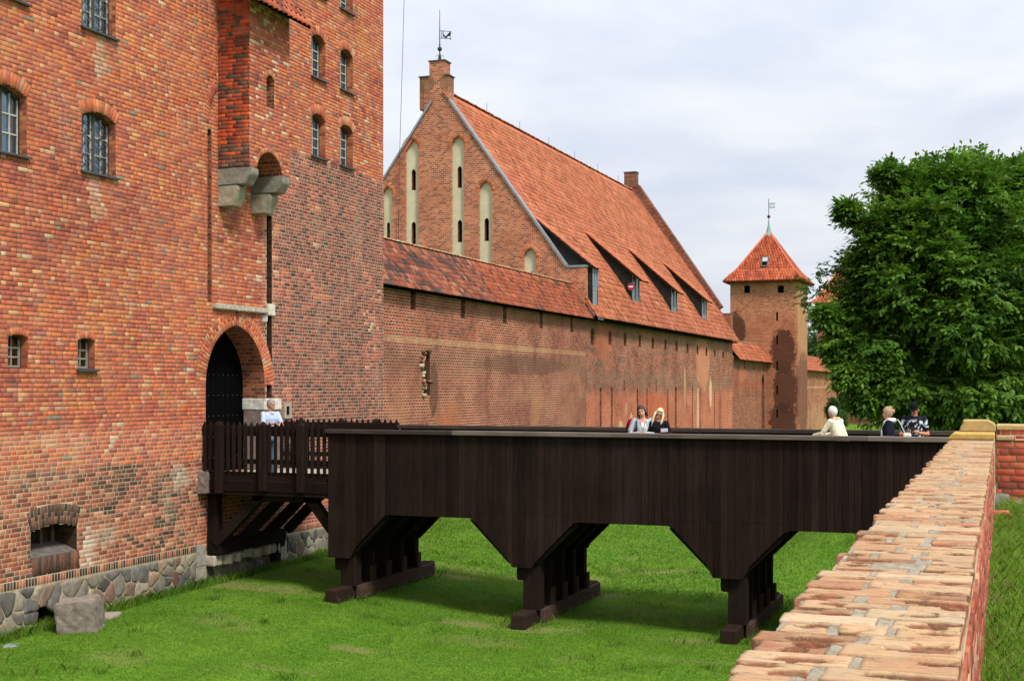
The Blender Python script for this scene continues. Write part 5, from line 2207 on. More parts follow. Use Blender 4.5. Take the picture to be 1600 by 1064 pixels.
# open fence between gate and boarded part, both sides
for y, sg_ in ((BY0, 1), (BY1, -1)):
    for x in (-16.69, -15.53, -14.56):
        timber('fence_post', (x, y - sg_ * .03, -2.42 if x < -16 else -2.34), (x, y - sg_ * .03, -.86), .17, .17, M_WOODV, 1.0, (0, 1, 0), bevel=.015)
        m = MB()
        m.add([(x - .085, y - sg_ * .03 - .085, -.86), (x + .085, y - sg_ * .03 - .085, -.86), (x + .085, y - sg_ * .03 + .085, -.86), (x - .085, y - sg_ * .03 + .085, -.86), (x, y - sg_ * .03, -.76)],
              [(0, 1, 4), (1, 2, 4), (2, 3, 4), (3, 0, 4), (3, 2, 1, 0)])
        wcol(m.build('post_cap', M_WOODV, bridge), 1.0)
    x = XF + .06
    while x < XB0 - .02:
        m = MB()
        w = .072
        zt = -.86 + random.uniform(-.015, .015)
        m.prism([(x, y - .018, -1.92), (x + w, y - .018, -1.92), (x + w, y - .018, zt), (x + w / 2, y - .018, zt + .075), (x, y - .018, zt)], (0, .036, 0))
        wcol(m.build('picket', M_WOODV, bridge), random.uniform(.8, 1.25))
        x += .156
    timber('fence_rail', (XF + .01, y + sg_ * .05, -.99), (XB0, y + sg_ * .05, -.99), .05, .23, M_WOODX, .8)
    timber('fence_rail', (XF + .01, y + sg_ * .05, -1.68), (XB0, y + sg_ * .05, -1.68), .05, .11, M_WOODX, .8)
    timber('kerb_beam', (XF + .01, y + sg_ * .1, -2.02), (XB0 + .4, y + sg_ * .1, -2.02), .16, .20, M_WOODX, .9)
    timber('edge_beam', (XF + .01, y + sg_ * .05, -2.24), (XB0 + .4, y + sg_ * .05, -2.24), .12, .24, M_WOODX, .7)
# strutted frames below the open part, wall plate and props
for y in (25.28, 26.4, 27.5, 28.45):
    timber('strut', (-16.98, y, -3.62), (-15.72, y, -2.42), .20, .22, M_WOODX, .9)
    timber('strut', (-14.55, y, -2.42), (-13.7, y, -3.45), .20, .22, M_WOODX, .9)
    timber('straining_beam', (-15.95, y, -2.47), (-14.3, y, -2.47), .20, .22, M_WOODX, .9)
timber('wall_plate', (-17.0, 25.2, -3.70), (-17.0, 28.15, -3.70), .34, .30, M_WOODY, .75)
timber('prop', (-17.04, 25.32, -3.55), (-17.04, 25.32, -2.40), .24, .24, M_WOODV, .8, (0, 1, 0))
timber('prop', (-17.04, 27.96, -4.75), (-17.04, 27.96, -3.85), .22, .2, M_WOODV, .9, (0, 1, 0))
timber('prop', (-17.04, 28.12, -4.0), (-17.04, 28.12, -3.70), .26, .2, M_WOODV, .8, (0, 1, 0))

# ------------------------------------------------------------------ brick parapet wall under the photographer's hand
pwall = empty('parapet_wall', (-.38, 10, -1.7), 'low brick parapet wall with worn brick top running from the foreground to the bridge end', 'wall')
XL, XRW, ZW = -.680, -.108, -.75
YW0, YW1 = 2.0, 19.35


def top_brick(l, w, h, seed, worn=True):
    """an old hand-made brick laid flat: chipped edges, and hollows where the face has spalled away"""
    r = random.Random(seed)
    nx, ny = max(6, int(l / .0125)), max(5, int(w / .0125))
    sv = Vector((seed * 3.7, seed * 1.9, seed))
    pits = []
    if worn:
        for _ in range(r.choice([0, 1, 1, 2])):
            pits.append((r.uniform(-.35, .35) * l, r.choice([-1, 1]) * w * r.uniform(.05, .42), l * r.uniform(.14, .40), w * r.uniform(.16, .36), r.uniform(.018, .040)))
    v, f = [], []
    chip = [r.choice([0, 0, .004, .012]) for _ in range(4)]
    for j in range(ny + 1):
        for i in range(nx + 1):
            x, y = (i / nx - .5) * l, (j / ny - .5) * w
            ex = min(l / 2 - abs(x), w / 2 - abs(y))
            q = Vector((x, y, 0))
            n1 = noise.noise(q * 18 + sv)
            n2 = noise.noise(q * 60 + sv)
            z = .0016 * n1 + .0018 * n2
            rr = .0035 + .003 * noise.noise(q * 25 + sv * 2)
            if ex < rr:
                z -= (rr - ex) * .8
            for (px, py, ax, ay, dp) in pits:
                e = ((x - px) / ax) ** 2 + ((y - py) / ay) ** 2 + .5 * noise.noise(q * 40 + sv)
                if e < 1.25:
                    z -= dp * (1 - sstep(.80, 1.2, e)) * (1 + .3 * n2)
            edge = .003 * noise.noise(Vector((x * 22, y * 22, seed)))
            bx = x + (edge if abs(x) > l * .49 else 0)
            by = y + (edge if abs(y) > w * .49 else 0)
            cq = abs(x) / (l / 2) + abs(y) / (w / 2)
            ci = (0 if x < 0 else 1) + (0 if y < 0 else 2)
            cd = 2 - chip[ci] * 14
            if cq > cd:
                k = 1 - (cq - cd) * .16
                bx *= k
                by *= k
                z -= (cq - cd) * .02
            v.append((bx, by, z))
    for j in range(ny):
        for i in range(nx):
            a = j * (nx + 1) + i
            f.append((a, a + 1, a + nx + 2, a + nx + 1))
    per = [i for i in range(nx + 1)] + [(j * (nx + 1) + nx) for j in range(1, ny + 1)] + [ny * (nx + 1) + i for i in range(nx - 1, -1, -1)] + [j * (nx + 1) for j in range(ny - 1, 0, -1)]
    b = len(v)
    for k in per:
        x, y, z = v[k]
        v.append((x * 1.006, y * 1.006, -h))
    for k in range(len(per)):
        n = (k + 1) % len(per)
        f.append((per[n], per[k], b + k, b + n))
    return Proto(v, f)


def top_mat():
    m, nt, b = new_mat('worn_brick_top', .92, .15)
    p = pos(nt)
    c = piece_color(nt)
    n1 = noise_n(nt, p, 11, 6, .65).outputs[0]
    n2 = noise_n(nt, p, 75, 5, .75).outputs[0]
    n3 = noise_n(nt, p, 4.5, 5, .65, .5).outputs[0]
    n4 = noise_n(nt, p, 260, 3, .7).outputs[0]
    st = N(nt, 'ShaderNodeMapping', {'Vector': p, 'Scale': (9., 42., 30.)}).outputs[0]
    n5 = noise_n(nt, st, 1.5, 5, .7, .4).outputs[0]
    c = mix(nt, math_(nt, 'MULTIPLY', maprange(nt, n1, .42, .64), .5), c, alb((214, 176, 124), .72))
    c = mix(nt, math_(nt, 'MULTIPLY', maprange(nt, n3, .5, .7), .22), c, alb((206, 92, 58), .72))
    # lichen: yellow and grey crusts, dark growth
    pz = N(nt, 'ShaderNodeSeparateXYZ', {0: p})
    ly = math_(nt, 'MULTIPLY', maprange(nt, n2, .53, .72), maprange(nt, n3, .40, .60))
    far_ = maprange(nt, pz.outputs[1], 4, 19, .35, .9)
    c = mix(nt, math_(nt, 'MULTIPLY', ly, far_), c, alb((204, 166, 88), .72))
    lg = math_(nt, 'MULTIPLY', maprange(nt, noise_n(nt, p, 55, 5, .75).outputs[0], .54, .66), maprange(nt, noise_n(nt, p, 6, 4, .6).outputs[0], .44, .72))
    c = mix(nt, math_(nt, 'MULTIPLY', lg, .85), c, alb((204, 196, 176), .72))
    dk = math_(nt, 'MULTIPLY', maprange(nt, n5, .53, .66), maprange(nt, n1, .3, .6, .3, 1))
    c = mix(nt, math_(nt, 'MULTIPLY', dk, .75), c, alb((92, 68, 48), .72))
    # the raw body of the brick where the skin is gone, darker in the hollows
    g = N(nt, 'ShaderNodeNewGeometry')
    low = maprange(nt, pz.outputs[2], ZW - .004, ZW - .012)
    up = maprange(nt, pz.outputs[2], ZW - .05, ZW - .035)
    cav = math_(nt, 'MULTIPLY', low, up)
    raw = mix(nt, maprange(nt, n1, .4, .6), alb((150, 74, 50), .72), alb((84, 58, 40), .72))
    c = mix(nt, math_(nt, 'MULTIPLY', cav, .85), c, mix(nt, maprange(nt, n2, .5, .72), raw, alb((150, 128, 96), .72)))
    c = mult(nt, c, maprange(nt, n4, .3, .7, .84, 1.16))
    nt.links.new(c, b.inputs['Base Color'])
    h = math_(nt, 'ADD', math_(nt, 'MULTIPLY', n2, .7), math_(nt, 'MULTIPLY', n4, .35))
    set_bump(nt, b, h, .55, .005)
    return m


M_TOP = top_mat()


def topmortar_mat():
    m, nt, b = new_mat('grey_mortar', .95, .1)
    p = pos(nt)
    n1 = noise_n(nt, p, 14, 6, .7).outputs[0]
    n2 = noise_n(nt, p, 120, 4, .75).outputs[0]
    c = mix(nt, maprange(nt, n1, .35, .65), alb((196, 184, 162), .72), alb((156, 144, 124), .72))
    c = mult(nt, c, maprange(nt, n2, .3, .7, .7, 1.22))
    nt.links.new(c, b.inputs['Base Color'])
    set_bump(nt, b, math_(nt, 'ADD', n1, n2), .7, .006)
    return m


M_TOPM = topmortar_mat()
TB_L = [top_brick(.30, .1525, .07, i) for i in range(14)]
TB_H = [top_brick(.145, .1525, .07, 40 + i) for i in range(5)]
TB_M = [top_brick(.205, .1525, .07, 60 + i) for i in range(8)]
PAL_TOP0 = [(12, (206, 164, 116)), (10, (198, 148, 104)), (12, (208, 168, 124)), (6, (186, 122, 86)), (5, (212, 180, 138)), (5, (156, 114, 80))]
PAL_TOP = [(w, tuple(v * .90 for v in c)) for w, c in PAL_TOP0]
xs_t = np.linspace(XL + .02, XRW - .012, 66)
ys_t = np.concatenate([np.arange(YW0, 7.5, .013), np.arange(7.5, YW1, .03)])


def mort_top(x, y):
    return ZW - .005 + .006 * noise.noise(Vector((x * 16, y * 16, 3))) + .004 * noise.noise(Vector((x * 60, y * 60, 1)))


mbed = bpy.data.objects.new('mortar_bed', bpy.data.meshes.new('mortar_bed'))
link(mbed, pwall)
ROWS = []


def greyed(c, f, k):
    c = alb(c)
    g = sum(c) / 3 * 1.08
    return tuple((v * (1 - f) + g * f) * k for v in c)


pt = Pieces()
y = YW0
row = 0
while y < YW1 - .1:
    skew = .010 * math.sin(y * 1.7)
    gap = random.uniform(.02, .055)
    sy_ = random.uniform(.93, .995)
    jag = random.uniform(-.03, .04)
    x0 = XL + jag
    x1 = XRW - random.uniform(-.002, .012)
    if row % 2 == 0:
        w1 = x1 - x0 - .30 - gap
        seq = [(TB_L, .30, .30), (TB_M, .205, w1)]
    else:
        w1 = x1 - x0 - .205 - gap
        seq = [(TB_M, .205, .205), (TB_L, .30, w1)]
    if random.random() < .25:
        seq = [(TB_H, .145, .145), (TB_H, .145, .145 - .0), (TB_M, .205, x1 - x0 - .29 - 2 * gap)]
    x = x0
    ROWS.append([])
    for lst, base, w in seq:
        if w < .06:
            break
        if random.random() < .045 and y < 16 and x > x0:
            x += w + gap                          # a brick has gone, only its bed is left
            continue
        rot = random.uniform(-.012, .012)
        X = Vector((math.cos(rot), math.sin(rot), random.uniform(-.010, .010))).normalized()
        Y = Vector((-math.sin(rot), math.cos(rot), random.uniform(-.014, .014))).normalized()
        Z = X.cross(Y)
        flip = random.choice([1, -1])
        m4 = Matrix((X * (w / base) * flip, Y * flip * sy_, Z)).transposed().to_4x4()
        m4.translation = Vector((x + w / 2, y + .0725 + skew, ZW + random.uniform(-.006, .006)))
        ROWS[-1].append((x + .008, x + w - .008))
        pt.add(random.choice(lst), m4, greyed(pick(PAL_TOP), .17, random.uniform(.88, 1.1)))
        x += w + gap
    y += .1555
    row += 1
pt.build('brick', mbed, M_TOP, 300, smooth=True)
nx_, ny_ = len(xs_t), len(ys_t)


def bed_z(x, y):
    k = int((y - YW0) / .1555)
    if k < len(ROWS) and any(a < x < b for a, b in ROWS[k]):
        return ZW - .058
    return mort_top(x, y)


V = [(x, y, bed_z(x, y)) for y in ys_t for x in xs_t]
i_ = np.arange((nx_ - 1) * (ny_ - 1))
r_, c_ = i_ // (nx_ - 1), i_ % (nx_ - 1)
a_ = r_ * nx_ + c_
me = mesh_np('mortar_bed', V, np.stack([a_, a_ + 1, a_ + nx_ + 1, a_ + nx_], 1).ravel(), np.full(len(i_), 4))
me.materials.append(M_TOPM)
old = mbed.data
mbed.data = me
bpy.data.meshes.remove(old)
# body of the wall: mortar faces with courses of brick on either side
bw = MB()
bw.box(XL + .012, YW0, -5.4, XRW - .012, YW1, ZW - .05)
M_WALLM = simple('wall_mortar', alb((205, 185, 158)), .95, .1, var=.18, scale=14)
pwb = bw.build('wall_body', M_WALLM, pwall)
FRW = Face((XRW, 0, 0), (0, 1, 0), (1, 0, 0))
FLW = Face((XL, 0, 0), (0, 1, 0), (-1, 0, 0))
PAL_RW = [(10, (172, 92, 74)), (8, (158, 80, 66)), (6, (184, 108, 86)), (4, (136, 74, 62)), (3, (190, 150, 120))]
pr_ = Pieces()
lay_bricks(pr_, FRW, YW0, YW1, -1.72, ZW - .068, [], lambda s, z: vary(pick(PAL_RW), k=.15), rh=.092, joint=.016, proud=.008)
lay_bricks(pr_, FLW, YW0, YW1, -5.2, ZW - .068, [], lambda s, z: vary(pick(PAL_C), k=.15), rh=.092, joint=.014, proud=.006)
pr_.build('side_brick', pwb, M_BRICK, 0, 'side_brick_courses')

# masonry that holds the bank under the bridge end
m = MB()
m.box(-.62, 20.77, -5.4, -.29, 34.5, -2.09)
m.build('retaining_wall', M_REVDK, pwall)

# end of the wall: sandstone copings, and the cross wall to the right
YCW = 20.25
cross = empty('cross_wall', (.6, YCW, -1.85), 'low red brick cross wall on granite boulders with yellow sandstone copings at the parapet end', 'wall')


def slab(name, poly, y0, y1, parent, color, mat=None):
    m = MB()
    m.prism([(x, y0, z) for x, z in poly], (0, y1 - y0, 0))
    o = wcol(m.build(name, mat or M_SAND, parent, bevel=.015))
    o.color = (*alb(color, .72), 1)
    return o


slab('coping', [(-.74, -.745), (-.10, -.745), (-.10, -.655), (-.66, -.655)], YW1 - .05, YCW + .1, cross, (206, 170, 92))
slab('coping_block', [(-.60, -.653), (-.09, -.653), (-.09, -.56), (-.13, -.52), (-.20, -.485), (-.55, -.485), (-.54, -.53), (-.575, -.58)], YCW - .15, YCW + .45, cross, (196, 166, 116))
bw = MB()
bw.box(-.66, YW1 - .04, -5.4, -.10, YCW + .5, -.748)
bw.box(-.09, YCW + .03, -2.2, 3.2, YCW + .5, -.80)
cwb = bw.build('wall_body', M_WALLM, cross)
FCW = Face((0, YCW, 0), (1, 0, 0), (0, -1, 0))
PAL_CW = [(10, (186, 88, 66)), (8, (172, 78, 60)), (5, (196, 104, 80)), (4, (146, 72, 60))]
pcx = Pieces()
lay_bricks(pcx, FCW, -.09, 3.2, -1.70, -.79, [], lambda s, z: vary((130, 66, 56) if z < -1.42 and random.random() < .7 else pick(PAL_CW), k=.12), rh=.1, joint=.017, proud=.006)
pcx.build('brick', cwb, M_BRICK, 120, 'brick_courses')
pcy = Pieces()
lay_bricks(pcy, FRW, YW1 + .02, YCW, -1.72, -.82, [], lambda s, z: vary((150, 72, 60), k=.15), rh=.1, joint=.016)
pcy.build('return_brick', cwb, M_BRICK, 0, 'return_brick_courses')
slab('coping_slab', [(-.085, -.785), (.16, -.785), (.16, -.715), (-.085, -.715)], YCW - .03, YCW + .5, cross, (186, 160, 122))
slab('coping_slab', [(.165, -.79), (3.2, -.79), (3.2, -.765), (.165, -.765)], YCW - .02, YCW + .3, cross, (198, 150, 110))
m = MB()
m.box(-.085, YCW + .22, -.80, .34, YCW + .9, -.64)
m = m.build('pier_brick', M_WALLM, cross)
pcz = Pieces()
FCZ = Face((0, YCW + .218, 0), (1, 0, 0), (0, -1, 0))
lay_bricks(pcz, FCZ, -.085, .34, -.80, -.63, [], lambda s, z: vary(pick(PAL_CW), k=.12), rh=.085, joint=.014)
pcz.build('brick', m, M_BRICK, 20)
slab('pier_coping', [(-.085, -.638), (.345, -.638), (.345, -.56), (-.085, -.56)], YCW + .18, YCW + .95, cross, (200, 170, 120))
m = MB()
m.box(.34, YCW + .5, -.9, 3.2, YCW + .9, -.70)
m = m.build('rear_wall', M_WALLM, cross)
pcz = Pieces()
lay_bricks(pcz, Face((0, YCW + .498, 0), (1, 0, 0), (0, -1, 0)), .34, 3.2, -.88, -.69, [], lambda s, z: vary(pick(PAL_CW), k=.12), rh=.09, joint=.014)
pcz.build('brick', m, M_BRICK, 30)
for (x, z, sx_, sz_, c_) in ((-.03, -1.72, .26, .30, (118, 118, 104)), (.33, -1.79, .44, .30, (132, 112, 100)), (.80, -1.72, .5, .34, (120, 112, 106)), (1.3, -1.78, .5, .3, (126, 104, 96)), (1.85, -1.74, .55, .34, (120, 118, 110)), (2.5, -1.76, .7, .36, (112, 104, 98)), (.44, -1.60, .16, .12, (140, 132, 118))):
    rock('boulder', (x, YCW + .02, z), (sx_, .4, sz_), M_STONE, cross, c_, seed=int(x * 50) + 9, rough=.07)
rock('brick_stub', (-.03, 18.9, -1.74), (.24, .12, .09), M_STONE, cross, (190, 110, 80), rz=.3, seed=5)

# loose stones at the foot of the tower
p = hZ(125, 965, -4.72)
g = block('granite_block', -.37, -.34, -.34, .37, .34, .34, (134, 122, 112), rough=.03, cuts=6, seed=11, parent=None)
g.matrix_basis = Matrix.Translation((-16.25, 19.70, -4.33)) @ Matrix.Rotation(.45, 4, 'Z') @ Matrix.Rotation(-.10, 4, 'Y') @ Matrix.Rotation(.06, 4, 'X')
tag(g, 'large squared block of pinkish granite lying on the grass at the tower foot', 'stone')
g = rock('field_stone', (-16.62, 20.95, -4.60), (.42, .5, .22), M_STONE, None, (150, 140, 122), rz=.2, seed=21)
tag(g, 'small pale rounded stone beside the granite block against the stone base', 'stone')
g = rock('flat_stone', (-16.55, 18.25, -4.66), (.26, .34, .12), M_STONE, None, (140, 146, 150), rz=.5, seed=31)
tag(g, 'small flat grey stone half sunk in the grass below the stone base', 'stone')


# ------------------------------------------------------------------ trees
def leaf_mat(name, c1, c2, trans=.35, straw=0.0):
    m = bpy.data.materials.new(name)
    m.use_nodes = True
    nt = m.node_tree
    b = nt.nodes['Principled BSDF']
    b.inputs['Roughness'].default_value = .55
    b.inputs['Specular IOR Level'].default_value = .25
    a = N(nt, 'ShaderNodeAttribute', attribute_name='col').outputs['Color']
    s = N(nt, 'ShaderNodeSeparateXYZ', {0: a})
    c = mix(nt, s.outputs[0], c1, c2)
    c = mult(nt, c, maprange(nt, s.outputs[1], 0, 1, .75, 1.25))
    if straw:
        c = mix(nt, math_(nt, 'GREATER_THAN', s.outputs[1], 1 - straw), c, (.30, .25, .10))
    nt.links.new(c, b.inputs['Base Color'])
    t = N(nt, 'ShaderNodeBsdfTranslucent', {'Color': mult(nt, c, 1.3)})
    ms = N(nt, 'ShaderNodeMixShader', {0: trans, 1: b, 2: t})
    nt.links.new(ms.outputs[0], nt.nodes['Material Output'].inputs[0])
    return m


def leaf_cloud(name, parent, mat, P, D, size, aspect, tone, leaflets=7, rng=RNG):
    """sprays of leaflets: P spray roots, D rachis directions, kites in pairs along each rachis"""
    n = len(P)
    up = np.tile(np.array([[0., 0., 1.]]), (n, 1))
    side = np.cross(D, up)
    side /= np.linalg.norm(side, axis=1, keepdims=True) + 1e-6
    nor = np.cross(side, D)
    Vs, tones = [], []
    for k in range(leaflets):
        t = (k // 2 + .5) / ((leaflets + 1) // 2)
        sd = -1 if k % 2 else 1
        if k == leaflets - 1:
            sd = 0
            t = 1.0
        L = size * rng.uniform(.75, 1.2, (n, 1))
        base = P + D * (size[:, None] if np.ndim(size) else size) * 1.7 * t
        d = D * .75 + side * sd * .9 + nor * rng.uniform(-.35, .15, (n, 1)) + rng.normal(0, .16, (n, 3))
        d /= np.linalg.norm(d, axis=1, keepdims=True)
        w = np.cross(d, nor + rng.normal(0, .35, (n, 3)))
        w /= np.linalg.norm(w, axis=1, keepdims=True) + 1e-6
        W = w * L * aspect
        a = base
        m1 = base + d * L * .45 + W
        tip = base + d * L - np.array([[0, 0, 1.]]) * L * .12
        m2 = base + d * L * .45 - W
        Vs.append(np.stack([a, m1, tip, m2], 1))
        tones.append(np.clip(tone + rng.normal(0, .12, n), 0, 1))
    V = np.concatenate(Vs).reshape(-1, 3)
    T = np.concatenate(tones)
    nq = len(V) // 4
    col = np.zeros((nq, 4, 3))
    col[:, :, 0] = T[:, None]
    col[:, :, 1] = rng.uniform(0, 1, nq)[:, None]
    me = mesh_np(name, V, np.arange(nq * 4), np.full(nq, 4), col.reshape(-1, 3))
    me.materials.append(mat)
    o = bpy.data.objects.new(name, me)
    link(o, parent)
    return o


M_LEAF = leaf_mat('ash_leaf', (.040, .106, .008), (.125, .235, .020))
M_LEAF2 = leaf_mat('far_leaf', (.03, .07, .014), (.06, .12, .026))
M_CYP = leaf_mat('cypress_leaf', (.03, .085, .02), (.06, .13, .03), .2)
M_BARK = simple('bark', (.035, .028, .02), .95, .1, var=.35, scale=8)


def limb(mb, p, q, r0, r1, seed, segs=5, wob=.12):
    pts = []
    L = (q - p).length
    for i in range(segs + 1):
        t = i / segs
        pts.append(p.lerp(q, t) + noise.noise_vector(Vector((seed * 3.1 + t * 2.2, seed, 1))) * L * wob * t)
    mb.tube(pts, [r0 + (r1 - r0) * i / segs for i in range(segs + 1)], 7)
    return pts


def tree(name, base, H, crown_c, rad, label, nclump, nspray, leaf, mat, trunk_r=.35, clump_r=(.7, 1.25), shell=(.62, 1.0), cat='tree', group=None, leaflets=7, low=-1.0, seed=1, aspect=.2, lobes=(), tone_shift=0.0):
    cr_over = {}
    rng = np.random.default_rng(seed)
    base, crown_c = Vector(base), Vector(crown_c)
    root = empty(name, base, label, cat, group)
    cen = []
    tries = 0
    while len(cen) < nclump and tries < nclump * 30:
        tries += 1
        d = rng.normal(0, 1, 3)
        d /= np.linalg.norm(d)
        if d[2] < low:
            continue
        k = rng.uniform(*shell) * (1 + .22 * noise.noise(Vector(d * 1.7) + Vector((seed, 0, 0))) + .10 * noise.noise(Vector(d * 4.1) + Vector((0, seed, 0))))
        cen.append(np.array(crown_c) + d * np.array(rad) * k)
    for lobe in lobes:
        lc, lr, ln = lobe[:3]
        for _ in range(ln):
            if len(lobe) > 3:
                cr_over[len(cen)] = lobe[3]
            d = rng.normal(0, 1, 3)
            d /= np.linalg.norm(d)
            cen.append(np.array(lc) + d * np.array(lr) * rng.uniform(.3, 1))
    cen = np.array(cen)
    tb = MB()
    fork = base.lerp(crown_c, .45)
    limb(tb, base + Vector((0, 0, -.3)), fork, trunk_r, trunk_r * .7, seed, 6, .05)
    tb.build('trunk', M_BARK, root, smooth=True)
    lb = MB()
    step = max(1, len(cen) // 46)
    heads = []
    for k in range(9):
        a = k * 2.4 + seed
        q = crown_c + Vector((math.cos(a) * rad[0] * .5, math.sin(a) * rad[1] * .5, rad[2] * (.1 + .09 * (k % 5) - .25)))
        pts = limb(lb, fork, q, trunk_r * .5, trunk_r * .16, seed + k, 6)
        heads.append(pts)
    for c in cen[::step]:
        c = Vector(c)
        best = min((pt for pts in heads for pt in pts[2:]), key=lambda pt: (pt - c).length)
        limb(lb, best, c, trunk_r * .16, .015, seed + c.x, 4, .1)
    lb.build('branch', M_BARK, root, smooth=True)
    per = nspray // len(cen)
    n = per * len(cen)
    cr = rng.uniform(clump_r[0], clump_r[1], len(cen))
    for k_, v_ in cr_over.items():
        cr[k_] = v_
    ci = np.repeat(np.arange(len(cen)), per)
    off = rng.normal(0, 1, (n, 3))
    off /= np.linalg.norm(off, axis=1, keepdims=True)
    off *= (rng.uniform(0, 1, (n, 1)) ** .45)
    off[:, 2] *= .72
    P = cen[ci] + off * cr[ci][:, None]
    out = P - np.array(crown_c)
    out /= np.linalg.norm(out, axis=1, keepdims=True) + 1e-6
    D = out * .6 + off * .7 + rng.normal(0, .38, (n, 3)) + np.array([[0, 0, -.16]])
    D /= np.linalg.norm(D, axis=1, keepdims=True)
    ctone = rng.uniform(.0, .9, len(cen)) + tone_shift
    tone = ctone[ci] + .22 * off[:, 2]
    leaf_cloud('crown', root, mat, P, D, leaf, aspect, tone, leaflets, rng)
    return root


def pt_at(x, y, zc):
    r = ray(x, y)
    return r * zc            # ray() has unit depth along the optical axis


cc = pt_at(1497, 452, 55)
tb_ = pt_at(1500, 690, 55)
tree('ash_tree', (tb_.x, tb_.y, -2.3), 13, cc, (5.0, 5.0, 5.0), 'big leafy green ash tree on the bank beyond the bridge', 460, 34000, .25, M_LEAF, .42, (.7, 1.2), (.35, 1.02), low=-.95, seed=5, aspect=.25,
     lobes=((pt_at(1420, 300, 54), (.7, .7, .6), 8), (pt_at(1372, 356, 53.5), (.5, .5, .5), 6), (pt_at(1332, 492, 54), (.5, .5, .6), 8), (pt_at(1296, 497, 53), (.45, .4, .3), 7, .38), (pt_at(1312, 545, 53), (.5, .5, .6), 12, .5), (pt_at(1330, 590, 52), (.5, .5, .4), 10, .5), (pt_at(1352, 620, 52), (.4, .4, .3), 7, .42), (pt_at(1330, 332, 53.5), (.25, .25, .4), 6, .35), (pt_at(1388, 272, 54), (.4, .4, .3), 5, .4), (pt_at(1372, 560, 52.5), (.8, .8, .7), 14),
            (pt_at(1500, 290, 55), (2.6, 2.6, .7), 30), (pt_at(1390, 400, 54), (1.3, 1.3, 1.4), 26), (pt_at(1372, 450, 54), (.9, .9, 1.2), 22), (pt_at(1405, 606, 52), (.8, .8, .4), 10), (pt_at(1590, 300, 55), (1.8, 1.8, 1.0), 30), (pt_at(1640, 400, 55), (1.8, 1.8, 2.0), 40), (pt_at(1500, 620, 52), (3.2, 2.0, .8), 40), (pt_at(1600, 640, 53), (2, 2, .8), 24)))
for i, (x, y, zc, r, lab) in enumerate(((1276, 556, 190, (4.6, 4.6, 3.9), 'dark green tree behind the far wall, between watch tower and far tower'),)):
    c = pt_at(x, y, zc)
    tree('background_tree', (c.x, c.y, -4.6), 8, c, r, lab, 70, 2600, .5, M_LEAF2, .4, (1.0, 1.6), (.3, 1.0), seed=30 + i, aspect=.26)
hz_ = [(1425, 640, 78, (3.2, 3.2, 1.6), 'dark bush under the ash tree, nearest the far lawn'), (1475, 632, 74, (3.4, 3.4, 2.2), 'dark bush under the ash tree beside its trunk'),
       (1540, 628, 72, (3.4, 3.2, 2.2), 'dark bush under the ash tree behind the sandstone coping'), (1605, 630, 72, (3.2, 3.2, 2.0), 'dark bush at the edge of the photo behind the cross wall')]
for i, (x, y, zc, r, lab) in enumerate(hz_):
    c = pt_at(x, y, zc)
    tree('bush', (c.x, c.y, bank2_z(c.x, c.y)), 3, c, r, lab, 60, 2600, .24, M_LEAF, .12, (.6, 1.0), (.2, 1.0), cat='bush', group='bushes under the ash tree', seed=50 + i, tone_shift=-.1)
for i, (x, y0, y1, zc, lab) in enumerate(((1301.5, 620, 672, 118, 'narrow bright green cypress in front of the far wall'), (1316, 606, 672, 135, 'taller narrow green cypress between far wall and far tower'))):
    b0, b1 = pt_at(x, y1, zc), pt_at(x, y0, zc)
    c = (b0 + b1) / 2
    h = (b1.z - b0.z) / 2
    tree('cypress', (c.x, c.y, b0.z - .4), 3, c, (.42, .42, h * .95), lab, 60, 2400, .16, M_CYP, .08, (.18, .3), (.2, 1.0), seed=70 + i, group='cypresses by the far wall', tone_shift=.2)
# far-off wood that closes the view between the trunks
n = 5200
rng = np.random.default_rng(3)
wx = rng.uniform(-60, 150, n)
P = np.stack([wx, 300 + rng.uniform(0, 14, n), rng.uniform(-5, 1, n) * 1.0 + rng.uniform(0, 1, n) * 9 * (.6 + .4 * np.sin(wx * .13) * np.sin(wx * .31 + 1))], 1)
D = rng.normal(0, 1, (n, 3))
D /= np.linalg.norm(D, axis=1, keepdims=True)
wood_ = leaf_cloud('wood', None, M_LEAF2, P, D, 1.1, .3, rng.uniform(.1, .7, n), 7, rng)
tag(wood_, 'dark green line of far-off woodland behind tower and tree', 'woodland', kind='stuff')


# ------------------------------------------------------------------ grass
def blades(name, X, Y, Z, h, w, lean, label, mat, tone, rng):
    n = len(X)
    a = rng.uniform(0, 2 * math.pi, n)
    dx, dy = np.cos(a), np.sin(a)
    b = rng.uniform(0, 2 * math.pi, n)
    lx, ly = np.cos(b) * lean * h, np.sin(b) * lean * h
    hw = w / 2
    p0 = np.stack([X - dx * hw, Y - dy * hw, Z - .01], 1)
    p1 = np.stack([X + dx * hw, Y + dy * hw, Z - .01], 1)
    q0 = np.stack([X - dx * hw * .7 + lx * .35, Y - dy * hw * .7 + ly * .35, Z + h * .6], 1)
    q1 = np.stack([X + dx * hw * .7 + lx * .35, Y + dy * hw * .7 + ly * .35, Z + h * .6], 1)
    tp = np.stack([X + lx, Y + ly, Z + h], 1)
    V = np.stack([p0, p1, q1, tp, q0], 1).reshape(-1, 3)
    i = np.arange(n) * 5
    loops = np.stack([i, i + 1, i + 2, i + 3, i + 4], 1).ravel()
    col = np.zeros((n, 5, 3))
    col[:, :, 0] = tone[:, None]
    col[:, :, 1] = rng.uniform(0, 1, n)[:, None]
    me = mesh_np(name, V, loops, np.full(n, 5), col.reshape(-1, 3))
    me.materials.append(mat)
    o = bpy.data.objects.new(name, me)
    COL.objects.link(o)
    return tag(o, label, 'grass', kind='stuff')


M_GRASS = leaf_mat('grass_blade', (.066, .175, .010), (.205, .345, .038), .5, .07)


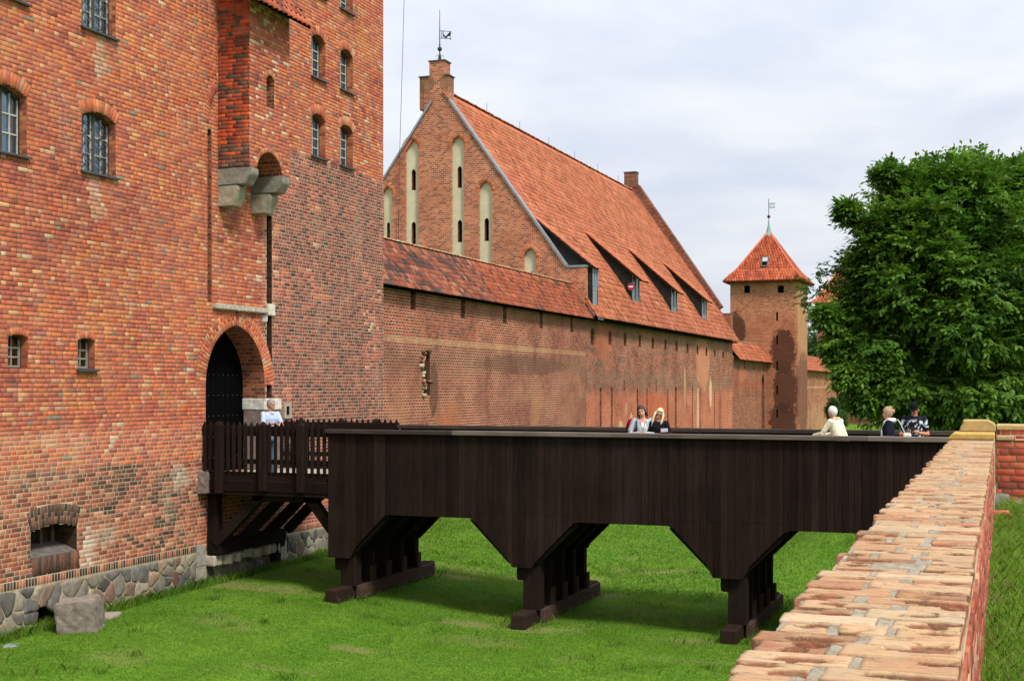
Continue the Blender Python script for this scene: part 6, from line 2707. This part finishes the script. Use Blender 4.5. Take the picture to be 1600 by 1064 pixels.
def scatter_grass(x0, x1, y0, y1, dens, rng, zf, df, hmin, hmax):
    n = int((x1 - x0) * (y1 - y0) * dens)
    X, Y = rng.uniform(x0, x1, n), rng.uniform(y0, y1, n)
    Z = np.empty(n)
    keep = np.ones(n, bool)
    T = np.empty(n)
    # terrain and tufts are looked up on a fine lattice
    gx_, gy_ = np.arange(x0, x1 + .2, .2), np.arange(y0, y1 + .2, .2)
    G = np.array([[(zf(a, b), df(a, b), noise.noise(Vector((a * .55, b * .55, 3))) + .6 * noise.noise(Vector((a * 2.1, b * 2.1, 6)))) for a in gx_] for b in gy_])
    fi, fj = (X - x0) / .2, (Y - y0) / .2
    i, j = fi.astype(int), fj.astype(int)
    u, v = (fi - i)[:, None], (fj - j)[:, None]
    i1, j1 = np.minimum(i + 1, len(gx_) - 1), np.minimum(j + 1, len(gy_) - 1)
    R = G[j, i] * (1 - u) * (1 - v) + G[j, i1] * u * (1 - v) + G[j1, i] * (1 - u) * v + G[j1, i1] * u * v
    keep = rng.uniform(0, 1, n) > R[:, 1] * 1.05
    R, X, Y = R[keep], X[keep], Y[keep]
    n = len(X)
    tuft = np.clip(.5 + R[:, 2] * .6, 0, 1)
    h = (hmin + (hmax - hmin) * rng.uniform(0, 1, n) ** 1.6) * (.7 + .6 * tuft)
    tone = np.clip(.5 + .75 * R[:, 2] + rng.normal(0, .18, n), 0, 1)
    return X, Y, R[:, 0], h, tone


rg_ = np.random.default_rng(11)
parts = [scatter_grass(-17.15, -.7, 14.5, 30, 1500, rg_, moat_z, dirt, .010, .036), scatter_grass(-18.1, -.5, 30, 44, 420, rg_, moat_z, dirt, .02, .07), scatter_grass(-18.1, -2, 44, 62, 120, rg_, moat_z, dirt, .03, .09)]
# longer tufts along the foot of the walls
parts.append(scatter_grass(-17.12, -16.75, 17, 34, 1600, rg_, moat_z, lambda a, b: .3 if 25.2 < b < 28.2 else 0, .10, .22))
for _ in range(170):                       # taller weeds and tufts missed by the mower
    tx, ty = rg_.uniform(-16.8, -1.2), rg_.uniform(15, 34)
    nn_ = int(rg_.uniform(25, 90))
    rr_ = rg_.uniform(.05, .22)
    X, Y = rg_.normal(tx, rr_, nn_), rg_.normal(ty, rr_, nn_)
    parts.append((X, Y, np.array([moat_z(a, b) for a, b in zip(X, Y)]), rg_.uniform(.04, .13, nn_), np.clip(rg_.normal(rg_.uniform(.1, .9), .1, nn_), 0, 1)))
for xc in PIERS:
    for ya, yb in ((24.3, 29.6),):
        nn_ = 700
        X, Y = xc + .12 + rg_.choice([-1, 1], nn_) * rg_.uniform(.2, .5, nn_), rg_.uniform(ya, yb, nn_)
        parts.append((X, Y, np.array([moat_z(a, b) for a, b in zip(X, Y)]), rg_.uniform(.05, .2, nn_), rg_.uniform(.1, .6, nn_)))
X, Y, Z, Hh, T = [np.concatenate([p[k] for p in parts]) for k in range(5)]
blades('moat_grass', X, Y, Z, Hh, np.where(Y > 30, .02, .009), .7, 'short bright green grass covering the bottom of the moat', M_GRASS, T, rg_)
parts = [scatter_grass(-.10, .75, 6, 20.2, 3400, rg_, bank_z, bank_dirt, .03, .12), scatter_grass(.75, 3, 5, 20.2, 500, rg_, bank_z, bank_dirt, .05, .18), scatter_grass(.0, .6, 19.2, 20.1, 1500, rg_, bank_z, lambda a, b: 0, .12, .28)]
X, Y, Z, Hh, T = [np.concatenate([p[k] for p in parts]) for k in range(5)]
T = np.clip(T + .3, 0, 1)
blades('bank_grass', X, Y, Z, Hh, np.full(len(X), .008), .8, 'longer patchy grass on the bank beside the parapet wall', M_GRASS, T, rg_)

# ------------------------------------------------------------------ people
M_SKIN = simple('skin', alb((214, 160, 132)), .55, .3, var=.06, scale=20)
M_SKIN2 = simple('tanned_skin', alb((196, 136, 104)), .55, .3, var=.06, scale=20)
M_EYE = simple('dark_eye', (.02, .015, .012), .3, .5)
M_LIP = simple('lips', alb((176, 92, 86)), .5, .3)


def cloth(name, c, var=.12, scale=18.0):
    m, nt, b = new_mat(name, .9, .1)
    p = pos(nt)
    n1 = noise_n(nt, p, scale, 4, .6).outputs[0]
    n2 = noise_n(nt, p, 7, 3, .5, .8).outputs[0]
    nt.links.new(mult(nt, alb_socket(nt, c), maprange(nt, n1, .3, .7, 1 - var, 1 + var)), b.inputs['Base Color'])
    set_bump(nt, b, n2, .6, .03)
    return m


def fuse(mb, name, mat, parent, voxel, smooth=3, keep=None, shrink=None):
    """turns overlapping limbs into one continuous skin"""
    me = mb.mesh(name + '_parts')
    t = bpy.data.objects.new(name + '_parts', me)
    COL.objects.link(t)
    r = t.modifiers.new('r', 'REMESH')
    r.mode, r.voxel_size = 'VOXEL', voxel
    sm = t.modifiers.new('s', 'SMOOTH')
    sm.factor, sm.iterations = .5, smooth
    dg = bpy.context.evaluated_depsgraph_get()
    out = bpy.data.meshes.new_from_object(t.evaluated_get(dg))
    bpy.data.objects.remove(t)
    bpy.data.meshes.remove(me)
    out.name = name
    if keep:
        bm = bmesh.new()
        bm.from_mesh(out)
        bmesh.ops.delete(bm, geom=[f for f in bm.faces if not keep(f.calc_center_median())], context='FACES')
        bm.to_mesh(out)
        bm.free()
    out.materials.clear()
    out.materials.append(mat)
    out.polygons.foreach_set('use_smooth', [True] * len(out.polygons))
    o = bpy.data.objects.new(name, out)
    COL.objects.link(o)
    o.parent = parent
    return o


def loft(mb, rings, n=16):
    vs, fs = [], []
    for (c, rx, ry) in rings:
        for k in range(n):
            a = 2 * math.pi * k / n
            ca, sa = math.cos(a), math.sin(a)
            vs.append(Vector(c) + Vector((rx * math.copysign(abs(ca) ** .85, ca), ry * math.copysign(abs(sa) ** .85, sa), 0)))
    for i in range(len(rings) - 1):
        for k in range(n):
            fs.append((i * n + k, i * n + (k + 1) % n, (i + 1) * n + (k + 1) % n, (i + 1) * n + k))
    fs.append(tuple(range(n))[::-1])
    fs.append(tuple(range((len(rings) - 1) * n, len(rings) * n)))
    mb.add(vs, fs)


def chain(mb, pts, rad, n=12):
    """a tapered limb with rounded joints"""
    P, R = [], []
    for i in range(len(pts) - 1):
        a, b = Vector(pts[i]), Vector(pts[i + 1])
        for k in range(4):
            t = k / 4
            P.append(a.lerp(b, t))
            R.append(rad[i] + (rad[i + 1] - rad[i]) * t)
    P.append(Vector(pts[-1]))
    R.append(rad[-1])
    mb.tube(P, R, n)
    for p, r in zip(pts, rad):
        mb.ball(p, r * .99, n, 8)


def hand(mb, w, d, palm, side):
    """palm, four unequal bent fingers, and a thumb from the side of the palm"""
    w, d = Vector(w), Vector(d).normalized()
    nrm = Vector(palm).normalized()
    nrm = (nrm - d * nrm.dot(d)).normalized()
    sd = d.cross(nrm) * side
    c = w + d * .045
    for t in np.linspace(0, .085, 5):
        for u in (-.026, -.009, .009, .026):
            mb.ball(w + d * (.012 + t) + sd * u * (.7 + t * 3.4), (.0155, .0155, .0155), 8, 6)
    for k, (u, L) in enumerate(((-.033, .060), (-.011, .076), (.011, .082), (.033, .074))):
        a = w + d * .095 + sd * u
        b = a + d * L * .5 + nrm * L * .12
        e = b + d * L * .35 + nrm * L * .42
        chain(mb, [a, b, e], [.0095, .009, .0078], 8)
    a = w + d * .03 + sd * .03
    b = a + d * .03 + sd * .03 + nrm * .012
    e = b + d * .034 + sd * .008 + nrm * .012
    chain(mb, [a, b, e], [.013, .0105, .009], 8)


def person(loc, rz, label, H=1.72, lean=0.0, elbows=None, wrists=None, head=(0, 0, 0), female=False, skin=None, top=(0, 0, 0), sleeve='short', legs=(60, 70, 95), shoes=(50, 45, 42),
           top_mat=None, open_front=None, hair=None, girth=1.0, hand_dir=None):
    root = bpy.data.objects.new('person', None)
    root.empty_display_size = .3
    COL.objects.link(root)
    root.location, root.rotation_euler = loc, (0, 0, rz)
    root.scale = (H / 1.72,) * 3
    tag(root, label, 'person', 'visitors on the footbridge')
    skin = skin or M_SKIN
    g = girth
    sw = (.168 if female else .182) * (.5 + .5 * g)

    def L(x, y, z):                               # the leaning of the upper body
        return Vector((x, y + lean * max(0, z - .98), z - .45 * lean * lean * max(0, z - .98)))
    el = elbows or [(-.27, -.02, 1.12), (.27, -.02, 1.12)]
    wr = wrists or [(-.27, .10, .88), (.27, .10, .88)]
    sh = [L(-sw, 0, 1.425), L(sw, 0, 1.425)]
    nk = L(0, .01, 1.49)
    Mh = Matrix.Translation(L(0, .012, 1.545)) @ Matrix.Rotation(head[0], 4, 'Z') @ Matrix.Rotation(-head[1], 4, 'X') @ Matrix.Rotation(head[2], 4, 'Y')
    hb_ = MB()
    hb_.ball((0, -.008, .105), (.076, .096, .108), 20, 14)
    hb_.ball((0, .030, .035), (.056, .062, .070), 16, 10)
    hb_.ball((0, .050, .000), (.034, .036, .030), 12, 8)
    hb_.ball((0, .094, .052), (.013, .018, .013), 10, 6)
    hb_.tube([(0, .082, .098), (0, .098, .058)], [.008, .012], 8)
    for s_ in (-1, 1):
        hb_.ball((s_ * .078, -.004, .062), (.010, .020, .032), 8, 8)
        hb_.ball((s_ * .034, .066, .050), (.026, .022, .022), 10, 6)
    hb_.ball((0, .078, .112), (.050, .016, .012), 10, 6)
    for i, v in enumerate(hb_.v):
        hb_.v[i] = tuple(Mh @ Vector(v))
    body = MB()
    hw = .165 if not female else .175
    waist = (.135 if not female else .122) * g
    rings = [(L(0, 0, .86), hw * .85 * g, .10 * g), (L(0, 0, .95), hw * g, .118 * g), (L(0, 0, 1.08), waist, .100 * g), (L(0, .005, 1.20), waist * 1.08, .108 * g), (L(0, .01, 1.32), sw * .88, .112 * g), (L(0, 0, 1.42), sw * .92, .085), (L(0, 0, 1.47), sw * .5, .065)]
    loft(body, rings)
    chain(body, [nk - Vector((0, 0, .05)), Mh @ Vector((0, -.005, .04))], [.060, .053])
    body.add(hb_.v, hb_.f)
    for s_ in (0, 1):
        sd = -1 if s_ == 0 else 1
        chain(body, [sh[s_], el[s_], wr[s_]], [.052, .040, .028])
        dd = Vector(hand_dir[s_]) if hand_dir else (Vector(wr[s_]) - Vector(el[s_]))
        hand(body, wr[s_], dd, (0, .2, -1), sd)
        chain(body, [(sd * .09, 0, .90), (sd * .095, .015, .49), (sd * .10, -.01, .09)], [.085 * g, .055, .040])
        chain(body, [(sd * .10, -.03, .05), (sd * .115, .14, .035)], [.042, .032])
    fuse(body, 'body', skin, root, .0078, 2)
    # clothes
    tm = top_mat or cloth('top_cloth', top)
    t = MB()
    e = .016
    loft(t, [(c + (Vector((0, 0, -.04)) if i == 0 else Vector((0, 0, 0))), rx + e + (.012 if i < 3 else 0), ry + e + (.014 if i < 3 else 0)) for i, (c, rx, ry) in enumerate(rings[:-1])] + [(L(0, 0, 1.475), sw * .5, .07)])
    for s_ in (0, 1):
        a, b, c = Vector(sh[s_]), Vector(el[s_]), Vector(wr[s_])
        if sleeve == 'short':
            chain(t, [a, a.lerp(b, .72)], [.060, .054])
        else:
            chain(t, [a, b, b.lerp(c, .93)], [.069, .057, .044])
    fuse(t, 'top', tm, root, .012, 3, keep=open_front)
    tr_ = MB()
    loft(tr_, [((0, 0, .84), hw * .9 * g, .115 * g), ((0, 0, .94), hw * g + .012, .13 * g), ((0, 0, 1.03), waist + .022, .115 * g)])
    for sd in (-1, 1):
        chain(tr_, [(sd * .09, 0, .90), (sd * .095, .015, .49), (sd * .10, -.01, .11)], [.10 * g, .070, .060])
    fuse(tr_, 'trousers', cloth('trouser_cloth', legs), root, .012, 3)
    for sd in (-1, 1):
        s_ = MB()
        chain(s_, [(sd * .10, -.045, .052), (sd * .108, .05, .05), (sd * .118, .16, .036)], [.052, .050, .038])
        s_.box(sd * .108 - .045, -.09, 0, sd * .108 + .045, .19, .024)
        fuse(s_, 'shoe', cloth('shoe_leather', shoes), root, .010, 1)
    # face
    for s_ in (-1, 1):
        q = MB()
        q.ball((s_ * .032, .082, .082), (.013, .008, .007), 8, 6)
        o = q.build('eye', M_EYE, None)
        o.parent = root
        o.matrix_basis = Mh
        q = MB()
        q.tube([(s_ * .014, .091, .103), (s_ * .034, .090, .108), (s_ * .052, .078, .103)], .0048, 6)
        o = q.build('eyebrow', hair[1] if hair else M_EYE, None)
        o.parent = root
        o.matrix_basis = Mh
    q = MB()
    q.ball((0, .088, .019), (.024, .009, .007), 10, 6)
    o = q.build('mouth', M_LIP, None)
    o.parent = root
    o.matrix_basis = Mh
    return root, Mh, L


def hair_cap(root, Mh, mat, k=1.10, line=.055, back=-.02, locks=(), name='hair', extra=()):
    """hair over the skull down to the hairline, with locks hanging from it"""
    m = MB()
    b = MB()
    b.ball((0, -.012, .108), (.080 * k, .100 * k, .112 * k), 22, 16)
    ok = lambda p: (p.z > .125 + max(0, p.y) * .25) or (p.y < .045 - max(0, .1 - p.z) * .5 and p.z > line) or (p.y < -.015 and p.z > back)
    m.add(b.v, [f for f in b.f if ok(sum((Vector(b.v[i]) for i in f), Vector()) / len(f))])
    for i, v in enumerate(m.v):
        q = Vector(v)
        q += noise.noise_vector(q * 30) * .006
        m.v[i] = tuple(q)
    for pts, r in locks:
        m.tube(pts, r, 8)
    for c, r in extra:
        m.ball(c, r, 12, 8)
    o = m.build(name, mat, None, smooth=True, fix=False)
    o.parent = root
    o.matrix_basis = Mh
    return o


def child(mb, name, mat, root, M=None, smooth=False):
    o = mb.build(name, mat, None, smooth=smooth)
    o.parent = root
    if M is not None:
        o.matrix_basis = M
    return o


def hairmat(name, c):
    m, nt, b = new_mat(name, .6, .3)
    mp = N(nt, 'ShaderNodeMapping', {'Vector': N(nt, 'ShaderNodeTexCoord').outputs['Object'], 'Scale': (90, 90, 10)}).outputs[0]
    n = noise_n(nt, mp, 1.0, 3, .6).outputs[0]
    nt.links.new(mult(nt, alb_socket(nt, c), maprange(nt, n, .3, .7, .6, 1.35)), b.inputs['Base Color'])
    return m


H_GREY = hairmat('grey_hair', (150, 142, 134))
H_WHITE = hairmat('white_hair', (216, 212, 206))
H_BROWN = hairmat('dark_brown_hair', (62, 42, 34))
H_BLOND = hairmat('blond_hair', (220, 204, 164))
H_ASH = hairmat('dark_blond_hair', (168, 140, 104))
H_BLACK = hairmat('black_hair', (34, 30, 30))

# man in the light blue shirt, leaning on the open fence
r, Mh, L = person((-15.70, 25.50, ZD), math.pi + 1.1, 'grey-haired man in light blue shirt and jeans leaning on the picket fence by the gate', 1.74, .10,
                  [(-.235, .17, 1.16), (.245, .15, 1.16)], [(-.08, .36, 1.215), (.10, .37, 1.215)], head=(.25, .10, 0), skin=M_SKIN2, top=(178, 196, 224), legs=(92, 122, 158),
                  hair=(H_GREY, H_GREY), girth=1.02, hand_dir=[(.5, .5, -.2), (-.5, .6, -.2)])
hair_cap(r, Mh, H_GREY, 1.06, .06, .0)
q = MB()
q.tube([L(-.07, .07, 1.47), L(0, .115, 1.43), L(.07, .07, 1.47)], .016, 8)
child(q, 'collar', cloth('shirt_collar', (188, 204, 230)), r)

# the two women on the near parapet
M_CARD = cloth('grey_cardigan', (176, 184, 192))
XP2 = -6.88
r, Mh, L = person((XP2, 25.52, ZD), math.pi + .25, 'dark-haired woman in pale grey cardigan and white top, head leaning on the blonde woman', 1.65, .16,
                  [(-.29, .10, 1.12), (.30, .10, 1.12)], [(-.06, .36, 1.165), (.06, .36, 1.165)], head=(-.15, .10, .30), female=True, top_mat=M_CARD, sleeve='long', legs=(50, 54, 66),
                  hair=(H_BROWN, H_BROWN), open_front=lambda c: not (abs(c.x) < .075 and c.y > .03 and c.z > .95), hand_dir=[(.7, .4, -.1), (-.7, .4, -.1)])
hair_cap(r, Mh, H_BROWN, 1.13, .03, -.03, locks=[([(s_ * .075, .0, .10), (s_ * .088, -.02, .03), (s_ * .082, -.03, -.05)], [.024, .030, .018]) for s_ in (-1, 1)] + [([(0, -.09, .1), (0, -.11, .0), (0, -.10, -.07)], [.05, .055, .03])])
t = MB()
loft(t, [(L(0, .012, .95), .16, .112), (L(0, .012, 1.1), .13, .112), (L(0, .02, 1.3), .15, .122), (L(0, .012, 1.40), .12, .08)])
fuse(t, 'blouse', cloth('white_blouse', (226, 226, 228)), r, .012, 2)
q = MB()
q.tube([L(-.055, .03, 1.46), L(-.045, .13, 1.36), L(0, .155, 1.20), L(.045, .13, 1.36), L(.055, .03, 1.46)], .006, 6)
child(q, 'lanyard', M_IRON, r)
q = MB()
q.tube([L(.13, .08, 1.44), L(.135, .12, 1.32), L(.13, .06, 1.16)], .014, 6)
child(q, 'bag_strap', M_IRON, r)
# her backpack, worn on the back and showing past her arm
bp_ = empty('backpack', (XP2 - .20, 25.72, ZD + 1.0), 'small red backpack on the back of the dark-haired woman', 'backpack')
m = MB()
c0 = Vector((XP2 - .24, 25.72, ZD + 1.22))
loft(m, [(c0 + Vector((0, 0, -.20)), .10, .08), (c0 + Vector((0, 0, -.16)), .135, .10), (c0, .14, .115), (c0 + Vector((0, 0, .12)), .125, .10), (c0 + Vector((0, 0, .19)), .07, .06)])
o = m.build('bag', cloth('red_nylon', (176, 26, 48)), bp_, smooth=True)
q = MB()
q.tube([c0 + Vector((-.11, -.03, -.16)), c0 + Vector((-.14, -.06, 0)), c0 + Vector((-.09, -.05, .16))], .02, 6)
q.build('strap', cloth('black_strap', (30, 26, 30)), bp_)

XP3 = -6.555
r, Mh, L = person((XP3, 25.55, ZD), math.pi + .12, 'blonde woman with long hair, sunglasses and black top leaning on the bridge parapet', 1.59, .14,
                  [(-.30, .14, 1.10), (.27, .08, 1.12)], [(-.22, .36, 1.175), (.06, .34, 1.165)], head=(.12, .06, -.30), female=True, top=(26, 26, 30), sleeve='long', legs=(40, 42, 50),
                  hair=(H_BLOND, H_ASH), hand_dir=[(.25, .7, .1), (-.7, .4, -.1)])
lk = []
for s_ in (-1, 1):
    for k in range(4):
        y0 = .03 - .03 * k
        lk.append(([(s_ * (.078 + .004 * k), y0, .12), (s_ * .094, y0 + .005, .03), (s_ * (.098 - .004 * k), y0 + .03, -.08), (s_ * .085, y0 + .05, -.19 - .02 * (k % 2))], [.020, .026, .022, .010]))
lk.append(([(0, -.09, .10), (0, -.12, -.02), (0, -.10, -.16)], [.06, .07, .04]))
lk.append(([(-.05, .075, .175), (0, .088, .168), (.05, .078, .165)], [.018, .022, .018]))
hair_cap(r, Mh, H_BLOND, 1.13, .03, -.04, locks=lk)
q = MB()
for s_ in (-1, 1):
    q.ball((s_ * .034, .093, .080), (.026, .008, .022), 12, 8)
    q.tube([(s_ * .058, .088, .086), (s_ * .082, .01, .082)], .004, 5)
q.tube([(-.012, .099, .086), (.012, .099, .086)], .004, 5)
child(q, 'sunglasses', simple('brown_lens', (.06, .025, .015), .15, .6), r, Mh)
ph = empty('smartphone', (XP3 + .2, 25.18, ZD + 1.16), 'pale smartphone held by the blonde woman', 'phone')
q = MB()
pc0 = Vector((XP3 + .225, 25.12, ZD + 1.185))
q.bar(pc0 + Vector((-.07, 0, .0)), pc0 + Vector((.07, .01, .01)), .012, .072, (0, 0, 1))
q.build('case', simple('phone_case', (.55, .52, .55), .4, .4), ph)

# old man in the cream jacket
r, Mh, L = person((-3.12, 27.35, ZD), 1.12, 'white-haired old man in cream jacket seen from behind, leaning on the far parapet', 1.64, .34,
                  [(-.27, .32, 1.13), (.28, .30, 1.13)], [(-.14, .62, 1.08), (.15, .60, 1.08)], head=(.15, .25, 0), skin=M_SKIN2, top=(228, 220, 188), sleeve='long', legs=(150, 140, 120),
                  hair=(H_WHITE, H_WHITE), girth=1.22)
hair_cap(r, Mh, H_WHITE, 1.07, .05, .0)
q = MB()
q.tube([L(-.075, -.02, 1.48), L(-.05, -.085, 1.50), L(.05, -.085, 1.50), L(.075, -.02, 1.48)], .024, 8)
child(q, 'collar', cloth('cream_collar', (222, 214, 182)), r)

# woman in navy and white
r, Mh, L = person((-2.14, 27.0, ZD), math.pi / 2 + .05, 'woman in profile with pinned-up blond hair, navy jacket and white hood', 1.61, .03,
                  [(-.25, .02, 1.12), (.25, .04, 1.12)], [(-.16, .24, 1.06), (.16, .26, 1.06)], head=(.0, .06, 0), female=True, top=(28, 30, 44), sleeve='long', legs=(196, 190, 182),
                  hair=(H_ASH, H_ASH), girth=1.05)
hair_cap(r, Mh, H_ASH, 1.12, .04, .0, extra=[((0, -.115, .12), (.045, .045, .05)), ((0, -.06, .2), (.05, .05, .04))])
q = MB()
q.tube([L(-.02, .12, 1.28), L(-.10, .07, 1.44), L(-.09, -.05, 1.49), L(0, -.115, 1.475), L(.09, -.05, 1.49), L(.10, .07, 1.44), L(.02, .12, 1.28)], [.03, .035, .04, .055, .04, .035, .03], 10)
q.tube([L(0, .125, 1.30), L(0, .13, 1.05)], [.035, .045], 8)
child(q, 'hood', cloth('white_fleece', (232, 230, 230)), r, smooth=True)
q = MB()
q.ball((.082, .0, .075), (.016, .026, .03), 8, 6)
child(q, 'earphone', M_EYE, r, Mh)
sb = empty('shoulder_bag', (-1.80, 27.05, ZD + .9), 'white upright bag carried behind the woman in navy', 'bag')
m = MB()
m.box(-1.87, 26.93, ZD + .72, -1.72, 27.17, ZD + 1.12)
m.build('bag', cloth('white_canvas', (214, 212, 206)), sb, bevel=.02)
q = MB()
q.tube([(-1.82, 26.96, ZD + 1.10), (-1.93, 26.98, ZD + 1.34), (-1.98, 27.0, ZD + 1.40)], .010, 6)
q.build('strap', cloth('white_strap', (204, 200, 194)), sb)

# man with the cap, looking at his phone


def print_cloth():
    m, nt, b = new_mat('printed_shirt', .9, .1)
    p = N(nt, 'ShaderNodeTexCoord').outputs['Object']
    n = noise_n(nt, p, 6.5, 3, .6, 1.6).outputs[0]
    s = N(nt, 'ShaderNodeSeparateXYZ', {0: p})
    f = maprange(nt, n, .50, .54)
    f = math_(nt, 'MULTIPLY', f, maprange(nt, s.outputs[2], 1.40, 1.34))
    c = mix(nt, f, alb((32, 34, 44)), alb((206, 214, 222)))
    nt.links.new(c, b.inputs['Base Color'])
    return m


r, Mh, L = person((-1.70, 27.75, ZD), math.pi + .12, 'man in black cap and black and white printed T-shirt looking down at his phone', 1.72, .18,
                  [(-.26, .13, 1.09), (.27, .13, 1.08)], [(-.07, .33, 1.12), (.09, .32, 1.11)], head=(-.25, .48, 0), skin=M_SKIN2, top_mat=print_cloth(), legs=(60, 62, 70),
                  hair=(H_BLACK, H_BLACK), girth=1.1, hand_dir=[(.55, .5, .3), (-.5, .5, .3)])
hair_cap(r, Mh, H_BLACK, 1.04, .05, .02)
m = MB()
b = MB()
b.ball((0, -.008, .118), (.088, .108, .112), 22, 14)
m.add(b.v, [f for f in b.f if sum((Vector(b.v[i]) for i in f), Vector()).z / len(f) > .125])
m.prism([(.078 * math.cos(t_), .075 + .085 * math.sin(t_), .122 - .03 * math.sin(t_)) for t_ in np.linspace(0, math.pi, 12)], (0, 0, .008))
child(m, 'cap', cloth('black_cap', (22, 22, 28)), r, Mh, smooth=False)
ph = empty('smartphone', (-1.72, 27.3, ZD + 1.15), 'black smartphone in the hands of the man with the cap', 'phone')
q = MB()
pc0 = Vector((-1.70, 27.31, ZD + 1.17))
q.bar(pc0 + Vector((0, .02, -.065)), pc0 + Vector((0, -.02, .065)), .072, .012, (0, 1, 0))
q.build('case', simple('black_phone', (.02, .02, .022), .3, .5), ph)

# someone just inside the gateway, only an arm in view
r, Mh, L = person((-17.62, 25.34, ZD), 1.9, 'person in purple checked shirt half hidden behind the left edge of the gateway', 1.62, .05, head=(0, .1, 0), female=True, top=(96, 58, 120), sleeve='long',
                  legs=(44, 44, 54), hair=(H_BROWN, H_BROWN))
hair_cap(r, Mh, H_BROWN, 1.1, .03, -.03)
